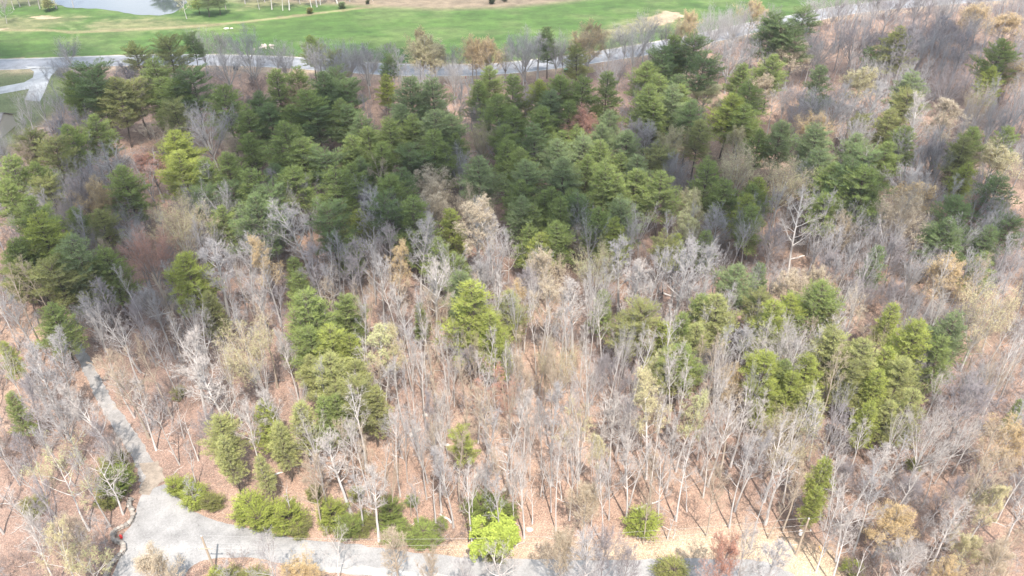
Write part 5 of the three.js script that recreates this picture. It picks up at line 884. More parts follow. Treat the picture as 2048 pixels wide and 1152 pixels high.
  ['round', 'purple', 1, 155.2, -299.4, 17.0, 11.0, 'round-crowned purplish-grey bare tree behind the golden-topped corner tree'],
  ['vase', 'purple', 1, 166.1, -302.8, 18.0, 12.0, 'wide fan-shaped purplish-grey bare tree behind the golden-topped corner tree'],
  ['vase', 'grey', 2, 176.1, -304.0, 18.0, 12.0, 'wide fan-shaped grey bare tree behind and right of the golden-topped corner tree'],
  ['round', 'purple', 0, 186.7, -306.3, 17.0, 11.0, 'round-crowned purplish-grey bare tree behind and right of the golden-topped corner tree'],
  ['vase', 'purple', 1, 195.0, -307.5, 18.0, 12.0, 'wide fan-shaped purplish-grey bare tree behind and right of the golden-topped corner tree'],
  ['round', 'purple', 0, 142.5, -281.7, 17.0, 11.0, 'round-crowned purplish-grey bare tree behind and left of the golden-topped corner tree'],
  ['vase', 'grey', 2, 152.5, -284.3, 17.0, 10.0, 'fan-shaped grey bare tree behind and left of the golden-topped corner tree'],
  ['round', 'purple', 1, 162.2, -281.7, 17.0, 11.0, 'round-crowned purplish-grey bare tree before and right of the top-right road bend'],
  ['vase', 'purple', 2, 179.6, -284.3, 17.0, 11.0, 'fan-shaped purplish-grey bare tree behind and right of the golden-topped corner tree'],
  ['round', 'purple', 0, 129.9, -276.7, 16.0, 10.0, 'round-crowned purplish-grey bare tree in front of the top-right road bend'],
  ['needle', 'dark', 5, -147.7, -342.0, 10.0, 9.0, 'small dark green open flat-topped pine behind and right of the pond'],
  ['needle', 'dark', 5, -141.1, -339.2, 9.0, 8.0, 'small dark green open flat-topped pine behind and left of the white rock pile'],
  ['needle', 'dark', 4, -115.2, -304.0, 8.0, 8.5, 'small dark green open flat-topped pine right of the pond'],
  ['needle', 'dark', 5, -111.7, -306.3, 7.0, 7.0, 'small dark green open flat-topped pine behind the black roadside box'],
  ['needle', 'green', 3, -119.4, -306.3, 6.5, 6.0, 'small mid-green full-crowned pine right of the pond'],
  ['needle', 'olive', 6, -179.0, -311.0, 5.0, 5.0, 'small olive-green slender pine left of the pond'],
  ['slim', 'white', 2, 39.1, -114.4, 16.1, 3.6, 'mid-sized pale forked young tree behind and left of the silvery spreading tree'],
  ['slim', 'tan', 1, -83.3, -88.7, 18.2, 5.0, 'tall tan leaning young tree left of the gravel lane'],
  ['slim', 'grey', 0, -25.7, -104.8, 18.9, 4.2, 'tall grey pole-like young tree before and left of the big white-limbed tree'],
  ['slim', 'white', 1, 86.4, -102.1, 16.7, 3.7, 'mid-sized pale leaning young tree before and right of the great yellowish fan tree'],
  ['slim', 'tan', 0, -2.3, -73.0, 20.4, 3.3, 'tall tan pole-like young tree before and right of the paired green shrubs'],
  ['slim', 'white', 1, -66.1, -102.7, 16.6, 4.6, 'mid-sized pale leaning young tree before and right of the white crooked oak'],
  ['slim', 'white', 1, 76.1, -72.2, 18.2, 4.2, 'tall pale leaning young tree before and right of the wide pale fan tree'],
  ['slim', 'white', 0, -21.0, -93.7, 13.7, 4.6, 'short pale pole-like young tree left of the low reddish tree'],
  ['slim', 'white', 1, -25.0, -100.7, 15.1, 4.6, 'mid-sized pale leaning young tree before and left of the big white-limbed tree'],
  ['slim', 'white', 1, 80.5, -95.7, 19.5, 3.5, 'tall pale leaning young tree in front of the great yellowish fan tree'],
  ['slim', 'grey', 1, -75.2, -72.2, 17.9, 3.9, 'mid-sized grey leaning young tree left of the pale lime lane tree'],
  ['slim', 'white', 1, -22.0, -78.4, 16.1, 3.5, 'mid-sized pale leaning young tree right of the green hedge shrubs'],
  ['slim', 'white', 0, 26.1, -92.7, 20.8, 5.0, 'tall pale pole-like young tree behind and left of the big silver fan tree'],
  ['slim', 'tan', 1, 21.4, -90.0, 14.4, 3.5, 'short tan leaning young tree behind and right of the yellowish crooked tree'],
  ['slim', 'tan', 0, -59.3, -106.6, 15.6, 4.0, 'mid-sized tan pole-like young tree in front of the lone pyramid pine'],
  ['slim', 'white', 1, 4.8, -101.2, 20.9, 3.4, 'tall pale leaning young tree behind and left of the pale yellow domed tree'],
  ['slim', 'tan', 2, 63.1, -103.5, 14.9, 3.3, 'short tan forked young tree behind the wide pale fan tree'],
  ['slim', 'white', 2, -9.5, -105.1, 13.8, 4.4, 'short pale forked young tree before and left of the bright central pine'],
  ['slim', 'white', 2, -51.0, -98.8, 21.0, 3.3, 'tall pale forked young tree left of the dense olive fan tree'],
  ['slim', 'white', 2, 8.8, -101.2, 18.3, 3.5, 'tall pale forked young tree behind the pale yellow domed tree'],
  ['slim', 'white', 0, 27.0, -95.0, 18.3, 4.0, 'tall pale pole-like young tree left of the silvery spreading tree'],
  ['slim', 'white', 1, 38.0, -74.1, 19.9, 5.2, 'tall pale leaning young tree behind and left of the right power pole'],
  ['slim', 'grey', 2, 14.1, -99.0, 13.1, 4.3, 'short grey forked young tree right of the pale yellow domed tree'],
  ['slim', 'white', 0, 42.0, -78.5, 19.5, 4.0, 'tall pale pole-like young tree before and right of the big silver fan tree'],
  ['slim', 'white', 0, 51.3, -103.0, 18.2, 4.8, 'tall pale pole-like young tree right of the silvery spreading tree'],
  ['slim', 'white', 1, 80.2, -80.6, 14.1, 5.0, 'short pale leaning young tree right of the wide pale fan tree'],
  ['slim', 'tan', 1, 33.2, -96.8, 17.9, 3.7, 'mid-sized tan leaning young tree left of the silvery spreading tree'],
  ['slim', 'tan', 1, -33.6, -116.5, 15.4, 4.2, 'mid-sized tan leaning young tree behind and right of the dense olive fan tree'],
  ['slim', 'grey', 2, 66.2, -73.6, 14.8, 3.8, 'short grey forked young tree before and right of the wide pale fan tree'],
  ['slim', 'white', 0, -15.2, -103.2, 14.8, 4.5, 'short pale pole-like young tree left of the bright central pine'],
  ['slim', 'tan', 1, -90.9, -101.0, 17.3, 4.0, 'mid-sized tan leaning young tree before and left of the big blue-green pine'],
  ['slim', 'white', 0, 15.7, -84.2, 15.0, 5.0, 'short pale pole-like young tree right of the yellowish crooked tree'],
  ['slim', 'tan', 2, 5.6, -96.8, 20.3, 3.4, 'tall tan forked young tree left of the pale yellow domed tree'],
  ['slim', 'white', 1, 26.9, -90.2, 19.5, 3.5, 'tall pale leaning young tree behind and left of the big silver fan tree'],
  ['slim', 'white', 1, 35.4, -85.7, 18.5, 5.0, 'tall pale leaning young tree behind and left of the lone pine behind the pole'],
  ['slim', 'white', 0, -72.1, -120.3, 15.8, 3.5, 'mid-sized pale pole-like young tree right of the big blue-green pine'],
  ['slim', 'white', 2, 39.3, -84.6, 14.6, 5.1, 'short pale forked young tree behind the big silver fan tree'],
  ['slim', 'white', 1, 45.6, -88.2, 17.9, 3.3, 'mid-sized pale leaning young tree behind and right of the big silver fan tree'],
  ['slim', 'tan', 0, -10.2, -78.8, 17.3, 3.6, 'mid-sized tan pole-like young tree left of the small round lone pine'],
  ['slim', 'white', 0, 72.4, -74.1, 17.6, 3.5, 'mid-sized pale pole-like young tree before and right of the wide pale fan tree'],
  ['slim', 'grey', 1, -1.5, -69.8, 18.0, 3.9, 'tall grey leaning young tree in front of the paired green shrubs'],
  ['slim', 'white', 2, -5.9, -74.1, 15.1, 4.7, 'mid-sized pale forked young tree left of the paired green shrubs'],
  ['slim', 'white', 0, 36.1, -80.6, 14.3, 3.9, 'short pale pole-like young tree left of the big silver fan tree'],
  ['slim', 'grey', 2, -16.4, -81.5, 16.7, 3.5, 'mid-sized grey forked young tree left of the small round lone pine'],
  ['slim', 'tan', 2, -78.1, -76.9, 19.8, 4.5, 'tall tan forked young tree left of the pale lime lane tree'],
  ['slim', 'white', 2, 57.9, -83.0, 16.5, 3.7, 'mid-sized pale forked young tree left of the wide pale fan tree'],
  ['slim', 'white', 0, 49.9, -97.7, 13.3, 4.3, 'short pale pole-like young tree right of the silvery spreading tree'],
  ['slim', 'white', 2, 3.8, -115.2, 18.7, 4.2, 'tall pale forked young tree behind and right of the bright central pine'],
  ['slim', 'white', 2, 94.1, -109.8, 18.8, 4.4, 'tall pale forked young tree right of the great yellowish fan tree'],
  ['slim', 'grey', 1, -13.2, -81.3, 17.6, 3.4, 'mid-sized grey leaning young tree left of the small round lone pine'],
  ['slim', 'tan', 1, -7.3, -111.0, 19.5, 4.5, 'tall tan leaning young tree behind the bright central pine'],
  ['slim', 'white', 2, 17.9, -82.6, 18.3, 5.0, 'tall pale forked young tree right of the yellowish crooked tree'],
  ['slim', 'tan', 1, 31.2, -100.5, 14.9, 3.5, 'short tan leaning young tree left of the silvery spreading tree'],
  ['slim', 'white', 2, -80.1, -99.6, 15.0, 3.5, 'short pale forked young tree left of the white crooked oak'],
  ['slim', 'white', 2, 90.0, -98.3, 18.1, 3.3, 'tall pale forked young tree before and right of the great yellowish fan tree'],
  ['slim', 'tan', 1, 9.1, -118.7, 13.4, 4.8, 'short tan leaning young tree before and left of the pale lime domed tree'],
  ['slim', 'grey', 0, -63.8, -119.7, 17.0, 4.2, 'mid-sized grey pole-like young tree left of the lone pyramid pine'],
  ['slim', 'white', 0, 30.3, -87.1, 16.8, 4.0, 'mid-sized pale pole-like young tree behind and left of the big silver fan tree'],
  ['slim', 'white', 1, -14.9, -121.5, 14.7, 3.4, 'short pale leaning young tree behind the big white-limbed tree'],
  ['slim', 'tan', 2, 76.4, -99.0, 18.8, 3.4, 'tall tan forked young tree before and left of the great yellowish fan tree'],
  ['slim', 'white', 2, -80.4, -84.4, 16.1, 3.8, 'mid-sized pale forked young tree before and left of the gravel lane'],
  ['slim', 'grey', 1, 75.6, -84.0, 15.9, 4.3, 'mid-sized grey leaning young tree right of the wide pale fan tree'],
  ['slim', 'tan', 2, -17.7, -74.4, 15.3, 3.3, 'mid-sized tan forked young tree left of the small round lone pine'],
  ['slim', 'white', 2, 18.6, -102.2, 16.0, 4.6, 'mid-sized pale forked young tree right of the pale yellow domed tree'],
  ['slim', 'white', 1, -3.9, -87.3, 13.7, 4.8, 'short pale leaning young tree in front of the low reddish tree'],
  ['slim', 'tan', 0, -49.7, -119.5, 16.0, 3.3, 'mid-sized tan pole-like young tree right of the lone pyramid pine'],
  ['slim', 'white', 2, 91.2, -103.6, 20.5, 3.3, 'tall pale forked young tree before and right of the flat orange-crowned tree'],
  ['slim', 'white', 1, -3.6, -110.8, 20.3, 5.0, 'tall pale leaning young tree behind and right of the bright central pine'],
  ['slim', 'white', 2, 57.9, -111.5, 20.5, 4.9, 'tall pale forked young tree behind and right of the silvery spreading tree'],
  ['slim', 'tan', 0, -7.6, -92.7, 18.0, 4.8, 'tall tan pole-like young tree left of the low reddish tree'],
  ['slim', 'white', 0, 13.9, -112.7, 18.7, 3.6, 'tall pale pole-like young tree in front of the pale lime domed tree'],
  ['slim', 'grey', 1, -22.0, -72.2, 14.0, 4.6, 'short grey leaning young tree right of the green hedge shrubs'],
  ['slim', 'white', 2, 11.8, -73.5, 20.6, 4.2, 'tall pale forked young tree in front of the yellowish crooked tree'],
  ['slim', 'tan', 1, 21.1, -77.2, 13.3, 4.5, 'short tan leaning young tree behind and right of the round roadside shrub'],
  ['slim', 'grey', 0, -68.6, -75.0, 13.7, 4.4, 'short grey pole-like young tree left of the pale lime lane tree'],
  ['slim', 'grey', 2, 19.7, -93.4, 15.7, 3.6, 'mid-sized grey forked young tree right of the pale yellow domed tree'],
  ['slim', 'white', 2, -10.4, -91.1, 15.8, 4.7, 'mid-sized pale forked young tree left of the low reddish tree'],
  ['slim', 'tan', 2, -0.4, -85.2, 19.8, 3.8, 'tall tan forked young tree behind the white slope tree'],
  ['slim', 'grey', 2, 38.5, -91.0, 18.2, 3.2, 'tall grey forked young tree behind the big silver fan tree'],
  ['slim', 'white', 0, -22.0, -102.7, 16.5, 4.0, 'mid-sized pale pole-like young tree before and left of the big white-limbed tree'],
  ['slim', 'white', 1, 87.5, -108.5, 13.2, 3.7, 'short pale leaning young tree right of the great yellowish fan tree'],
  ['slim', 'white', 2, 2.8, -81.7, 16.7, 3.3, 'mid-sized pale forked young tree behind and right of the white slope tree'],
  ['slim', 'white', 0, 13.3, -96.5, 17.1, 4.2, 'mid-sized pale pole-like young tree right of the pale yellow domed tree'],
  ['slim', 'white', 0, 17.9, -77.4, 18.5, 4.4, 'tall pale pole-like young tree behind the round roadside shrub'],
  ['slim', 'white', 0, 54.7, -71.5, 16.6, 4.0, 'mid-sized pale pole-like young tree right of the white forked tree'],
  ['slim', 'grey', 2, 95.9, -117.4, 16.3, 4.0, 'mid-sized grey forked young tree right of the flat orange-crowned tree'],
  ['slim', 'grey', 0, -18.1, -92.8, 15.7, 4.5, 'mid-sized grey pole-like young tree left of the low reddish tree'],
  ['slim', 'white', 0, -5.6, -89.5, 18.3, 3.9, 'tall pale pole-like young tree left of the low reddish tree'],
  ['slim', 'grey', 2, 9.6, -93.5, 14.3, 3.9, 'short grey forked young tree in front of the pale yellow domed tree'],
  ['slim', 'grey', 2, 0.9, -107.1, 20.5, 5.2, 'tall grey forked young tree right of the bright central pine'],
  ['slim', 'white', 0, -21.9, -116.2, 15.6, 4.5, 'mid-sized pale pole-like young tree left of the big white-limbed tree'],
  ['slim', 'white', 0, 10.5, -87.4, 14.5, 4.6, 'short pale pole-like young tree behind the yellowish crooked tree'],
  ['slim', 'tan', 0, -62.6, -114.2, 18.7, 3.3, 'tall tan pole-like young tree before and left of the lone pyramid pine'],
  ['slim', 'white', 2, 70.1, -83.5, 13.9, 4.7, 'short pale forked young tree right of the wide pale fan tree'],
  ['slim', 'white', 0, 16.5, -106.3, 17.4, 4.7, 'mid-sized pale pole-like young tree behind and right of the pale yellow domed tree'],
  ['slim', 'grey', 2, -22.8, -91.7, 14.9, 3.3, 'short grey forked young tree behind and left of the small round lone pine'],
  ['slim', 'grey', 0, 34.7, -69.6, 14.1, 3.7, 'short grey pole-like young tree left of the right power pole'],
  ['slim', 'grey', 2, -3.9, -107.6, 19.7, 4.9, 'tall grey forked young tree before and right of the big white-limbed tree'],
  ['slim', 'white', 1, 78.2, -117.8, 20.2, 3.5, 'tall pale leaning young tree left of the flat orange-crowned tree'],
  ['slim', 'white', 0, 10.1, -78.7, 16.2, 3.3, 'mid-sized pale pole-like young tree in front of the yellowish crooked tree'],
  ['slim', 'tan', 1, -20.9, -75.9, 19.6, 3.4, 'tall tan leaning young tree left of the small round lone pine'],
  ['slim', 'white', 1, 38.6, -88.4, 15.5, 3.9, 'mid-sized pale leaning young tree behind the big silver fan tree'],
  ['slim', 'white', 2, -39.3, -91.8, 20.9, 3.3, 'tall pale forked young tree before and right of the dense olive fan tree'],
  ['slim', 'white', 2, -17.0, -97.3, 17.7, 3.5, 'mid-sized pale forked young tree before and left of the bright central pine'],
  ['slim', 'tan', 0, 43.1, -85.5, 14.7, 4.0, 'short tan pole-like young tree behind and right of the big silver fan tree'],
  ['slim', 'grey', 0, -45.3, -104.5, 17.5, 5.2, 'mid-sized grey pole-like young tree behind the dense olive fan tree'],
  ['slim', 'tan', 1, -91.6, -108.1, 15.9, 3.9, 'mid-sized tan leaning young tree left of the white crooked oak'],
  ['slim', 'white', 2, 8.6, -74.5, 18.9, 5.0, 'tall pale forked young tree right of the white slope tree'],
  ['slim', 'grey', 2, -13.8, -72.7, 13.2, 3.2, 'short grey forked young tree before and left of the small round lone pine'],
  ['slim', 'white', 1, 26.4, -102.8, 20.9, 4.8, 'tall pale leaning young tree right of the pale yellow domed tree'],
  ['slim', 'white', 0, 88.6, -112.8, 15.7, 4.2, 'mid-sized pale pole-like young tree before and right of the flat orange-crowned tree'],
  ['slim', 'white', 1, 36.7, -103.2, 13.5, 3.4, 'short pale leaning young tree left of the silvery spreading tree'],
  ['slim', 'white', 2, 66.4, -81.5, 18.5, 4.1, 'tall pale forked young tree right of the wide pale fan tree'],
  ['slim', 'grey', 1, -28.1, -76.6, 14.0, 3.5, 'short grey leaning young tree behind and right of the left power pole'],
  ['slim', 'white', 2, 34.3, -94.4, 19.1, 3.5, 'tall pale forked young tree left of the silvery spreading tree'],
  ['slim', 'grey', 2, 40.6, -104.2, 15.1, 4.1, 'mid-sized grey forked young tree behind and left of the silvery spreading tree'],
  ['slim', 'grey', 1, 21.8, -103.4, 16.0, 3.3, 'mid-sized grey leaning young tree right of the pale yellow domed tree'],
  ['slim', 'tan', 1, -20.0, -112.9, 18.4, 4.7, 'tall tan leaning young tree left of the big white-limbed tree'],
  ['slim', 'tan', 1, 2.0, -103.1, 15.0, 4.0, 'short tan leaning young tree behind and left of the pale yellow domed tree'],
  ['slim', 'grey', 2, -78.2, -95.3, 14.1, 5.0, 'short grey forked young tree left of the gravel lane'],
  ['slim', 'white', 0, -0.3, -82.0, 19.4, 4.3, 'tall pale pole-like young tree behind the white slope tree'],
  ['slim', 'white', 1, 83.3, -86.6, 16.9, 3.2, 'mid-sized pale leaning young tree in front of the great yellowish fan tree'],
  ['slim', 'white', 1, 48.5, -87.0, 13.3, 4.4, 'short pale leaning young tree behind and right of the big silver fan tree'],
  ['slim', 'white', 1, -23.2, -83.8, 19.7, 4.9, 'tall pale leaning young tree behind and right of the green hedge shrubs'],
  ['slim', 'tan', 2, -25.4, -108.9, 20.9, 5.0, 'tall tan forked young tree left of the big white-limbed tree'],
  ['slim', 'white', 2, 0.3, -73.8, 16.9, 4.8, 'mid-sized pale forked young tree right of the paired green shrubs'],
  ['slim', 'white', 2, 64.1, -117.1, 13.3, 4.4, 'short pale forked young tree left of the flat orange-crowned tree'],
  ['slim', 'white', 0, 16.1, -93.4, 19.3, 3.3, 'tall pale pole-like young tree right of the pale yellow domed tree'],
  ['slim', 'white', 0, 42.3, -99.3, 19.2, 3.6, 'tall pale pole-like young tree behind the big silver fan tree'],
  ['slim', 'white', 1, 14.0, -87.7, 14.1, 4.9, 'short pale leaning young tree behind and right of the yellowish crooked tree'],
  ['slim', 'white', 0, -17.2, -78.6, 19.6, 4.0, 'tall pale pole-like young tree left of the small round lone pine'],
  ['slim', 'grey', 0, -15.9, -89.8, 18.5, 3.3, 'tall grey pole-like young tree behind and left of the small round lone pine'],
  ['slim', 'grey', 2, 10.8, -84.1, 20.9, 4.7, 'tall grey forked young tree behind the yellowish crooked tree'],
  ['slim', 'white', 1, -64.7, -95.7, 13.6, 4.4, 'short pale leaning young tree behind and right of the gravel lane'],
  ['slim', 'grey', 2, 31.8, -93.4, 15.1, 3.6, 'mid-sized grey forked young tree behind and left of the big silver fan tree'],
  ['slim', 'grey', 2, 0.2, -99.0, 13.4, 3.8, 'short grey forked young tree behind and right of the low reddish tree'],
  ['slim', 'grey', 2, 18.5, -99.3, 20.0, 3.4, 'tall grey forked young tree right of the pale yellow domed tree'],
  ['slim', 'grey', 0, 24.3, -89.6, 14.5, 4.4, 'short grey pole-like young tree behind the round roadside shrub'],
  ['slim', 'tan', 0, 37.7, -71.5, 13.5, 3.6, 'short tan pole-like young tree behind and left of the right power pole'],
  ['slim', 'tan', 1, 51.4, -93.0, 19.8, 4.3, 'tall tan leaning young tree before and right of the silvery spreading tree'],
  ['slim', 'grey', 0, 32.4, -73.4, 19.2, 4.7, 'tall grey pole-like young tree left of the right power pole'],
  ['slim', 'white', 0, 21.6, -80.2, 20.3, 3.6, 'tall pale pole-like young tree right of the yellowish crooked tree'],
  ['slim', 'tan', 2, -6.0, -97.0, 19.2, 3.3, 'tall tan forked young tree behind and left of the low reddish tree'],
  ['slim', 'white', 1, 35.3, -116.1, 13.7, 3.7, 'short pale leaning young tree behind and left of the silvery spreading tree'],
  ['slim', 'tan', 1, -98.3, -116.9, 17.2, 4.1, 'mid-sized tan leaning young tree left of the big blue-green pine'],
  ['slim', 'white', 2, 14.2, -108.1, 20.3, 4.9, 'tall pale forked young tree behind and right of the pale yellow domed tree'],
  ['slim', 'tan', 1, 40.4, -73.1, 15.2, 3.7, 'mid-sized tan leaning young tree behind the right power pole'],
  ['slim', 'white', 0, -88.6, -96.2, 19.4, 4.3, 'tall pale pole-like young tree left of the gravel lane'],
  ['slim', 'white', 1, 53.6, -83.5, 13.5, 3.4, 'short pale leaning young tree left of the wide pale fan tree'],
  ['slim', 'white', 2, 47.5, -105.8, 13.7, 4.9, 'short pale forked young tree behind and right of the silvery spreading tree'],
  ['slim', 'grey', 0, -68.3, -80.7, 15.9, 3.5, 'mid-sized grey pole-like young tree behind and left of the pale lime lane tree'],
  ['slim', 'tan', 1, -13.3, -97.9, 15.9, 4.1, 'mid-sized tan leaning young tree before and left of the bright central pine'],
  ['slim', 'white', 1, 45.4, -78.2, 13.8, 3.8, 'short pale leaning young tree behind the lone pine behind the pole'],
  ['slim', 'white', 1, 1.8, -71.5, 18.0, 3.6, 'mid-sized pale leaning young tree right of the paired green shrubs'],
  ['slim', 'tan', 0, 97.3, -112.9, 14.3, 4.0, 'short tan pole-like young tree right of the flat orange-crowned tree'],
  ['slim', 'white', 1, -14.4, -92.9, 20.4, 3.7, 'tall pale leaning young tree left of the low reddish tree'],
  ['slim', 'tan', 1, -87.7, -118.5, 19.3, 4.7, 'tall tan leaning young tree left of the big blue-green pine'],
  ['slim', 'grey', 2, 45.5, -120.0, 17.1, 3.6, 'mid-sized grey forked young tree behind the silvery spreading tree'],
  ['slim', 'white', 0, 20.5, -97.4, 21.0, 5.0, 'tall pale pole-like young tree behind and right of the yellowish crooked tree'],
  ['slim', 'white', 2, -29.5, -80.9, 17.3, 4.8, 'mid-sized pale forked young tree behind and right of the green hedge shrubs'],
  ['slim', 'white', 1, 46.4, -97.5, 19.0, 5.0, 'tall pale leaning young tree before and right of the silvery spreading tree'],
  ['slim', 'white', 0, 30.2, -83.9, 19.9, 4.3, 'tall pale pole-like young tree left of the big silver fan tree'],
  ['slim', 'grey', 2, -34.2, -90.8, 13.9, 3.7, 'short grey forked young tree before and right of the dense olive fan tree'],
  ['slim', 'white', 0, -5.2, -93.8, 18.8, 3.9, 'tall pale pole-like young tree behind and left of the low reddish tree'],
  ['slim', 'white', 1, -2.8, -96.2, 14.7, 3.9, 'short pale leaning young tree behind the low reddish tree'],
  ['slim', 'white', 2, -93.1, -113.2, 17.2, 4.8, 'mid-sized pale forked young tree before and left of the big blue-green pine'],
  ['slim', 'white', 0, -55.0, -102.6, 16.9, 4.7, 'mid-sized pale pole-like young tree left of the dense olive fan tree'],
  ['slim', 'white', 0, 46.7, -73.3, 17.3, 3.7, 'mid-sized pale pole-like young tree before and right of the lone pine behind the pole'],
  ['slim', 'white', 1, 71.4, -69.7, 14.3, 5.0, 'short pale leaning young tree before and right of the wide pale fan tree'],
  ['slim', 'grey', 1, 8.8, -104.5, 20.1, 4.4, 'tall grey leaning young tree behind the pale yellow domed tree'],
  ['slim', 'white', 0, 2.2, -112.1, 17.0, 4.6, 'mid-sized pale pole-like young tree right of the bright central pine'],
  ['slim', 'white', 2, 12.0, -90.4, 20.6, 5.1, 'tall pale forked young tree behind the yellowish crooked tree'],
  ['slim', 'grey', 1, 44.1, -82.9, 16.6, 4.9, 'mid-sized grey leaning young tree right of the big silver fan tree'],
  ['slim', 'white', 0, -67.3, -69.9, 15.8, 4.9, 'mid-sized pale pole-like young tree left of the pale lime lane tree'],
  ['slim', 'grey', 0, 23.8, -82.9, 15.7, 3.5, 'mid-sized grey pole-like young tree behind and right of the round roadside shrub'],
  ['slim', 'white', 0, 10.1, -108.4, 19.0, 3.7, 'tall pale pole-like young tree behind the pale yellow domed tree'],
  ['slim', 'grey', 0, -14.6, -106.5, 20.2, 3.9, 'tall grey pole-like young tree in front of the big white-limbed tree'],
  ['slim', 'tan', 0, -58.0, -95.3, 18.6, 4.1, 'tall tan pole-like young tree right of the gravel lane'],
  ['slim', 'tan', 1, -89.1, -113.8, 19.5, 4.8, 'tall tan leaning young tree before and left of the big blue-green pine'],
  ['slim', 'white', 1, -30.8, -104.7, 13.3, 4.0, 'short pale leaning young tree right of the dense olive fan tree'],
  ['slim', 'white', 0, 33.4, -87.8, 19.3, 4.8, 'tall pale pole-like young tree behind and left of the lone pine behind the pole'],
  ['slim', 'white', 0, -26.3, -91.8, 14.3, 4.1, 'short pale pole-like young tree behind and right of the green hedge shrubs'],
  ['slim', 'white', 2, 26.5, -111.6, 13.9, 4.0, 'short pale forked young tree before and right of the pale lime domed tree'],
  ['slim', 'tan', 2, -86.2, -92.2, 21.0, 3.8, 'tall tan forked young tree left of the gravel lane'],
  ['slim', 'white', 0, 62.2, -76.5, 15.3, 3.5, 'mid-sized pale pole-like young tree in front of the wide pale fan tree'],
  ['slim', 'white', 0, 24.7, -74.7, 18.7, 4.7, 'tall pale pole-like young tree right of the round roadside shrub'],
  ['slim', 'tan', 1, -41.8, -102.7, 18.4, 4.7, 'tall tan leaning young tree behind and right of the dense olive fan tree'],
  ['slim', 'white', 0, 20.2, -113.1, 13.2, 4.6, 'short pale pole-like young tree in front of the pale lime domed tree'],
  ['slim', 'tan', 1, 33.1, -83.4, 20.0, 5.2, 'tall tan leaning young tree left of the big silver fan tree'],
  ['slim', 'tan', 0, 55.0, -103.9, 18.9, 3.7, 'tall tan pole-like young tree right of the silvery spreading tree'],
  ['slim', 'grey', 1, 38.7, -110.7, 19.3, 4.6, 'tall grey leaning young tree behind and left of the silvery spreading tree'],
  ['slim', 'white', 0, 84.3, -93.8, 17.4, 4.7, 'mid-sized pale pole-like young tree in front of the great yellowish fan tree'],
  ['slim', 'grey', 2, -13.1, -78.2, 18.4, 4.4, 'tall grey forked young tree left of the small round lone pine'],
  ['slim', 'grey', 2, -77.0, -81.0, 17.9, 4.5, 'mid-sized grey forked young tree before and left of the gravel lane'],
  ['slim', 'grey', 1, 84.0, -98.0, 16.0, 3.6, 'mid-sized grey leaning young tree in front of the great yellowish fan tree'],
  ['slim', 'white', 2, 66.3, -85.5, 13.7, 4.4, 'short pale forked young tree behind and right of the wide pale fan tree'],
  ['slim', 'grey', 2, 15.0, -119.9, 18.0, 4.4, 'tall grey forked young tree in front of the pale lime domed tree'],
  ['slim', 'grey', 1, 55.8, -78.5, 15.7, 4.5, 'mid-sized grey leaning young tree left of the wide pale fan tree'],
  ['slim', 'white', 1, 77.0, -77.2, 19.9, 4.2, 'tall pale leaning young tree right of the wide pale fan tree'],
  ['slim', 'grey', 2, -0.1, -90.4, 16.2, 3.4, 'mid-sized grey forked young tree right of the low reddish tree'],
  ['slim', 'white', 1, 54.8, -100.6, 20.0, 5.2, 'tall pale leaning young tree right of the silvery spreading tree'],
  ['slim', 'grey', 0, -30.0, -91.3, 17.3, 3.3, 'mid-sized grey pole-like young tree right of the dense olive fan tree'],
  ['slim', 'tan', 0, -7.9, -76.6, 17.0, 4.0, 'mid-sized tan pole-like young tree in front of the small round lone pine'],
  ['slim', 'white', 0, -0.4, -95.2, 16.9, 3.3, 'mid-sized pale pole-like young tree behind and right of the low reddish tree'],
  ['slim', 'white', 0, 24.1, -94.7, 15.3, 4.2, 'mid-sized pale pole-like young tree behind and right of the yellowish crooked tree'],
  ['slim', 'white', 0, -4.4, -100.0, 17.9, 3.4, 'mid-sized pale pole-like young tree in front of the bright central pine'],
  ['slim', 'white', 2, -83.0, -96.2, 15.8, 4.2, 'mid-sized pale forked young tree left of the gravel lane'],
  ['slim', 'white', 2, 74.6, -108.8, 18.5, 4.1, 'tall pale forked young tree left of the great yellowish fan tree'],
  ['slim', 'grey', 1, 90.8, -116.4, 17.8, 3.2, 'mid-sized grey leaning young tree right of the flat orange-crowned tree'],
  ['slim', 'white', 2, -15.0, -86.5, 14.1, 5.2, 'short pale forked young tree behind and left of the small round lone pine'],
  ['slim', 'white', 2, -10.7, -82.2, 17.0, 4.4, 'mid-sized pale forked young tree behind and left of the small round lone pine'],
  ['slim', 'white', 2, -45.8, -93.9, 20.1, 4.2, 'tall pale forked young tree before and left of the dense olive fan tree'],
  ['slim', 'grey', 1, 47.7, -102.6, 14.1, 4.6, 'short grey leaning young tree behind and right of the silvery spreading tree'],
  ['slim', 'grey', 2, -10.0, -98.1, 13.9, 4.4, 'short grey forked young tree in front of the bright central pine'],
  ['slim', 'tan', 0, -11.5, -107.7, 16.5, 4.8, 'mid-sized tan pole-like young tree left of the bright central pine'],
  ['slim', 'tan', 0, -26.4, -83.5, 14.4, 4.9, 'short tan pole-like young tree behind and right of the green hedge shrubs'],
  ['slim', 'grey', 0, -35.5, -112.2, 16.0, 3.9, 'mid-sized grey pole-like young tree behind and right of the dense olive fan tree'],
  ['slim', 'tan', 1, 86.6, -118.5, 19.0, 5.1, 'tall tan leaning young tree right of the flat orange-crowned tree'],
  ['slim', 'white', 0, 6.5, -72.7, 20.7, 3.6, 'tall pale pole-like young tree before and left of the yellowish crooked tree'],
  ['slim', 'white', 1, -5.8, -70.1, 20.5, 3.4, 'tall pale leaning young tree before and left of the paired green shrubs'],
  ['slim', 'tan', 0, -23.6, -96.3, 13.8, 5.0, 'short tan pole-like young tree before and left of the big white-limbed tree'],
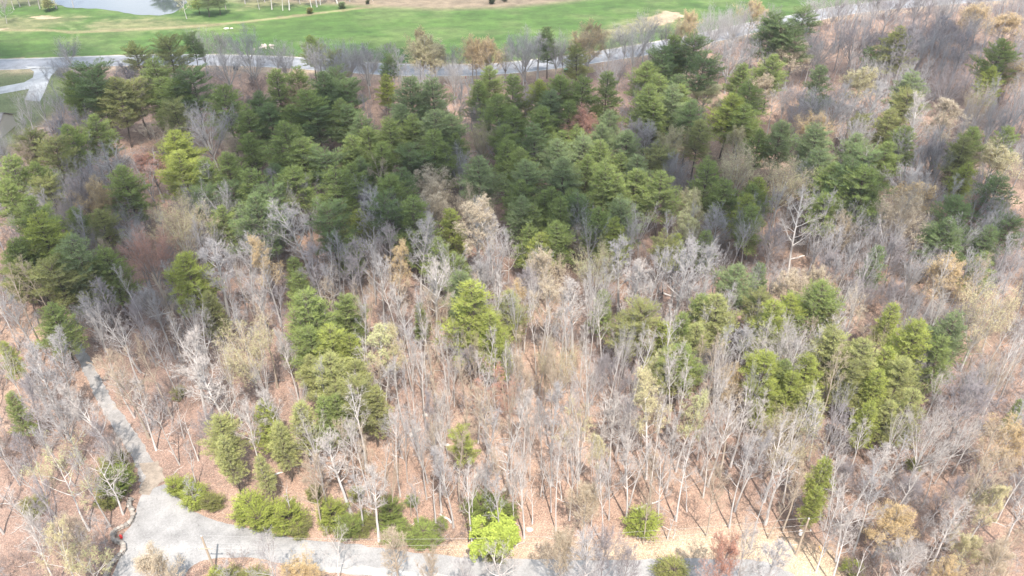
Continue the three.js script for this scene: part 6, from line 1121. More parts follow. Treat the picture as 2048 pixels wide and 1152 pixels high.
  ['slim', 'grey', 1, 35.7, -100.0, 18.9, 4.8, 'tall grey leaning young tree left of the silvery spreading tree'],
  ['slim', 'tan', 1, 69.2, -77.8, 18.4, 4.9, 'tall tan leaning young tree right of the wide pale fan tree'],
  ['slim', 'white', 0, 13.3, -70.2, 18.1, 3.7, 'tall pale pole-like young tree left of the round roadside shrub'],
  ['slim', 'white', 0, 45.1, -102.8, 13.1, 4.6, 'short pale pole-like young tree behind the silvery spreading tree'],
  ['slim', 'white', 2, 32.5, -90.8, 20.9, 4.7, 'tall pale forked young tree behind and left of the big silver fan tree'],
  ['slim', 'white', 2, 76.8, -113.8, 13.0, 3.6, 'short pale forked young tree behind and left of the great yellowish fan tree'],
  ['slim', 'white', 0, 32.7, -106.7, 16.4, 4.3, 'mid-sized pale pole-like young tree left of the silvery spreading tree'],
  ['slim', 'white', 1, 49.0, -82.2, 18.6, 3.3, 'tall pale leaning young tree behind and right of the lone pine behind the pole'],
  ['slim', 'white', 2, 1.4, -76.7, 17.8, 3.3, 'mid-sized pale forked young tree before and right of the white slope tree'],
  ['slim', 'grey', 0, -4.2, -80.0, 19.6, 4.6, 'tall grey pole-like young tree right of the small round lone pine'],
  ['slim', 'grey', 2, -73.1, -107.4, 18.9, 3.8, 'tall grey forked young tree left of the white crooked oak'],
  ['slim', 'tan', 1, -6.0, -84.2, 14.4, 4.4, 'short tan leaning young tree behind the small round lone pine'],
  ['slim', 'white', 0, 1.8, -96.7, 14.9, 3.9, 'short pale pole-like young tree left of the pale yellow domed tree'],
  ['slim', 'tan', 2, 101.3, -121.2, 13.5, 4.3, 'short tan forked young tree right of the flat orange-crowned tree'],
  ['slim', 'white', 0, -46.4, -114.5, 13.6, 4.9, 'short pale pole-like young tree right of the lone pyramid pine'],
  ['slim', 'grey', 2, 51.3, -88.5, 17.6, 4.7, 'mid-sized grey forked young tree before and right of the silvery spreading tree'],
  ['slim', 'white', 2, 5.9, -75.9, 15.3, 5.0, 'mid-sized pale forked young tree before and left of the yellowish crooked tree'],
  ['slim', 'tan', 0, 51.2, -107.0, 14.4, 3.7, 'short tan pole-like young tree behind and right of the silvery spreading tree'],
  ['slim', 'white', 2, 44.5, -111.4, 14.6, 3.3, 'short pale forked young tree behind the silvery spreading tree'],
  ['slim', 'grey', 0, -15.7, -100.7, 19.9, 4.8, 'tall grey pole-like young tree before and left of the bright central pine'],
  ['slim', 'white', 1, 39.0, -78.5, 20.3, 4.6, 'tall pale leaning young tree before and left of the big silver fan tree'],
  ['slim', 'white', 1, -11.9, -104.3, 14.1, 3.7, 'short pale leaning young tree before and left of the bright central pine'],
  ['slim', 'white', 1, -10.7, -76.0, 17.6, 4.4, 'mid-sized pale leaning young tree before and left of the small round lone pine'],
  ['slim', 'white', 2, -57.5, -110.4, 15.6, 5.2, 'mid-sized pale forked young tree in front of the lone pyramid pine'],
  ['slim', 'white', 2, 30.5, -111.9, 13.5, 4.5, 'short pale forked young tree behind and left of the silvery spreading tree'],
  ['slim', 'grey', 1, 6.3, -80.8, 17.6, 4.6, 'mid-sized grey leaning young tree left of the yellowish crooked tree'],
  ['slim', 'tan', 2, 19.2, -70.4, 14.9, 3.3, 'short tan forked young tree in front of the round roadside shrub'],
  ['slim', 'tan', 2, 75.8, -90.5, 20.1, 4.8, 'tall tan forked young tree in front of the great yellowish fan tree'],
  ['slim', 'tan', 1, 29.8, -89.7, 15.2, 5.0, 'mid-sized tan leaning young tree behind and left of the big silver fan tree'],
  ['slim', 'white', 2, 23.1, -112.6, 15.4, 4.7, 'mid-sized pale forked young tree before and right of the pale lime domed tree'],
  ['slim', 'tan', 1, -13.0, -88.3, 16.5, 4.4, 'mid-sized tan leaning young tree behind and left of the small round lone pine'],
  ['slim', 'white', 2, 69.2, -93.3, 13.5, 4.2, 'short pale forked young tree before and left of the great yellowish fan tree'],
  ['slim', 'white', 1, 37.1, -83.2, 15.0, 4.6, 'mid-sized pale leaning young tree behind and left of the big silver fan tree'],
  ['slim', 'white', 0, 4.4, -106.1, 18.9, 3.6, 'tall pale pole-like young tree behind and left of the pale yellow domed tree'],
];
const shrubRows = [
  ['green', -60.8, -79.8, 4.8, 4.6, 2, 'tall mid-green evergreen shrub behind the pale lime lane tree'],
  ['olive', -62.7, -83.3, 3.6, 4.0, 2, 'medium olive evergreen shrub in front of the gravel lane'],
  ['olive', -61.4, -77.3, 2.2, 3.0, 2, 'low olive evergreen shrub behind the pale lime lane tree'],
  ['bright', -50.9, -79.8, 3.0, 3.8, 1, 'medium yellow-green evergreen shrub left of the pale lane pine'],
  ['bright', -48.2, -77.5, 2.8, 3.8, 2, 'medium yellow-green evergreen shrub in front of the pale lane pine'],
  ['olive', -45.2, -77.0, 2.4, 3.2, 1, 'medium olive evergreen shrub in front of the pale lane pine'],
  ['bright', -39.5, -75.2, 4.2, 4.6, 2, 'tall yellow-green evergreen shrub behind the left power pole'],
  ['bright', -36.2, -73.8, 4.6, 5.2, 1, 'largest bright green hedge shrub beside the lower road'],
  ['bright', -33.4, -72.9, 4.4, 4.8, 1, 'nearest tall yellow-green evergreen shrub right of the left power pole'],
  ['olive', -31.4, -72.2, 2.6, 3.0, 2, 'second medium olive evergreen shrub right of the left power pole'],
  ['bright', -26.8, -73.4, 4.2, 4.2, 1, 'second tall yellow-green evergreen shrub right of the left power pole'],
  ['green', -24.0, -72.2, 4.0, 4.0, 1, 'medium mid-green evergreen shrub left of the small round lone pine'],
  ['olive', -22.2, -72.7, 3.0, 3.4, 2, 'medium olive evergreen shrub left of the small round lone pine'],
  ['green', -18.2, -73.4, 5.4, 3.4, 1, 'tall narrow green shrub at the end of the hedge'],
  ['green', -17.2, -71.2, 2.2, 4.6, 0, 'second low mid-green evergreen shrub left of the small round lone pine'],
  ['green', -13.9, -71.2, 2.4, 4.4, 0, 'medium mid-green evergreen shrub in front of the small round lone pine'],
  ['green', -12.0, -70.8, 2.2, 3.6, 1, 'third low mid-green evergreen shrub in front of the small round lone pine'],
  ['green', -13.1, -73.1, 1.3, 2.4, 1, 'second low mid-green evergreen shrub in front of the small round lone pine'],
  ['green', -10.6, -73.2, 1.1, 2.2, 1, 'nearest low mid-green evergreen shrub in front of the small round lone pine'],
  ['green', -15.2, -77.3, 1.2, 1.8, 2, 'nearest low mid-green evergreen shrub left of the small round lone pine'],
  ['green', -4.4, -73.6, 4.6, 5.2, 0, 'left one of the paired dense green shrubs behind the lime tree'],
  ['green', -1.2, -73.8, 4.8, 4.8, 0, 'right one of the paired dense green shrubs behind the lime tree'],
  ['bright', 19.1, -73.1, 3.4, 4.6, 2, 'single round bright green shrub beside the road on leaf-covered slope'],
  ['olive', 22.3, -65.2, 2.8, 4.2, 2, 'pale olive-green bush at the bottom edge over the road'],
  ['olive', -24.1, -78.6, 1.6, 2.2, 2, 'low olive evergreen shrub left of the small round lone pine'],
  ['olive', -30.4, -78.4, 2.4, 2.2, 2, 'medium olive evergreen shrub right of the pale lane pine'],
  ['bright', 48.1, -65.6, 1.8, 2.6, 2, 'low yellow-green evergreen shrub in front of the white forked tree'],
  ['green', 56.0, -68.5, 1.6, 2.4, 1, 'low mid-green evergreen shrub right of the white forked tree'],
  ['olive', 64.1, -84.3, 1.8, 2.2, 1, 'low olive evergreen shrub behind the wide pale fan tree'],
  ['olive', 72.5, -78.4, 2.2, 2.6, 2, 'low olive evergreen shrub right of the wide pale fan tree'],
  ['olive', -58.4, -100.0, 2.0, 2.4, 2, 'low olive evergreen shrub right of the gravel lane'],
  ['olive', -71.8, -75.6, 2.2, 3.4, 1, 'low olive evergreen shrub left of the pale lime lane tree'],
  ['olive', -39.1, -64.0, 2.4, 4.4, 0, 'nearest medium olive evergreen shrub right of the left power pole'],
  ['olive', -35.1, -63.7, 2.2, 4.0, 0, 'low olive evergreen shrub right of the left power pole'],
  ['bright', -41.8, -63.7, 2.0, 3.4, 0, 'low yellow-green evergreen shrub in front of the left power pole'],
  ['olive', -2.5, -68.4, 2.4, 3.0, 2, 'medium olive evergreen shrub in front of the white slope tree'],
  ['olive', -77.7, -308.1, 2.2, 2.4, 2, 'small olive bush on the pale strip of the far field'],
  ['bluish', -66.2, -314.0, 2.6, 2.6, 2, 'small pale blue-green bush at the far field edge'],
  ['dark', -7.9, -319.6, 2.6, 2.4, 2, 'small dark evergreen in the top sand patch'],
  ['dark', -2.8, -322.7, 3.0, 2.2, 1, 'slim dark evergreen beside the top sand patch'],
  ['dark', -57.2, -319.6, 1.6, 1.6, 1, 'tiny dark bush at the top edge of the field'],
];
// ---------- names, labels, materials ----------
const taken = {};
function numbered(n) { const k = taken[n] = (taken[n] ?? -1) + 1; return k ? `${n}_${String(k).padStart(3, '0')}` : n; }
function mesh(name, geo, material, parent) { const m = new THREE.Mesh(geo, material); m.name = name; m.castShadow = m.receiveShadow = true; parent.add(m); return m; }
function thing(name, label, category, x, y, z, group) { const g = new THREE.Group(); g.name = numbered(name); g.position.set(x, y, z); g.userData = { label, category }; if (group) g.userData.group = group; scene.add(g); return g; }
function setting(name, geo, material, kind = 'structure') { const m = mesh(name, geo, material, scene); m.userData.kind = kind; return m; }
const rgb = (r, g, b) => new THREE.Color().setRGB(r, g, b);
const paint = (r, g, b, more = {}) => new THREE.MeshStandardMaterial({ color: rgb(r, g, b), roughness: 0.9, ...more });
const tinted = (r, g, b, more = {}) => paint(r, g, b, { vertexColors: true, side: THREE.DoubleSide, ...more });
function texture(w, h, fill, srgb = true) { const d = new Uint8Array(w * h * 4); for (let j = 0; j < h; j++) for (let i = 0; i < w; i++) { const c = fill(i, j), k = (j * w + i) * 4; for (let m = 0; m < 3; m++) d[k + m] = 255 * (srgb ? Math.pow(clamp(c[m], 0, 1), 1 / 2.2) : clamp(c[m], 0, 1)); d[k + 3] = 255; } const t = new THREE.DataTexture(d, w, h); t.wrapS = t.wrapT = THREE.RepeatWrapping; t.magFilter = t.minFilter = THREE.LinearFilter; if (srgb) t.colorSpace = THREE.SRGBColorSpace; t.needsUpdate = true; return t; }
function wrapNoise(i, j, n, cells, o) { let s = 0, k = 0.5; for (let q = 0; q < o; q++) { const x = i / n * cells, y = j / n * cells, a = Math.floor(x), b = Math.floor(y), u = x - a, v = y - b, f = (p, r) => hash2(((p % cells) + cells) % cells + 91 * q, ((r % cells) + cells) % cells - 57 * q); s += k * mix(mix(f(a, b), f(a + 1, b), u), mix(f(a, b + 1), f(a + 1, b + 1), u), v); k *= 0.5; cells *= 2; } return s / (1 - Math.pow(0.5, o)); }

// ---------- the lie of the land ----------
const lowLoop = [...lowRoadEdge, lowRoadEdge[0]], laneEdge = [...laneLeft, ...[...laneRight].reverse()], laneMid = laneLeft.map((p, k) => { const q = laneRight[Math.min(k, laneRight.length - 1)]; return [(p[0] + q[0]) / 2, (p[1] + q[1]) / 2]; });
const farRoadSmooth = curve(farRoadLine, 120), lowRoadSmooth = curve(lowRoadEdge, 160, true).slice(0, -1), pondSmooth = curve(pondEdge, 70, true).slice(0, -1);
function roadZ(x) { const L = farRoadLine; for (let k = 0; k + 1 < L.length; k++) if (x < L[k + 1][0] || k + 2 === L.length) return mix(L[k][1], L[k + 1][1], (x - L[k][0]) / (L[k + 1][0] - L[k][0])); }
function height(x, z) {
  if (Math.abs(x) > 320 || z > 10 || z < -330) return 0;
  const far = z - roadZ(x); if (far < 7) return 0;
  const wild = Math.min(smooth(7, 26, far), inPoly(lowRoadEdge, x, z) ? 0 : smooth(1, 12, polyDist(lowLoop, x, z)), smooth(3.2, 10, polyDist(laneMid, x, z)), smooth(0.5, 9, -inside(yardEdge, x, z)));
  return wild * ((fbm(x / 26, z / 26, 3) - 0.45) * 2.6 + (noise(x / 5, z / 5) - 0.5) * 0.3);
}

// ---------- the ground: leaf litter ----------
const litterMap = (() => {
  const N = 1024, r = rngOf(5), a = new Float32Array(N * N * 3);
  for (let j = 0; j < N; j++) for (let i = 0; i < N; i++) { const n = 0.62 + 0.5 * (wrapNoise(i, j, N, 48, 4) - 0.5) + 0.5 * (wrapNoise(i, j, N, 9, 3) - 0.5), k = (j * N + i) * 3; a[k] = n; a[k + 1] = n * 0.97; a[k + 2] = n * 0.95; }
  for (let m = 0; m < 26000; m++) { const x = r() * N, y = r() * N, an = r() * 3.14, L = 2 + 4.5 * r(), w = L * (0.35 + 0.3 * r()), t = 0.35 + 0.9 * r(), warm = r(), c = Math.cos(an), s = Math.sin(an); for (let q = -6; q <= 6; q++) for (let p = -6; p <= 6; p++) { const u = (p * c + q * s) / L, v = (q * c - p * s) / w; if (u * u + v * v < 1) { const k = ((((Math.floor(y) + q) % N + N) % N) * N + ((Math.floor(x) + p) % N + N) % N) * 3; a[k] = t * mix(0.95, 1.06, warm); a[k + 1] = t * mix(1.02, 0.9, warm); a[k + 2] = t * mix(1.02, 0.82, warm); } } }
  return texture(N, N, (i, j) => { const k = (j * N + i) * 3; return [a[k] * 0.8, a[k + 1] * 0.8, a[k + 2] * 0.8]; });
})();
{
  const axis = (lo, hi, step, far) => { const s = []; for (let v = lo; v <= hi + 1e-6; v += step) s.push(v); for (let k = 0, d = step * 3; k < 9; k++, d *= 1.9) { s.push(s[s.length - 1] + d); s.unshift(s[0] - d); } return s; };
  const xs = axis(-230, 230, 2, 0), zs = axis(-330, -40, 2, 0), p = [], c = [], u = [], ix = [], nx = xs.length;
  for (const z of zs) for (const x of xs) {
    p.push(x, height(x, z), z); u.push(x / 15, z / 15);
    const big = fbm(x / 34 + 5, z / 34, 3), mid = fbm(x / 7, z / 7 + 40, 3), near = clamp(x / 400 + 0.5, 0, 1);
    let col = [0.31, 0.22, 0.172], m = smooth(0.35, 0.65, mid); const k = 0.8 + 0.42 * fbm(x / 3.1 + 9, z / 3.1, 2);
    col = [mix(col[0], 0.42, m * 0.5), mix(col[1], 0.315, m * 0.5), mix(col[2], 0.25, m * 0.5)];                       // paler dry patches
    const b = smooth(0.42, 0.62, big); col = [mix(col[0], 0.235, b * 0.7), mix(col[1], 0.17, b * 0.7), mix(col[2], 0.145, b * 0.7)];   // darker brown patches laid by noise
    const straw = smooth(-3.5, 2, inside(strawEdge, x, z)) * smooth(0.25, 0.6, fbm(x / 4, z / 4 + 7, 3) + 0.14); col = [mix(col[0], 0.5, straw), mix(col[1], 0.415, straw), mix(col[2], 0.3, straw)];
    const yd = smooth(-4, 3, inside(yardEdge, x, z)) * 0.85, g = fbm(x / 6, z / 6, 3); col = [mix(col[0], mix(0.09, 0.15, g), yd), mix(col[1], mix(0.155, 0.185, g), yd), mix(col[2], mix(0.045, 0.08, g), yd)];
    const far = z - roadZ(x), sd = smooth(13, 5, far) * 0.75 * smooth(0.3, 0.6, fbm(x / 5, z / 3, 3) + 0.1); col = [mix(col[0], 0.4, sd), mix(col[1], 0.33, sd), mix(col[2], 0.23, sd)];
    if (far < 0) { const w = smooth(-62, -80, far); col = [mix(0.15, 0.2, w), mix(0.22, 0.17, w), mix(0.06, 0.12, w)]; }
    c.push(col[0] * k, col[1] * k, col[2] * k);
  }
  for (let j = 0; j + 1 < zs.length; j++) for (let i = 0; i + 1 < nx; i++) { const a = j * nx + i; ix.push(a, a + nx, a + 1, a + 1, a + nx, a + nx + 1); }
  const g = new THREE.BufferGeometry(); g.setAttribute('position', new THREE.Float32BufferAttribute(p, 3)); g.setAttribute('color', new THREE.Float32BufferAttribute(c.map(v => v * 1.55), 3)); g.setAttribute('uv', new THREE.Float32BufferAttribute(u, 2)); g.setIndex(ix); g.computeVertexNormals();
  setting('ground', g, new THREE.MeshStandardMaterial({ map: litterMap, bumpMap: litterMap, bumpScale: 0.05, vertexColors: true, roughness: 1 }));
}
function sheet(edge, y, scale) { // flat sheet with uv in metres
  const s = new THREE.ShapeGeometry(new THREE.Shape(edge.map(q => new THREE.Vector2(q[0], -q[1])))); s.rotateX(-Math.PI / 2); s.translate(0, y, 0);
  const P = s.attributes.position, uv = s.attributes.uv; for (let k = 0; k < P.count; k++) uv.setXY(k, P.getX(k) / scale, P.getZ(k) / scale); return s;
}
const frayed = (edge, amp, size, seed) => edge.map(([x, z], k) => [x + (noise(x / size + seed, z / size) - 0.5) * amp * 2, z + (noise(x / size, z / size + seed) - 0.5) * amp * 2]);
function refine(edge, step, closed = true) { const o = []; edge.forEach((a, k) => { if (!closed && k === edge.length - 1) { o.push(a); return; } const b = edge[(k + 1) % edge.length], n = Math.max(1, Math.ceil(Math.hypot(b[0] - a[0], b[1] - a[1]) / step)); for (let q = 0; q < n; q++) o.push([mix(a[0], b[0], q / n), mix(a[1], b[1], q / n)]); }); return o; }

// ---------- roads ----------
const asphaltMap = texture(1024, 1024, (i, j) => { const n = 0.8 + 0.6 * (wrapNoise(i, j, 1024, 4, 5) - 0.5) + 0.3 * (hash2(i >> 1, j >> 1) - 0.5) + 0.35 * (wrapNoise(i, j + 300, 1024, 60, 3) - 0.5), crack = Math.abs(wrapNoise(i + 77, j, 1024, 7, 4) - 0.5) < 0.004 ? 0.62 : 1, v = n * crack; return [v * 0.99, v, v * 1.01]; });
const gravelMap = texture(512, 512, (i, j) => { const n = 0.72 + 0.55 * (wrapNoise(i, j, 512, 90, 3) - 0.5) + 0.5 * (wrapNoise(i, j, 512, 6, 4) - 0.5) + 0.25 * (hash2(i, j) - 0.5); return [n, n * 0.98, n * 0.95]; });
const asphalt = new THREE.MeshStandardMaterial({ map: asphaltMap, color: rgb(0.33, 0.325, 0.32), roughness: 0.85 }), greyAsphalt = new THREE.MeshStandardMaterial({ map: asphaltMap, color: rgb(0.27, 0.28, 0.3), roughness: 0.85 });
const concrete = new THREE.MeshStandardMaterial({ map: asphaltMap, color: rgb(0.47, 0.47, 0.465), roughness: 0.8 }), gravel = new THREE.MeshStandardMaterial({ map: gravelMap, color: rgb(0.37, 0.365, 0.365), roughness: 1, bumpMap: gravelMap, bumpScale: 0.03 });
function ribbon(line, half, y, material, name, offset = 0, wob = 0) {
  const p = [], u = [], ix = [];
  line.forEach(([x, z], k) => { const a = line[Math.max(0, k - 1)], b = line[Math.min(line.length - 1, k + 1)], L = Math.hypot(b[0] - a[0], b[1] - a[1]), nx = -(b[1] - a[1]) / L, nz = (b[0] - a[0]) / L; for (const s of [-1, 1]) { const h = offset + s * (half + wob * (noise(x / 3 + s * 9, z / 3) - 0.5)), X = x + nx * h, Z = z + nz * h; p.push(X, y, Z); u.push(X / 9, Z / 9); } if (k) { const q = 2 * k; ix.push(q - 2, q - 1, q, q, q - 1, q + 1); } });
  const g = new THREE.BufferGeometry(); g.setAttribute('position', new THREE.Float32BufferAttribute(p, 3)); g.setAttribute('uv', new THREE.Float32BufferAttribute(u, 2)); g.setIndex(ix); g.computeVertexNormals();
  if (g.attributes.normal.getY(0) < 0) { g.setIndex(ix.map((_, k) => ix[k - k % 3 + 2 - k % 3])); g.computeVertexNormals(); }
  return setting(name, g, material);
}
const farFine = refine(farRoadSmooth, 2, false).filter(q => Math.abs(q[0]) < 330);
ribbon(farFine, 4.4, 0.03, greyAsphalt, 'far_road'); ribbon(farFine, 0.35, 0.04, concrete, 'far_road_kerb', -4.6, 0.1); ribbon(farFine, 0.3, 0.04, concrete, 'near_side_kerb', 4.6, 0.1);
setting('lower_road', sheet(frayed(refine(lowRoadSmooth, 0.7), 0.22, 1.1, 3), 0.03, 9), asphalt);
setting('gravel_lane', sheet(frayed(refine(laneEdge, 0.4), 0.22, 0.6, 8), 0.035, 5), gravel);
setting('rubble_patch', sheet(frayed(refine(rubbleEdge, 0.5), 0.5, 1.1, 12), 0.045, 4), new THREE.MeshStandardMaterial({ map: gravelMap, color: rgb(0.4, 0.35, 0.3), roughness: 1, bumpMap: gravelMap, bumpScale: 0.08 }));
setting('gravel_shoulder', sheet(frayed(refine(shoulderEdge, 0.7), 0.3, 1, 2), 0.04, 5), new THREE.MeshStandardMaterial({ map: gravelMap, color: rgb(0.55, 0.55, 0.54), roughness: 1 }));
setting('concrete_driveway', sheet(refine(driveEdge, 2), 0.04, 9), concrete);

// ---------- the field and the pond beyond the road ----------
{
  const X0 = -300, X1 = 330, Z0 = -420, Z1 = -230, W = 2048, Hh = 640, far = (x, z) => z - roadZ(x);
  const tracks = trackLines.map(l => curve(l, 30)), pale = curve(paleLine, 40);
  const map = texture(W, Hh, (i, j) => {
    const x = mix(X0, X1, (i + 0.5) / W), z = mix(Z0, Z1, (j + 0.5) / Hh), n = fbm(x / 22, z / 9, 3), f = fbm(x / 2.6, z / 1.6 + 30, 3), h = hash2(i, j);
    let c = [mix(0.05, 0.085, n), mix(0.12, 0.16, n), mix(0.018, 0.03, n)]; const dry = smooth(0.45, 0.75, fbm(x / 14 + 50, z / 8, 4)) * 0.6; c = [mix(c[0], 0.14, dry), mix(c[1], 0.2, dry), mix(c[2], 0.06, dry)];
    let rough = 0; for (const e of roughEdges) rough = Math.max(rough, smooth(-4, 4, inside(e, x, z) + (f - 0.5) * 6)); rough *= 0.75 * (0.5 + f); c = [mix(c[0], 0.2, rough), mix(c[1], 0.2, rough), mix(c[2], 0.095, rough)];
    const pl = smooth(2.2, 0.3, polyDist(pale, x, z) + (f - 0.5) * 2.4) * 0.7; c = [mix(c[0], 0.34, pl), mix(c[1], 0.29, pl), mix(c[2], 0.16, pl)];
    for (const t of tracks) { const d = smooth(0.75, 0.25, polyDist(t, x, z)) * 0.4; c = [mix(c[0], 0.2, d), mix(c[1], 0.25, d), mix(c[2], 0.1, d)]; }
    for (const e of sandEdges) { const s = smooth(-0.4, 0.8, inside(e, x, z) + (f - 0.5) * 2.5) * (e === sandEdges[1] ? smooth(0, 1, (x - 47) / 12) * 0.75 + 0.2 : 0.9); c = [mix(c[0], 0.44, s), mix(c[1], 0.34, s), mix(c[2], 0.235, s)]; }
    const edge = smooth(6.4, 4.2, -far(x, z) + (f - 0.5) * 2.4); c = [mix(c[0], 0.46, edge), mix(c[1], 0.38, edge), mix(c[2], 0.26, edge)];
    const wood = smooth(-58, -66, far(x, z)) * (x > -90 ? 1 : 0.5); c = [mix(c[0], 0.24, wood), mix(c[1], 0.19, wood), mix(c[2], 0.13, wood)];
    const mow = 0.94 + 0.12 * smooth(-0.3, 0.3, Math.sin((z + 0.13 * x) * 0.9)), k = mow * (0.55 + 0.62 * f + 0.3 * (h - 0.5) + 0.25 * (fbm(x / 7 + 31, z / 5, 2) - 0.5)); return c.map(v => v * k * 0.85);
  });
  map.wrapS = map.wrapT = THREE.ClampToEdgeWrapping;
  const near = farFine.filter(q => q[0] > X0 && q[0] < X1).map(([x]) => [x, roadZ(x) - 4.5]), g = new THREE.ShapeGeometry(new THREE.Shape([...near, [X1, Z0], [X0, Z0]].map(q => new THREE.Vector2(q[0], -q[1])))); g.rotateX(-Math.PI / 2); g.translate(0, 0.02, 0);
  const P = g.attributes.position, uv = g.attributes.uv; for (let k = 0; k < P.count; k++) uv.setXY(k, (P.getX(k) - X0) / (X1 - X0), (P.getZ(k) - Z0) / (Z1 - Z0));
  setting('field', g, new THREE.MeshStandardMaterial({ map, roughness: 1 }));
  const w = sheet(frayed(refine(pondSmooth, 1.5), 0.7, 3, 4), 0.06, 10);
  setting('pond_water', w, new THREE.MeshPhysicalMaterial({ color: rgb(0.06, 0.075, 0.08), roughness: 0.1, ior: 1.33, clearcoat: 1, clearcoatRoughness: 0.03 }));
}

// ---------- trees ----------
const needles = (r, g, b) => new THREE.MeshPhysicalMaterial({ color: rgb(r, g, b), roughness: 1, vertexColors: true, side: THREE.DoubleSide, transmission: 0.4, thickness: 0 });
const pineHue = { dark: needles(0.18, 0.255, 0.085), green: needles(0.265, 0.335, 0.085), bright: needles(0.37, 0.42, 0.08), olive: needles(0.32, 0.335, 0.11), bluish: needles(0.245, 0.315, 0.13), pale: needles(0.42, 0.44, 0.16) };
const pineBark = tinted(0.13, 0.105, 0.09), pineTwig = tinted(0.14, 0.11, 0.085);
const barkHue = { grey: tinted(0.46, 0.44, 0.42), white: tinted(0.6, 0.575, 0.55), purple: tinted(0.36, 0.335, 0.33), tan: tinted(0.42, 0.36, 0.29) };
const twigHue = { grey: tinted(0.38, 0.365, 0.365), white: tinted(0.46, 0.425, 0.4), purple: tinted(0.3, 0.275, 0.285), tan: tinted(0.42, 0.345, 0.26), red: tinted(0.38, 0.25, 0.21) };
const budHue = { yellow: needles(0.56, 0.52, 0.28), orange: needles(0.56, 0.42, 0.21), buff: needles(0.54, 0.46, 0.33), lime: needles(0.52, 0.55, 0.26), red: needles(0.5, 0.26, 0.18), khaki: needles(0.46, 0.44, 0.22) };
const placed = rngOf(99);
for (const [form, hue, k, x, z, H, W, label] of treeRows) {
  const pine = form === 'needle', small = !pine && H < 9.5 && form !== 'snag' && form !== 'slim', m = pine ? pineModels[k] : form === 'slim' ? slimModels[k] : small ? bareModels.small[k % 2] : bareModels[form][k], budding = !pine && budHue[hue];
  const t = thing(pine ? 'pine_tree' : budding ? 'budding_tree' : form === 'slim' ? 'young_tree' : 'bare_tree', label, pine ? 'pine' : 'tree', x, height(x, z) - 0.05, z, pine ? 'pines of the hillside wood' : budding ? 'budding trees of the wood' : form === 'slim' ? 'slim young trees of the slope' : 'leafless trees of the wood');
  const w = clamp(W / m.width, 0.5, 1.7), h = H / m.height; t.scale.set(w * (0.93 + 0.14 * placed()), h, w * (0.93 + 0.14 * placed())); t.rotation.set((placed() - 0.5) * 0.09, placed() * 6.283, (placed() - 0.5) * 0.09);
  if (pine) { mesh('trunk', m.trunk, pineBark, t); mesh('branches', m.boughs, pineTwig, t).userData.kind = 'stuff'; mesh('crown', m.foliage, pineHue[hue], t); }
  else { const b = budding ? (hue === 'lime' || hue === 'yellow' ? 'white' : hue === 'red' ? 'purple' : 'grey') : hue; mesh('trunk', m.trunk, barkHue[b], t); const c = mesh('crown', m.crown, hue === 'red' ? twigHue.red : budding ? twigHue.tan : twigHue[hue], t); if (budding) mesh('leaves', m.buds, budHue[hue], c); }
}
// ---------- shrubs ----------
const shrubHue = { bright: tinted(0.29, 0.34, 0.065), green: tinted(0.2, 0.255, 0.06), olive: tinted(0.22, 0.23, 0.07), bluish: tinted(0.2, 0.27, 0.13), dark: tinted(0.05, 0.085, 0.03) };
for (const [hue, x, z, H, W, k, label] of shrubRows) {
  const m = shrubModels[k], t = thing('evergreen_shrub', label, 'shrub', x, height(x, z) - 0.03, z, 'evergreen shrubs'); t.scale.set(W * 1.12 / m.width, H * 1.1 / m.height, W * 1.12 / m.width); t.rotation.y = placed() * 6.283;
  mesh('stem', m.trunk, pineBark, t); mesh('branches', m.boughs, pineTwig, t).userData.kind = 'stuff'; mesh('crown', m.foliage, shrubHue[hue], t);
}
{ const [x, z] = spots.lime, m = limeModel, t = thing('leafy_tree', 'bright lime-green leafy young tree in front of the paired shrubs by the road', 'tree', x, 0, z); t.scale.set(6.4 / m.width, 7 / m.height, 6.2 / m.width); mesh('trunk', m.trunk, barkHue.grey, t); const c = mesh('crown', m.crown, twigHue.tan, t); mesh('leaves', m.buds, tinted(0.25, 0.31, 0.05), c); }

// ---------- undergrowth: saplings, brush and fallen sticks, too many to count ----------
function scatter(name, label, geo, material, list, kind = 'stuff') {
  const im = new THREE.InstancedMesh(geo, material, list.length), o = new THREE.Object3D(); im.name = name; im.castShadow = im.receiveShadow = true; im.userData = { kind, label, category: name.replace(/_/g, ' ') };
  list.forEach((q, k) => { o.position.set(q[0], height(q[0], q[1]) + (q[6] || 0), q[1]); o.rotation.set(q[4] || 0, q[3], q[5] || 0); o.scale.setScalar(q[2]); o.updateMatrix(); im.setMatrixAt(k, o.matrix); }); scene.add(im); return im;
}
const open = (x, z) => z - roadZ(x) > (x > 80 ? 8 : 15) + 6 * noise(x / 6, 2) && !inPoly(lowRoadEdge, x, z) && polyDist(lowLoop, x, z) > 0.8 && polyDist(laneMid, x, z) > 3 && !inPoly(yardEdge, x, z);
function wildSpots(n, seed, density) { const r = rngOf(seed), o = []; for (let k = 0; k < n * 8 && o.length < n; k++) { const z = -52 - 250 * Math.pow(r(), 0.9), x = (r() - 0.5) * 2 * (30 + 0.72 * -z); if (r() > density(x, z) || !open(x, z)) continue; o.push([x, z, 0.6 + 0.8 * r(), r() * 6.283]); } return o; }
const sunnySlope = (x, z) => smooth(-120, -95, z) * smooth(-55, -40, x) * smooth(52, 38, x);
const patchy = (x, z) => (inPoly(beltEdge, x, z) ? 0.45 : 1) * smooth(0.32, 0.58, fbm(x / 11 + 3, z / 11, 3)) * (1 - 0.95 * sunnySlope(x, z));
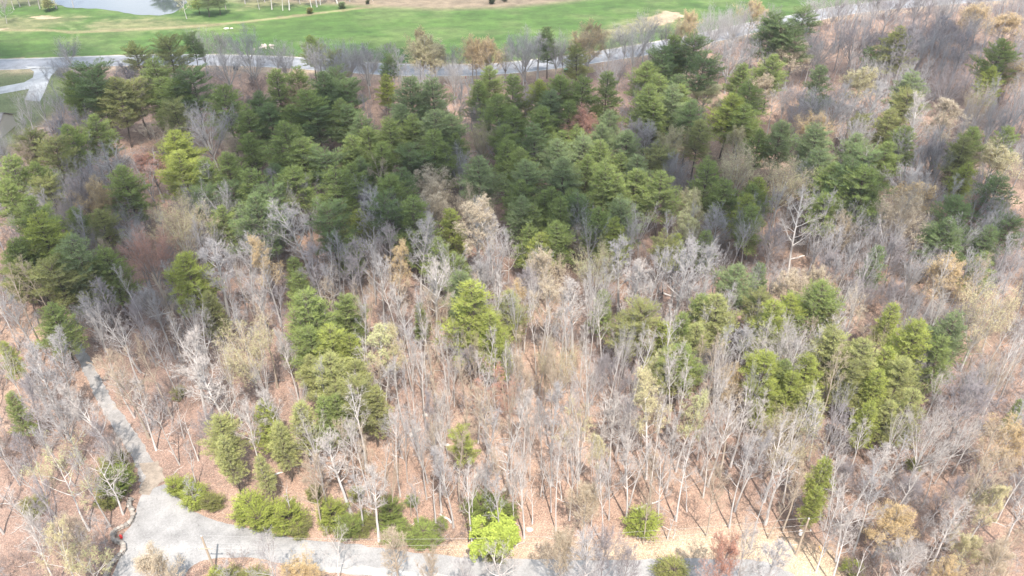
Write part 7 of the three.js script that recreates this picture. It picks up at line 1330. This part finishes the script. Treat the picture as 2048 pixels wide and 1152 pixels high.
const sapling = bareTree({ ...B0, H: 5, W: 2.6, limbs: 9, branches: 3.4, twigs: 2.6, fine: 1.6, R: 0.04, base: 0.2, spread: 0.7, twig: 0.011, crook: 0.4 }, 201), bushy = bareTree({ ...VA, H: 3.4, stem: 0.08, limbs: 9, branches: 3.6, twigs: 2.8, fine: 1.6, R: 0.035, twig: 0.011, spread: 0.7, crook: 0.35 }, 202);
const whole = m => mergeGeometries([m.trunk, m.crown]);
const brushHue = tinted(0.25, 0.2, 0.185);
scatter('undergrowth', 'thin grey saplings filling the gaps under the trees', whole(sapling), twigHue.grey, wildSpots(1300, 301, patchy));
scatter('undergrowth_001', 'purplish leafless brush on the forest floor', whole(bushy), brushHue, wildSpots(2200, 302, patchy).map(q => [q[0], q[1], q[2] * 0.9, q[3]]));
const thicket = (x, z) => clamp(0.25 + patchy(x, z) + smooth(70, 120, x) * 0.6, 0, 1) * smooth(-105, -135, z) * (z - roadZ(x) > (x > 80 ? 13 : 26) && !inPoly(beltEdge, x, z) && polyDist(laneMid, x, z) > 9 ? 1 : 0), massA = wildSpots(210, 303, thicket), massB = wildSpots(210, 305, thicket);
scatter('woods', 'grey leafless trees massed behind the nearer trunks', whole(slimModels[0]), twigHue.grey, massA.map(q => [q[0], q[1], 0.62 + 0.3 * q[2], q[3]])); scatter('woods_001', 'forked leafless trees massed behind the nearer trunks', whole(slimModels[2]), twigHue.grey, massB.map(q => [q[0], q[1], 0.62 + 0.3 * q[2], q[3]]));
const stick = new Shape(), sr = rngOf(8); stick.tube([V(-1.1, 0, 0), V(-0.3, 0.06, 0.1), V(0.4, 0.02, -0.08), V(1.2, 0.05, 0.12)], [0.04, 0.035, 0.028, 0.012], 4, speckle(0.7, 1.1), sr); stick.tube([V(0.1, 0.03, 0), V(0.5, 0.1, 0.5)], [0.02, 0.01], 3, speckle(0.7, 1.1), sr);
scatter('fallen_sticks', 'fallen sticks lying on the leaf litter', stick.build(), barkHue.white, wildSpots(1300, 304, () => 0.9).map(q => [q[0], q[1], q[2] * 1.1, q[3], 0, 0, 0.05]));

// ---------- wall, logs, rocks ----------
const stoneRng = rngOf(77);
function stoneGeo(r) { const g = new THREE.IcosahedronGeometry(0.5, 1), p = g.attributes.position; const ox = r() * 50; for (let k = 0; k < p.count; k++) { const x = p.getX(k), y = p.getY(k), z = p.getZ(k), f = 0.8 + 0.45 * noise(x * 2.2 + ox, z * 2.2 + y * 1.7 + ox); p.setXYZ(k, x * f, y * f, z * f); } g.computeVertexNormals(); return g; }
const stoneGeos = [0, 1, 2, 3, 4].map(() => stoneGeo(stoneRng)), stoneMats = [paint(0.26, 0.24, 0.215), paint(0.33, 0.3, 0.27), paint(0.2, 0.185, 0.17), paint(0.28, 0.25, 0.22)];
{
  const t = thing('stone_wall', 'low winding grey stone wall curving beside the paved turnaround', 'wall', 0, 0, 0), line = curve(wallLine, 150); let acc = 0;
  for (let k = 1; k < line.length; k++) { const d = Math.hypot(line[k][0] - line[k - 1][0], line[k][1] - line[k - 1][1]); acc += d; if (acc < 0.42) continue; acc = 0; const a = Math.atan2(line[k][1] - line[k - 1][1], line[k][0] - line[k - 1][0]); for (let c = 0; c < 2; c++) { const m = mesh('stone', stoneGeos[Math.floor(stoneRng() * 5)], stoneMats[Math.floor(stoneRng() * 4)], t); m.position.set(line[k][0] + (stoneRng() - 0.5) * 0.1, 0.2 + c * 0.34, line[k][1] + (stoneRng() - 0.5) * 0.1); m.scale.set(0.55 + 0.25 * stoneRng(), 0.48, 0.55 + 0.2 * stoneRng()); m.rotation.y = -a + stoneRng() * 0.4; } }
}
logRows.forEach(([a, b, label], k) => { const s = new Shape(), r = rngOf(400 + k), L = Math.hypot(b[0] - a[0], b[1] - a[1]), t = thing('fallen_log', label, 'log', (a[0] + b[0]) / 2, height((a[0] + b[0]) / 2, (a[1] + b[1]) / 2) + 0.16, (a[1] + b[1]) / 2, 'fallen logs'); const pts = [0, 1, 2, 3, 4].map(i => V((i / 4 - 0.5) * L, (r() - 0.5) * 0.14, (r() - 0.5) * 0.3)); s.tube(pts, [0.2, 0.18, 0.16, 0.13, 0.08], 7, speckle(0.7, 1.1), r); mesh('trunk', s.build(), barkHue.white, t); for (let q = 0; q < 3; q++) { const u = new Shape(), x = (r() - 0.3) * L * 0.6; u.tube([V(x, 0, 0), V(x + 0.5, 0.5 * r() + 0.1, (r() - 0.5) * 1.6)], [0.05, 0.02], 4, speckle(0.7, 1.1), r); mesh('branch_stub', u.build(), barkHue.white, t); } t.rotation.y = -Math.atan2(b[1] - a[1], b[0] - a[0]); });
const rockWhere = ['uppermost pale rock on the sunlit slope', 'pale rock right of the uppermost slope rock', 'flat pale rock left of the small round lone pine', 'small pale rock just behind the small round lone pine', 'pale rock right of the small round lone pine', 'pale rock behind the paired green shrubs', 'pale rock right of the paired green shrubs beside the road', 'small pale rock above the flat pale rock', 'pale rock near the top of the small round lone pine', 'pale rock in the middle of the sunlit slope'];
rockRows.forEach(([x, z], k) => { const m = mesh(numbered('pale_rock'), stoneGeos[k % 5], paint(0.48, 0.44, 0.39), scene); m.position.set(x, height(x, z) + 0.14, z); m.scale.set(0.7 + 0.5 * stoneRng(), 0.5, 0.6 + 0.3 * stoneRng()); m.rotation.y = k; m.userData = { label: rockWhere[k], category: 'rock', group: 'pale rocks on the slope' }; });
{ const [x, z] = spots.rockPile, t = thing('rock_pile', 'heap of white boulders beyond the far road', 'rock pile', x, 0, z); for (let k = 0; k < 16; k++) { const m = mesh('boulder', stoneGeos[k % 5], paint(0.42, 0.38, 0.33), t), s = 0.5 + 0.7 * stoneRng(); m.position.set((stoneRng() - 0.5) * 7, 0.3 * s, (stoneRng() - 0.5) * 4.5); m.scale.setScalar(s); } }
{ const [x, z] = spots.slab, t = thing('pale_boulder', 'white flat boulder lying out on the green field', 'rock', x, 0, z); mesh('slab', stoneGeos[1], paint(0.5, 0.47, 0.41), t).scale.set(2, 0.55, 1.5); const m = mesh('chip', stoneGeos[2], paint(0.66, 0.6, 0.52), t); m.scale.set(1.2, 0.35, 0.8); m.position.set(1.7, 0, -0.2); }

// ---------- power poles and lines ----------
const poleWood = paint(0.4, 0.33, 0.25), galv = paint(0.6, 0.62, 0.64, { roughness: 0.5, metalness: 0.4 }), ceramic = paint(0.75, 0.76, 0.78, { roughness: 0.3 }), wireMat = paint(0.42, 0.42, 0.42, { roughness: 0.4, metalness: 0.5 });
const armDir = V(0, 0, 1);
function utilityPole(label, [x, z], H, full) {
  const t = thing('utility_pole', label, 'power pole', x, 0, z, 'wooden power poles'); mesh('pole', new THREE.CylinderGeometry(0.12, 0.19, H + 0.4, 12).translate(0, H / 2 - 0.2, 0), poleWood, t);
  mesh('crossarm', new THREE.BoxGeometry(1.9, 0.12, 0.1).translate(0, H - 2.5, 0.17), poleWood, t);
  const ins = new THREE.LatheGeometry([[0, 0], [0.05, 0], [0.09, 0.08], [0.05, 0.12], [0.08, 0.2], [0.03, 0.3], [0, 0.32]].map(q => new THREE.Vector2(...q)), 10);
  for (const [ix, iy] of [[0, H], [0.75, H - 2.44], [-0.75, H - 2.44]]) mesh('insulator', ins, ceramic, t).position.set(ix, iy, ix ? 0.17 : 0);
  if (full) { const c = mesh('transformer', new THREE.CylinderGeometry(0.24, 0.24, 0.75, 16).translate(-0.42, H - 3.1, 0), galv, t); mesh('bracket', new THREE.BoxGeometry(0.3, 0.08, 0.2).translate(-0.22, H - 2.95, 0), galv, c); }
  return H;
}
const PL = spots.poleLeft, PR = spots.poleRight, HL = 8.2, HR = 8.2;
utilityPole('weathered wooden power pole beside the paved turnaround at the lower left', PL, HL, false);
utilityPole('wooden power pole with grey transformer at the road verge, lower right', PR, HR, true);
function wire(label, a, b, sag, rad = 0.011) { const pts = []; for (let k = 0; k <= 32; k++) { const t = k / 32, p = a.clone().lerp(b, t); p.y -= sag * 4 * t * (1 - t); pts.push(p); } const m = mesh(numbered('power_line'), new THREE.TubeGeometry(new THREE.CatmullRomCurve3(pts), 64, rad, 5), wireMat, scene); m.userData = { label, category: 'power line', group: 'power lines between the poles' }; }
wire('topmost power line strung between the two wooden poles', V(PL[0], HL + 0.3, PL[1]), V(PR[0], HR + 0.3, PR[1]), 2.5);
wire('middle power line strung between the two wooden poles', V(PL[0] + 0.75, HL - 1.3, PL[1] + 0.1), V(PR[0] - 0.2, HR - 1.2, PR[1] + 0.1), 2.2);
wire('lower power line strung between the two wooden poles', V(PL[0] + 0.2, HL - 2.3, PL[1] + 0.2), V(PR[0] - 0.2, HR - 2.3, PR[1] + 0.2), 2.0);
wire('power line running right from the right pole into the trees', V(PR[0], HR - 0.2, PR[1]), V(PR[0] + 34, HR + 3, PR[1] - 12), 0.6);
{ const [gx, gz] = spots.guard, t = thing('guy_wire', 'slanting guy wire with yellow guard right of the right power pole', 'guy wire', gx, 0, gz), top = V(PR[0] - gx, HR - 0.6, PR[1] - gz), d = top.clone().normalize(); mesh('cable', new THREE.TubeGeometry(new THREE.LineCurve3(V(0, 0, 0), top), 2, 0.018, 5), wireMat, t); mesh('guard', new THREE.TubeGeometry(new THREE.LineCurve3(d.clone().multiplyScalar(0.2), d.clone().multiplyScalar(2.4)), 2, 0.06, 8), paint(0.75, 0.5, 0.06), t); }

// ---------- small roadside things ----------
function hydrant(label, [x, z]) { const t = thing('fire_hydrant', label, 'hydrant', x, 0.03, z, 'red hydrants'), red = paint(0.55, 0.03, 0.03, { roughness: 0.45 }); mesh('barrel', new THREE.LatheGeometry([[0, 0], [0.2, 0], [0.2, 0.06], [0.14, 0.08], [0.13, 0.5], [0.17, 0.54], [0.16, 0.6], [0.1, 0.72], [0.04, 0.76], [0, 0.78]].map(q => new THREE.Vector2(...q)), 16), red, t); for (const s of [-1, 1]) { const c = mesh('nozzle', new THREE.CylinderGeometry(0.06, 0.07, 0.12, 10), red, t); c.rotation.z = Math.PI / 2; c.position.set(s * 0.18, 0.42, 0); } }
hydrant('small red hydrant on the verge before the far road', spots.hydrantFar); hydrant('small red hydrant in the bay of the winding stone wall', spots.hydrantNear);
{ const [x, z] = spots.box, t = thing('utility_cabinet', 'dark utility box on the near verge of the far road', 'utility box', x, 0, z); const m = paint(0.03, 0.035, 0.04); mesh('cabinet', new THREE.BoxGeometry(1.3, 1.3, 1).translate(0, 0.65, 0), m, t); mesh('lid', new THREE.BoxGeometry(1.4, 0.08, 1.1).translate(0, 1.34, 0), paint(0.06, 0.07, 0.07), t); }
{ const [x, z] = spots.cabinet, t = thing('utility_cabinet', 'low green utility cabinet beside the white mailbox', 'utility box', x, 0, z); mesh('cabinet', new THREE.BoxGeometry(1.5, 0.8, 0.9).translate(0, 0.4, 0), paint(0.12, 0.26, 0.17), t); mesh('lid', new THREE.BoxGeometry(1.6, 0.07, 1).translate(0, 0.835, 0), paint(0.2, 0.38, 0.26), t); }
{ const [x, z] = spots.mailbox, t = thing('mailbox', 'white mailbox on a post before the far road', 'mailbox', x, 0, z); mesh('post', new THREE.BoxGeometry(0.16, 1.1, 0.16).translate(0, 0.55, 0), paint(0.7, 0.7, 0.68), t); const b = new THREE.Shape(); b.moveTo(-0.16, 0); b.lineTo(0.16, 0); b.lineTo(0.16, 0.2); b.absarc(0, 0.2, 0.16, 0, Math.PI); mesh('box', new THREE.ExtrudeGeometry(b, { depth: 0.6, bevelEnabled: false }).translate(0, 1.1, -0.3), paint(0.8, 0.8, 0.8), t); }
{ const [x, z] = spots.marker, t = thing('marker_post', 'thin white marker post at the far road edge', 'post', x, 0, z); mesh('post', new THREE.CylinderGeometry(0.06, 0.06, 2, 8).translate(0, 1, 0), paint(0.75, 0.75, 0.72), t); mesh('reflector', new THREE.BoxGeometry(0.22, 0.3, 0.04).translate(0, 1.8, 0.08), paint(0.8, 0.8, 0.78), t); }
{ // house whose roof corner shows at the left edge
  const [x, z] = spots.house, t = thing('house', 'house with grey shingle roof at the left edge below the driveway', 'house', x - 0.6, 0, z); const wallM = paint(0.5, 0.46, 0.4), roofM = paint(0.3, 0.29, 0.29, { map: gravelMap });
  mesh('wall', new THREE.BoxGeometry(10, 3.2, 8).translate(0, 1.6, 0), wallM, t); for (const s of [-1, 1]) { const r = mesh('roof', new THREE.BoxGeometry(10.8, 0.16, 5.2), roofM, t); r.position.set(0, 4.3, s * 2.3); r.rotation.x = s * 0.5; }
  const g = new THREE.Shape([new THREE.Vector2(-4, 3.2), new THREE.Vector2(4, 3.2), new THREE.Vector2(0, 5.35)]); for (const s of [-4.98, 4.83]) mesh('gable', new THREE.ExtrudeGeometry(g, { depth: 0.15, bevelEnabled: false }).rotateY(Math.PI / 2).translate(s, 0, 0), wallM, t);
  for (const wx of [-3, 0, 3]) { const f = mesh('window', new THREE.BoxGeometry(1.3, 1.3, 0.12).translate(wx, 1.7, 4.02), paint(0.75, 0.75, 0.74), t); mesh('pane', new THREE.BoxGeometry(1.1, 1.1, 0.04).translate(wx, 1.7, 4.08), paint(0.05, 0.06, 0.07, { roughness: 0.1 }), f); }
  const d = mesh('satellite_dish', new THREE.SphereGeometry(0.5, 16, 8, 0, 6.283, 0, 0.9).rotateX(-1.9), paint(0.8, 0.8, 0.8), t); d.position.set(5, 3.9, 3.6); mesh('dish_arm', new THREE.CylinderGeometry(0.03, 0.03, 0.7, 6).translate(0, -0.35, 0), galv, d);
}

// ---------- a broken cloud high overhead, whose shade lies over the middle of the wood ----------
{
  const r = rngOf(613), alt = 1200, puff = new THREE.IcosahedronGeometry(1, 2), list = [], o = new THREE.Object3D();
  for (let k = 0; k < 950; k++) { const gx = (r() - 0.5) * 620, gz = -85 - 240 * r(), rim = -88 - 30 * smooth(-50, -25, gx) * smooth(75, 50, gx) - 12 * fbm(gx / 40, 3, 2), e = smooth(rim, rim - 34, gz) * smooth(-280, -245, gz) * (1 - 0.6 * smooth(70, 120, gx)); if (r() > e * (0.4 + 0.75 * fbm(gx / 45 + 9, gz / 45, 2))) continue; list.push([gx, gz, 5 + 7 * r(), (r() - 0.5) * 50]); }
  const cloud = new THREE.InstancedMesh(puff, paint(0.9, 0.9, 0.9, { roughness: 1 }), list.length); cloud.name = 'cloud'; cloud.castShadow = true; cloud.userData = { kind: 'structure' };
  list.forEach(([gx, gz, s, dy], k) => { const h = alt + dy; o.position.set(gx + sunDir.x / sunDir.y * h, h, gz + sunDir.z / sunDir.y * h); o.scale.set(s, s * 0.6, s); o.updateMatrix(); cloud.setMatrixAt(k, o.matrix); }); scene.add(cloud);
}
scene.fog = new THREE.FogExp2(0xe2eaf6, 0.0001);   // thin spring haze
renderer.render(scene, camera);
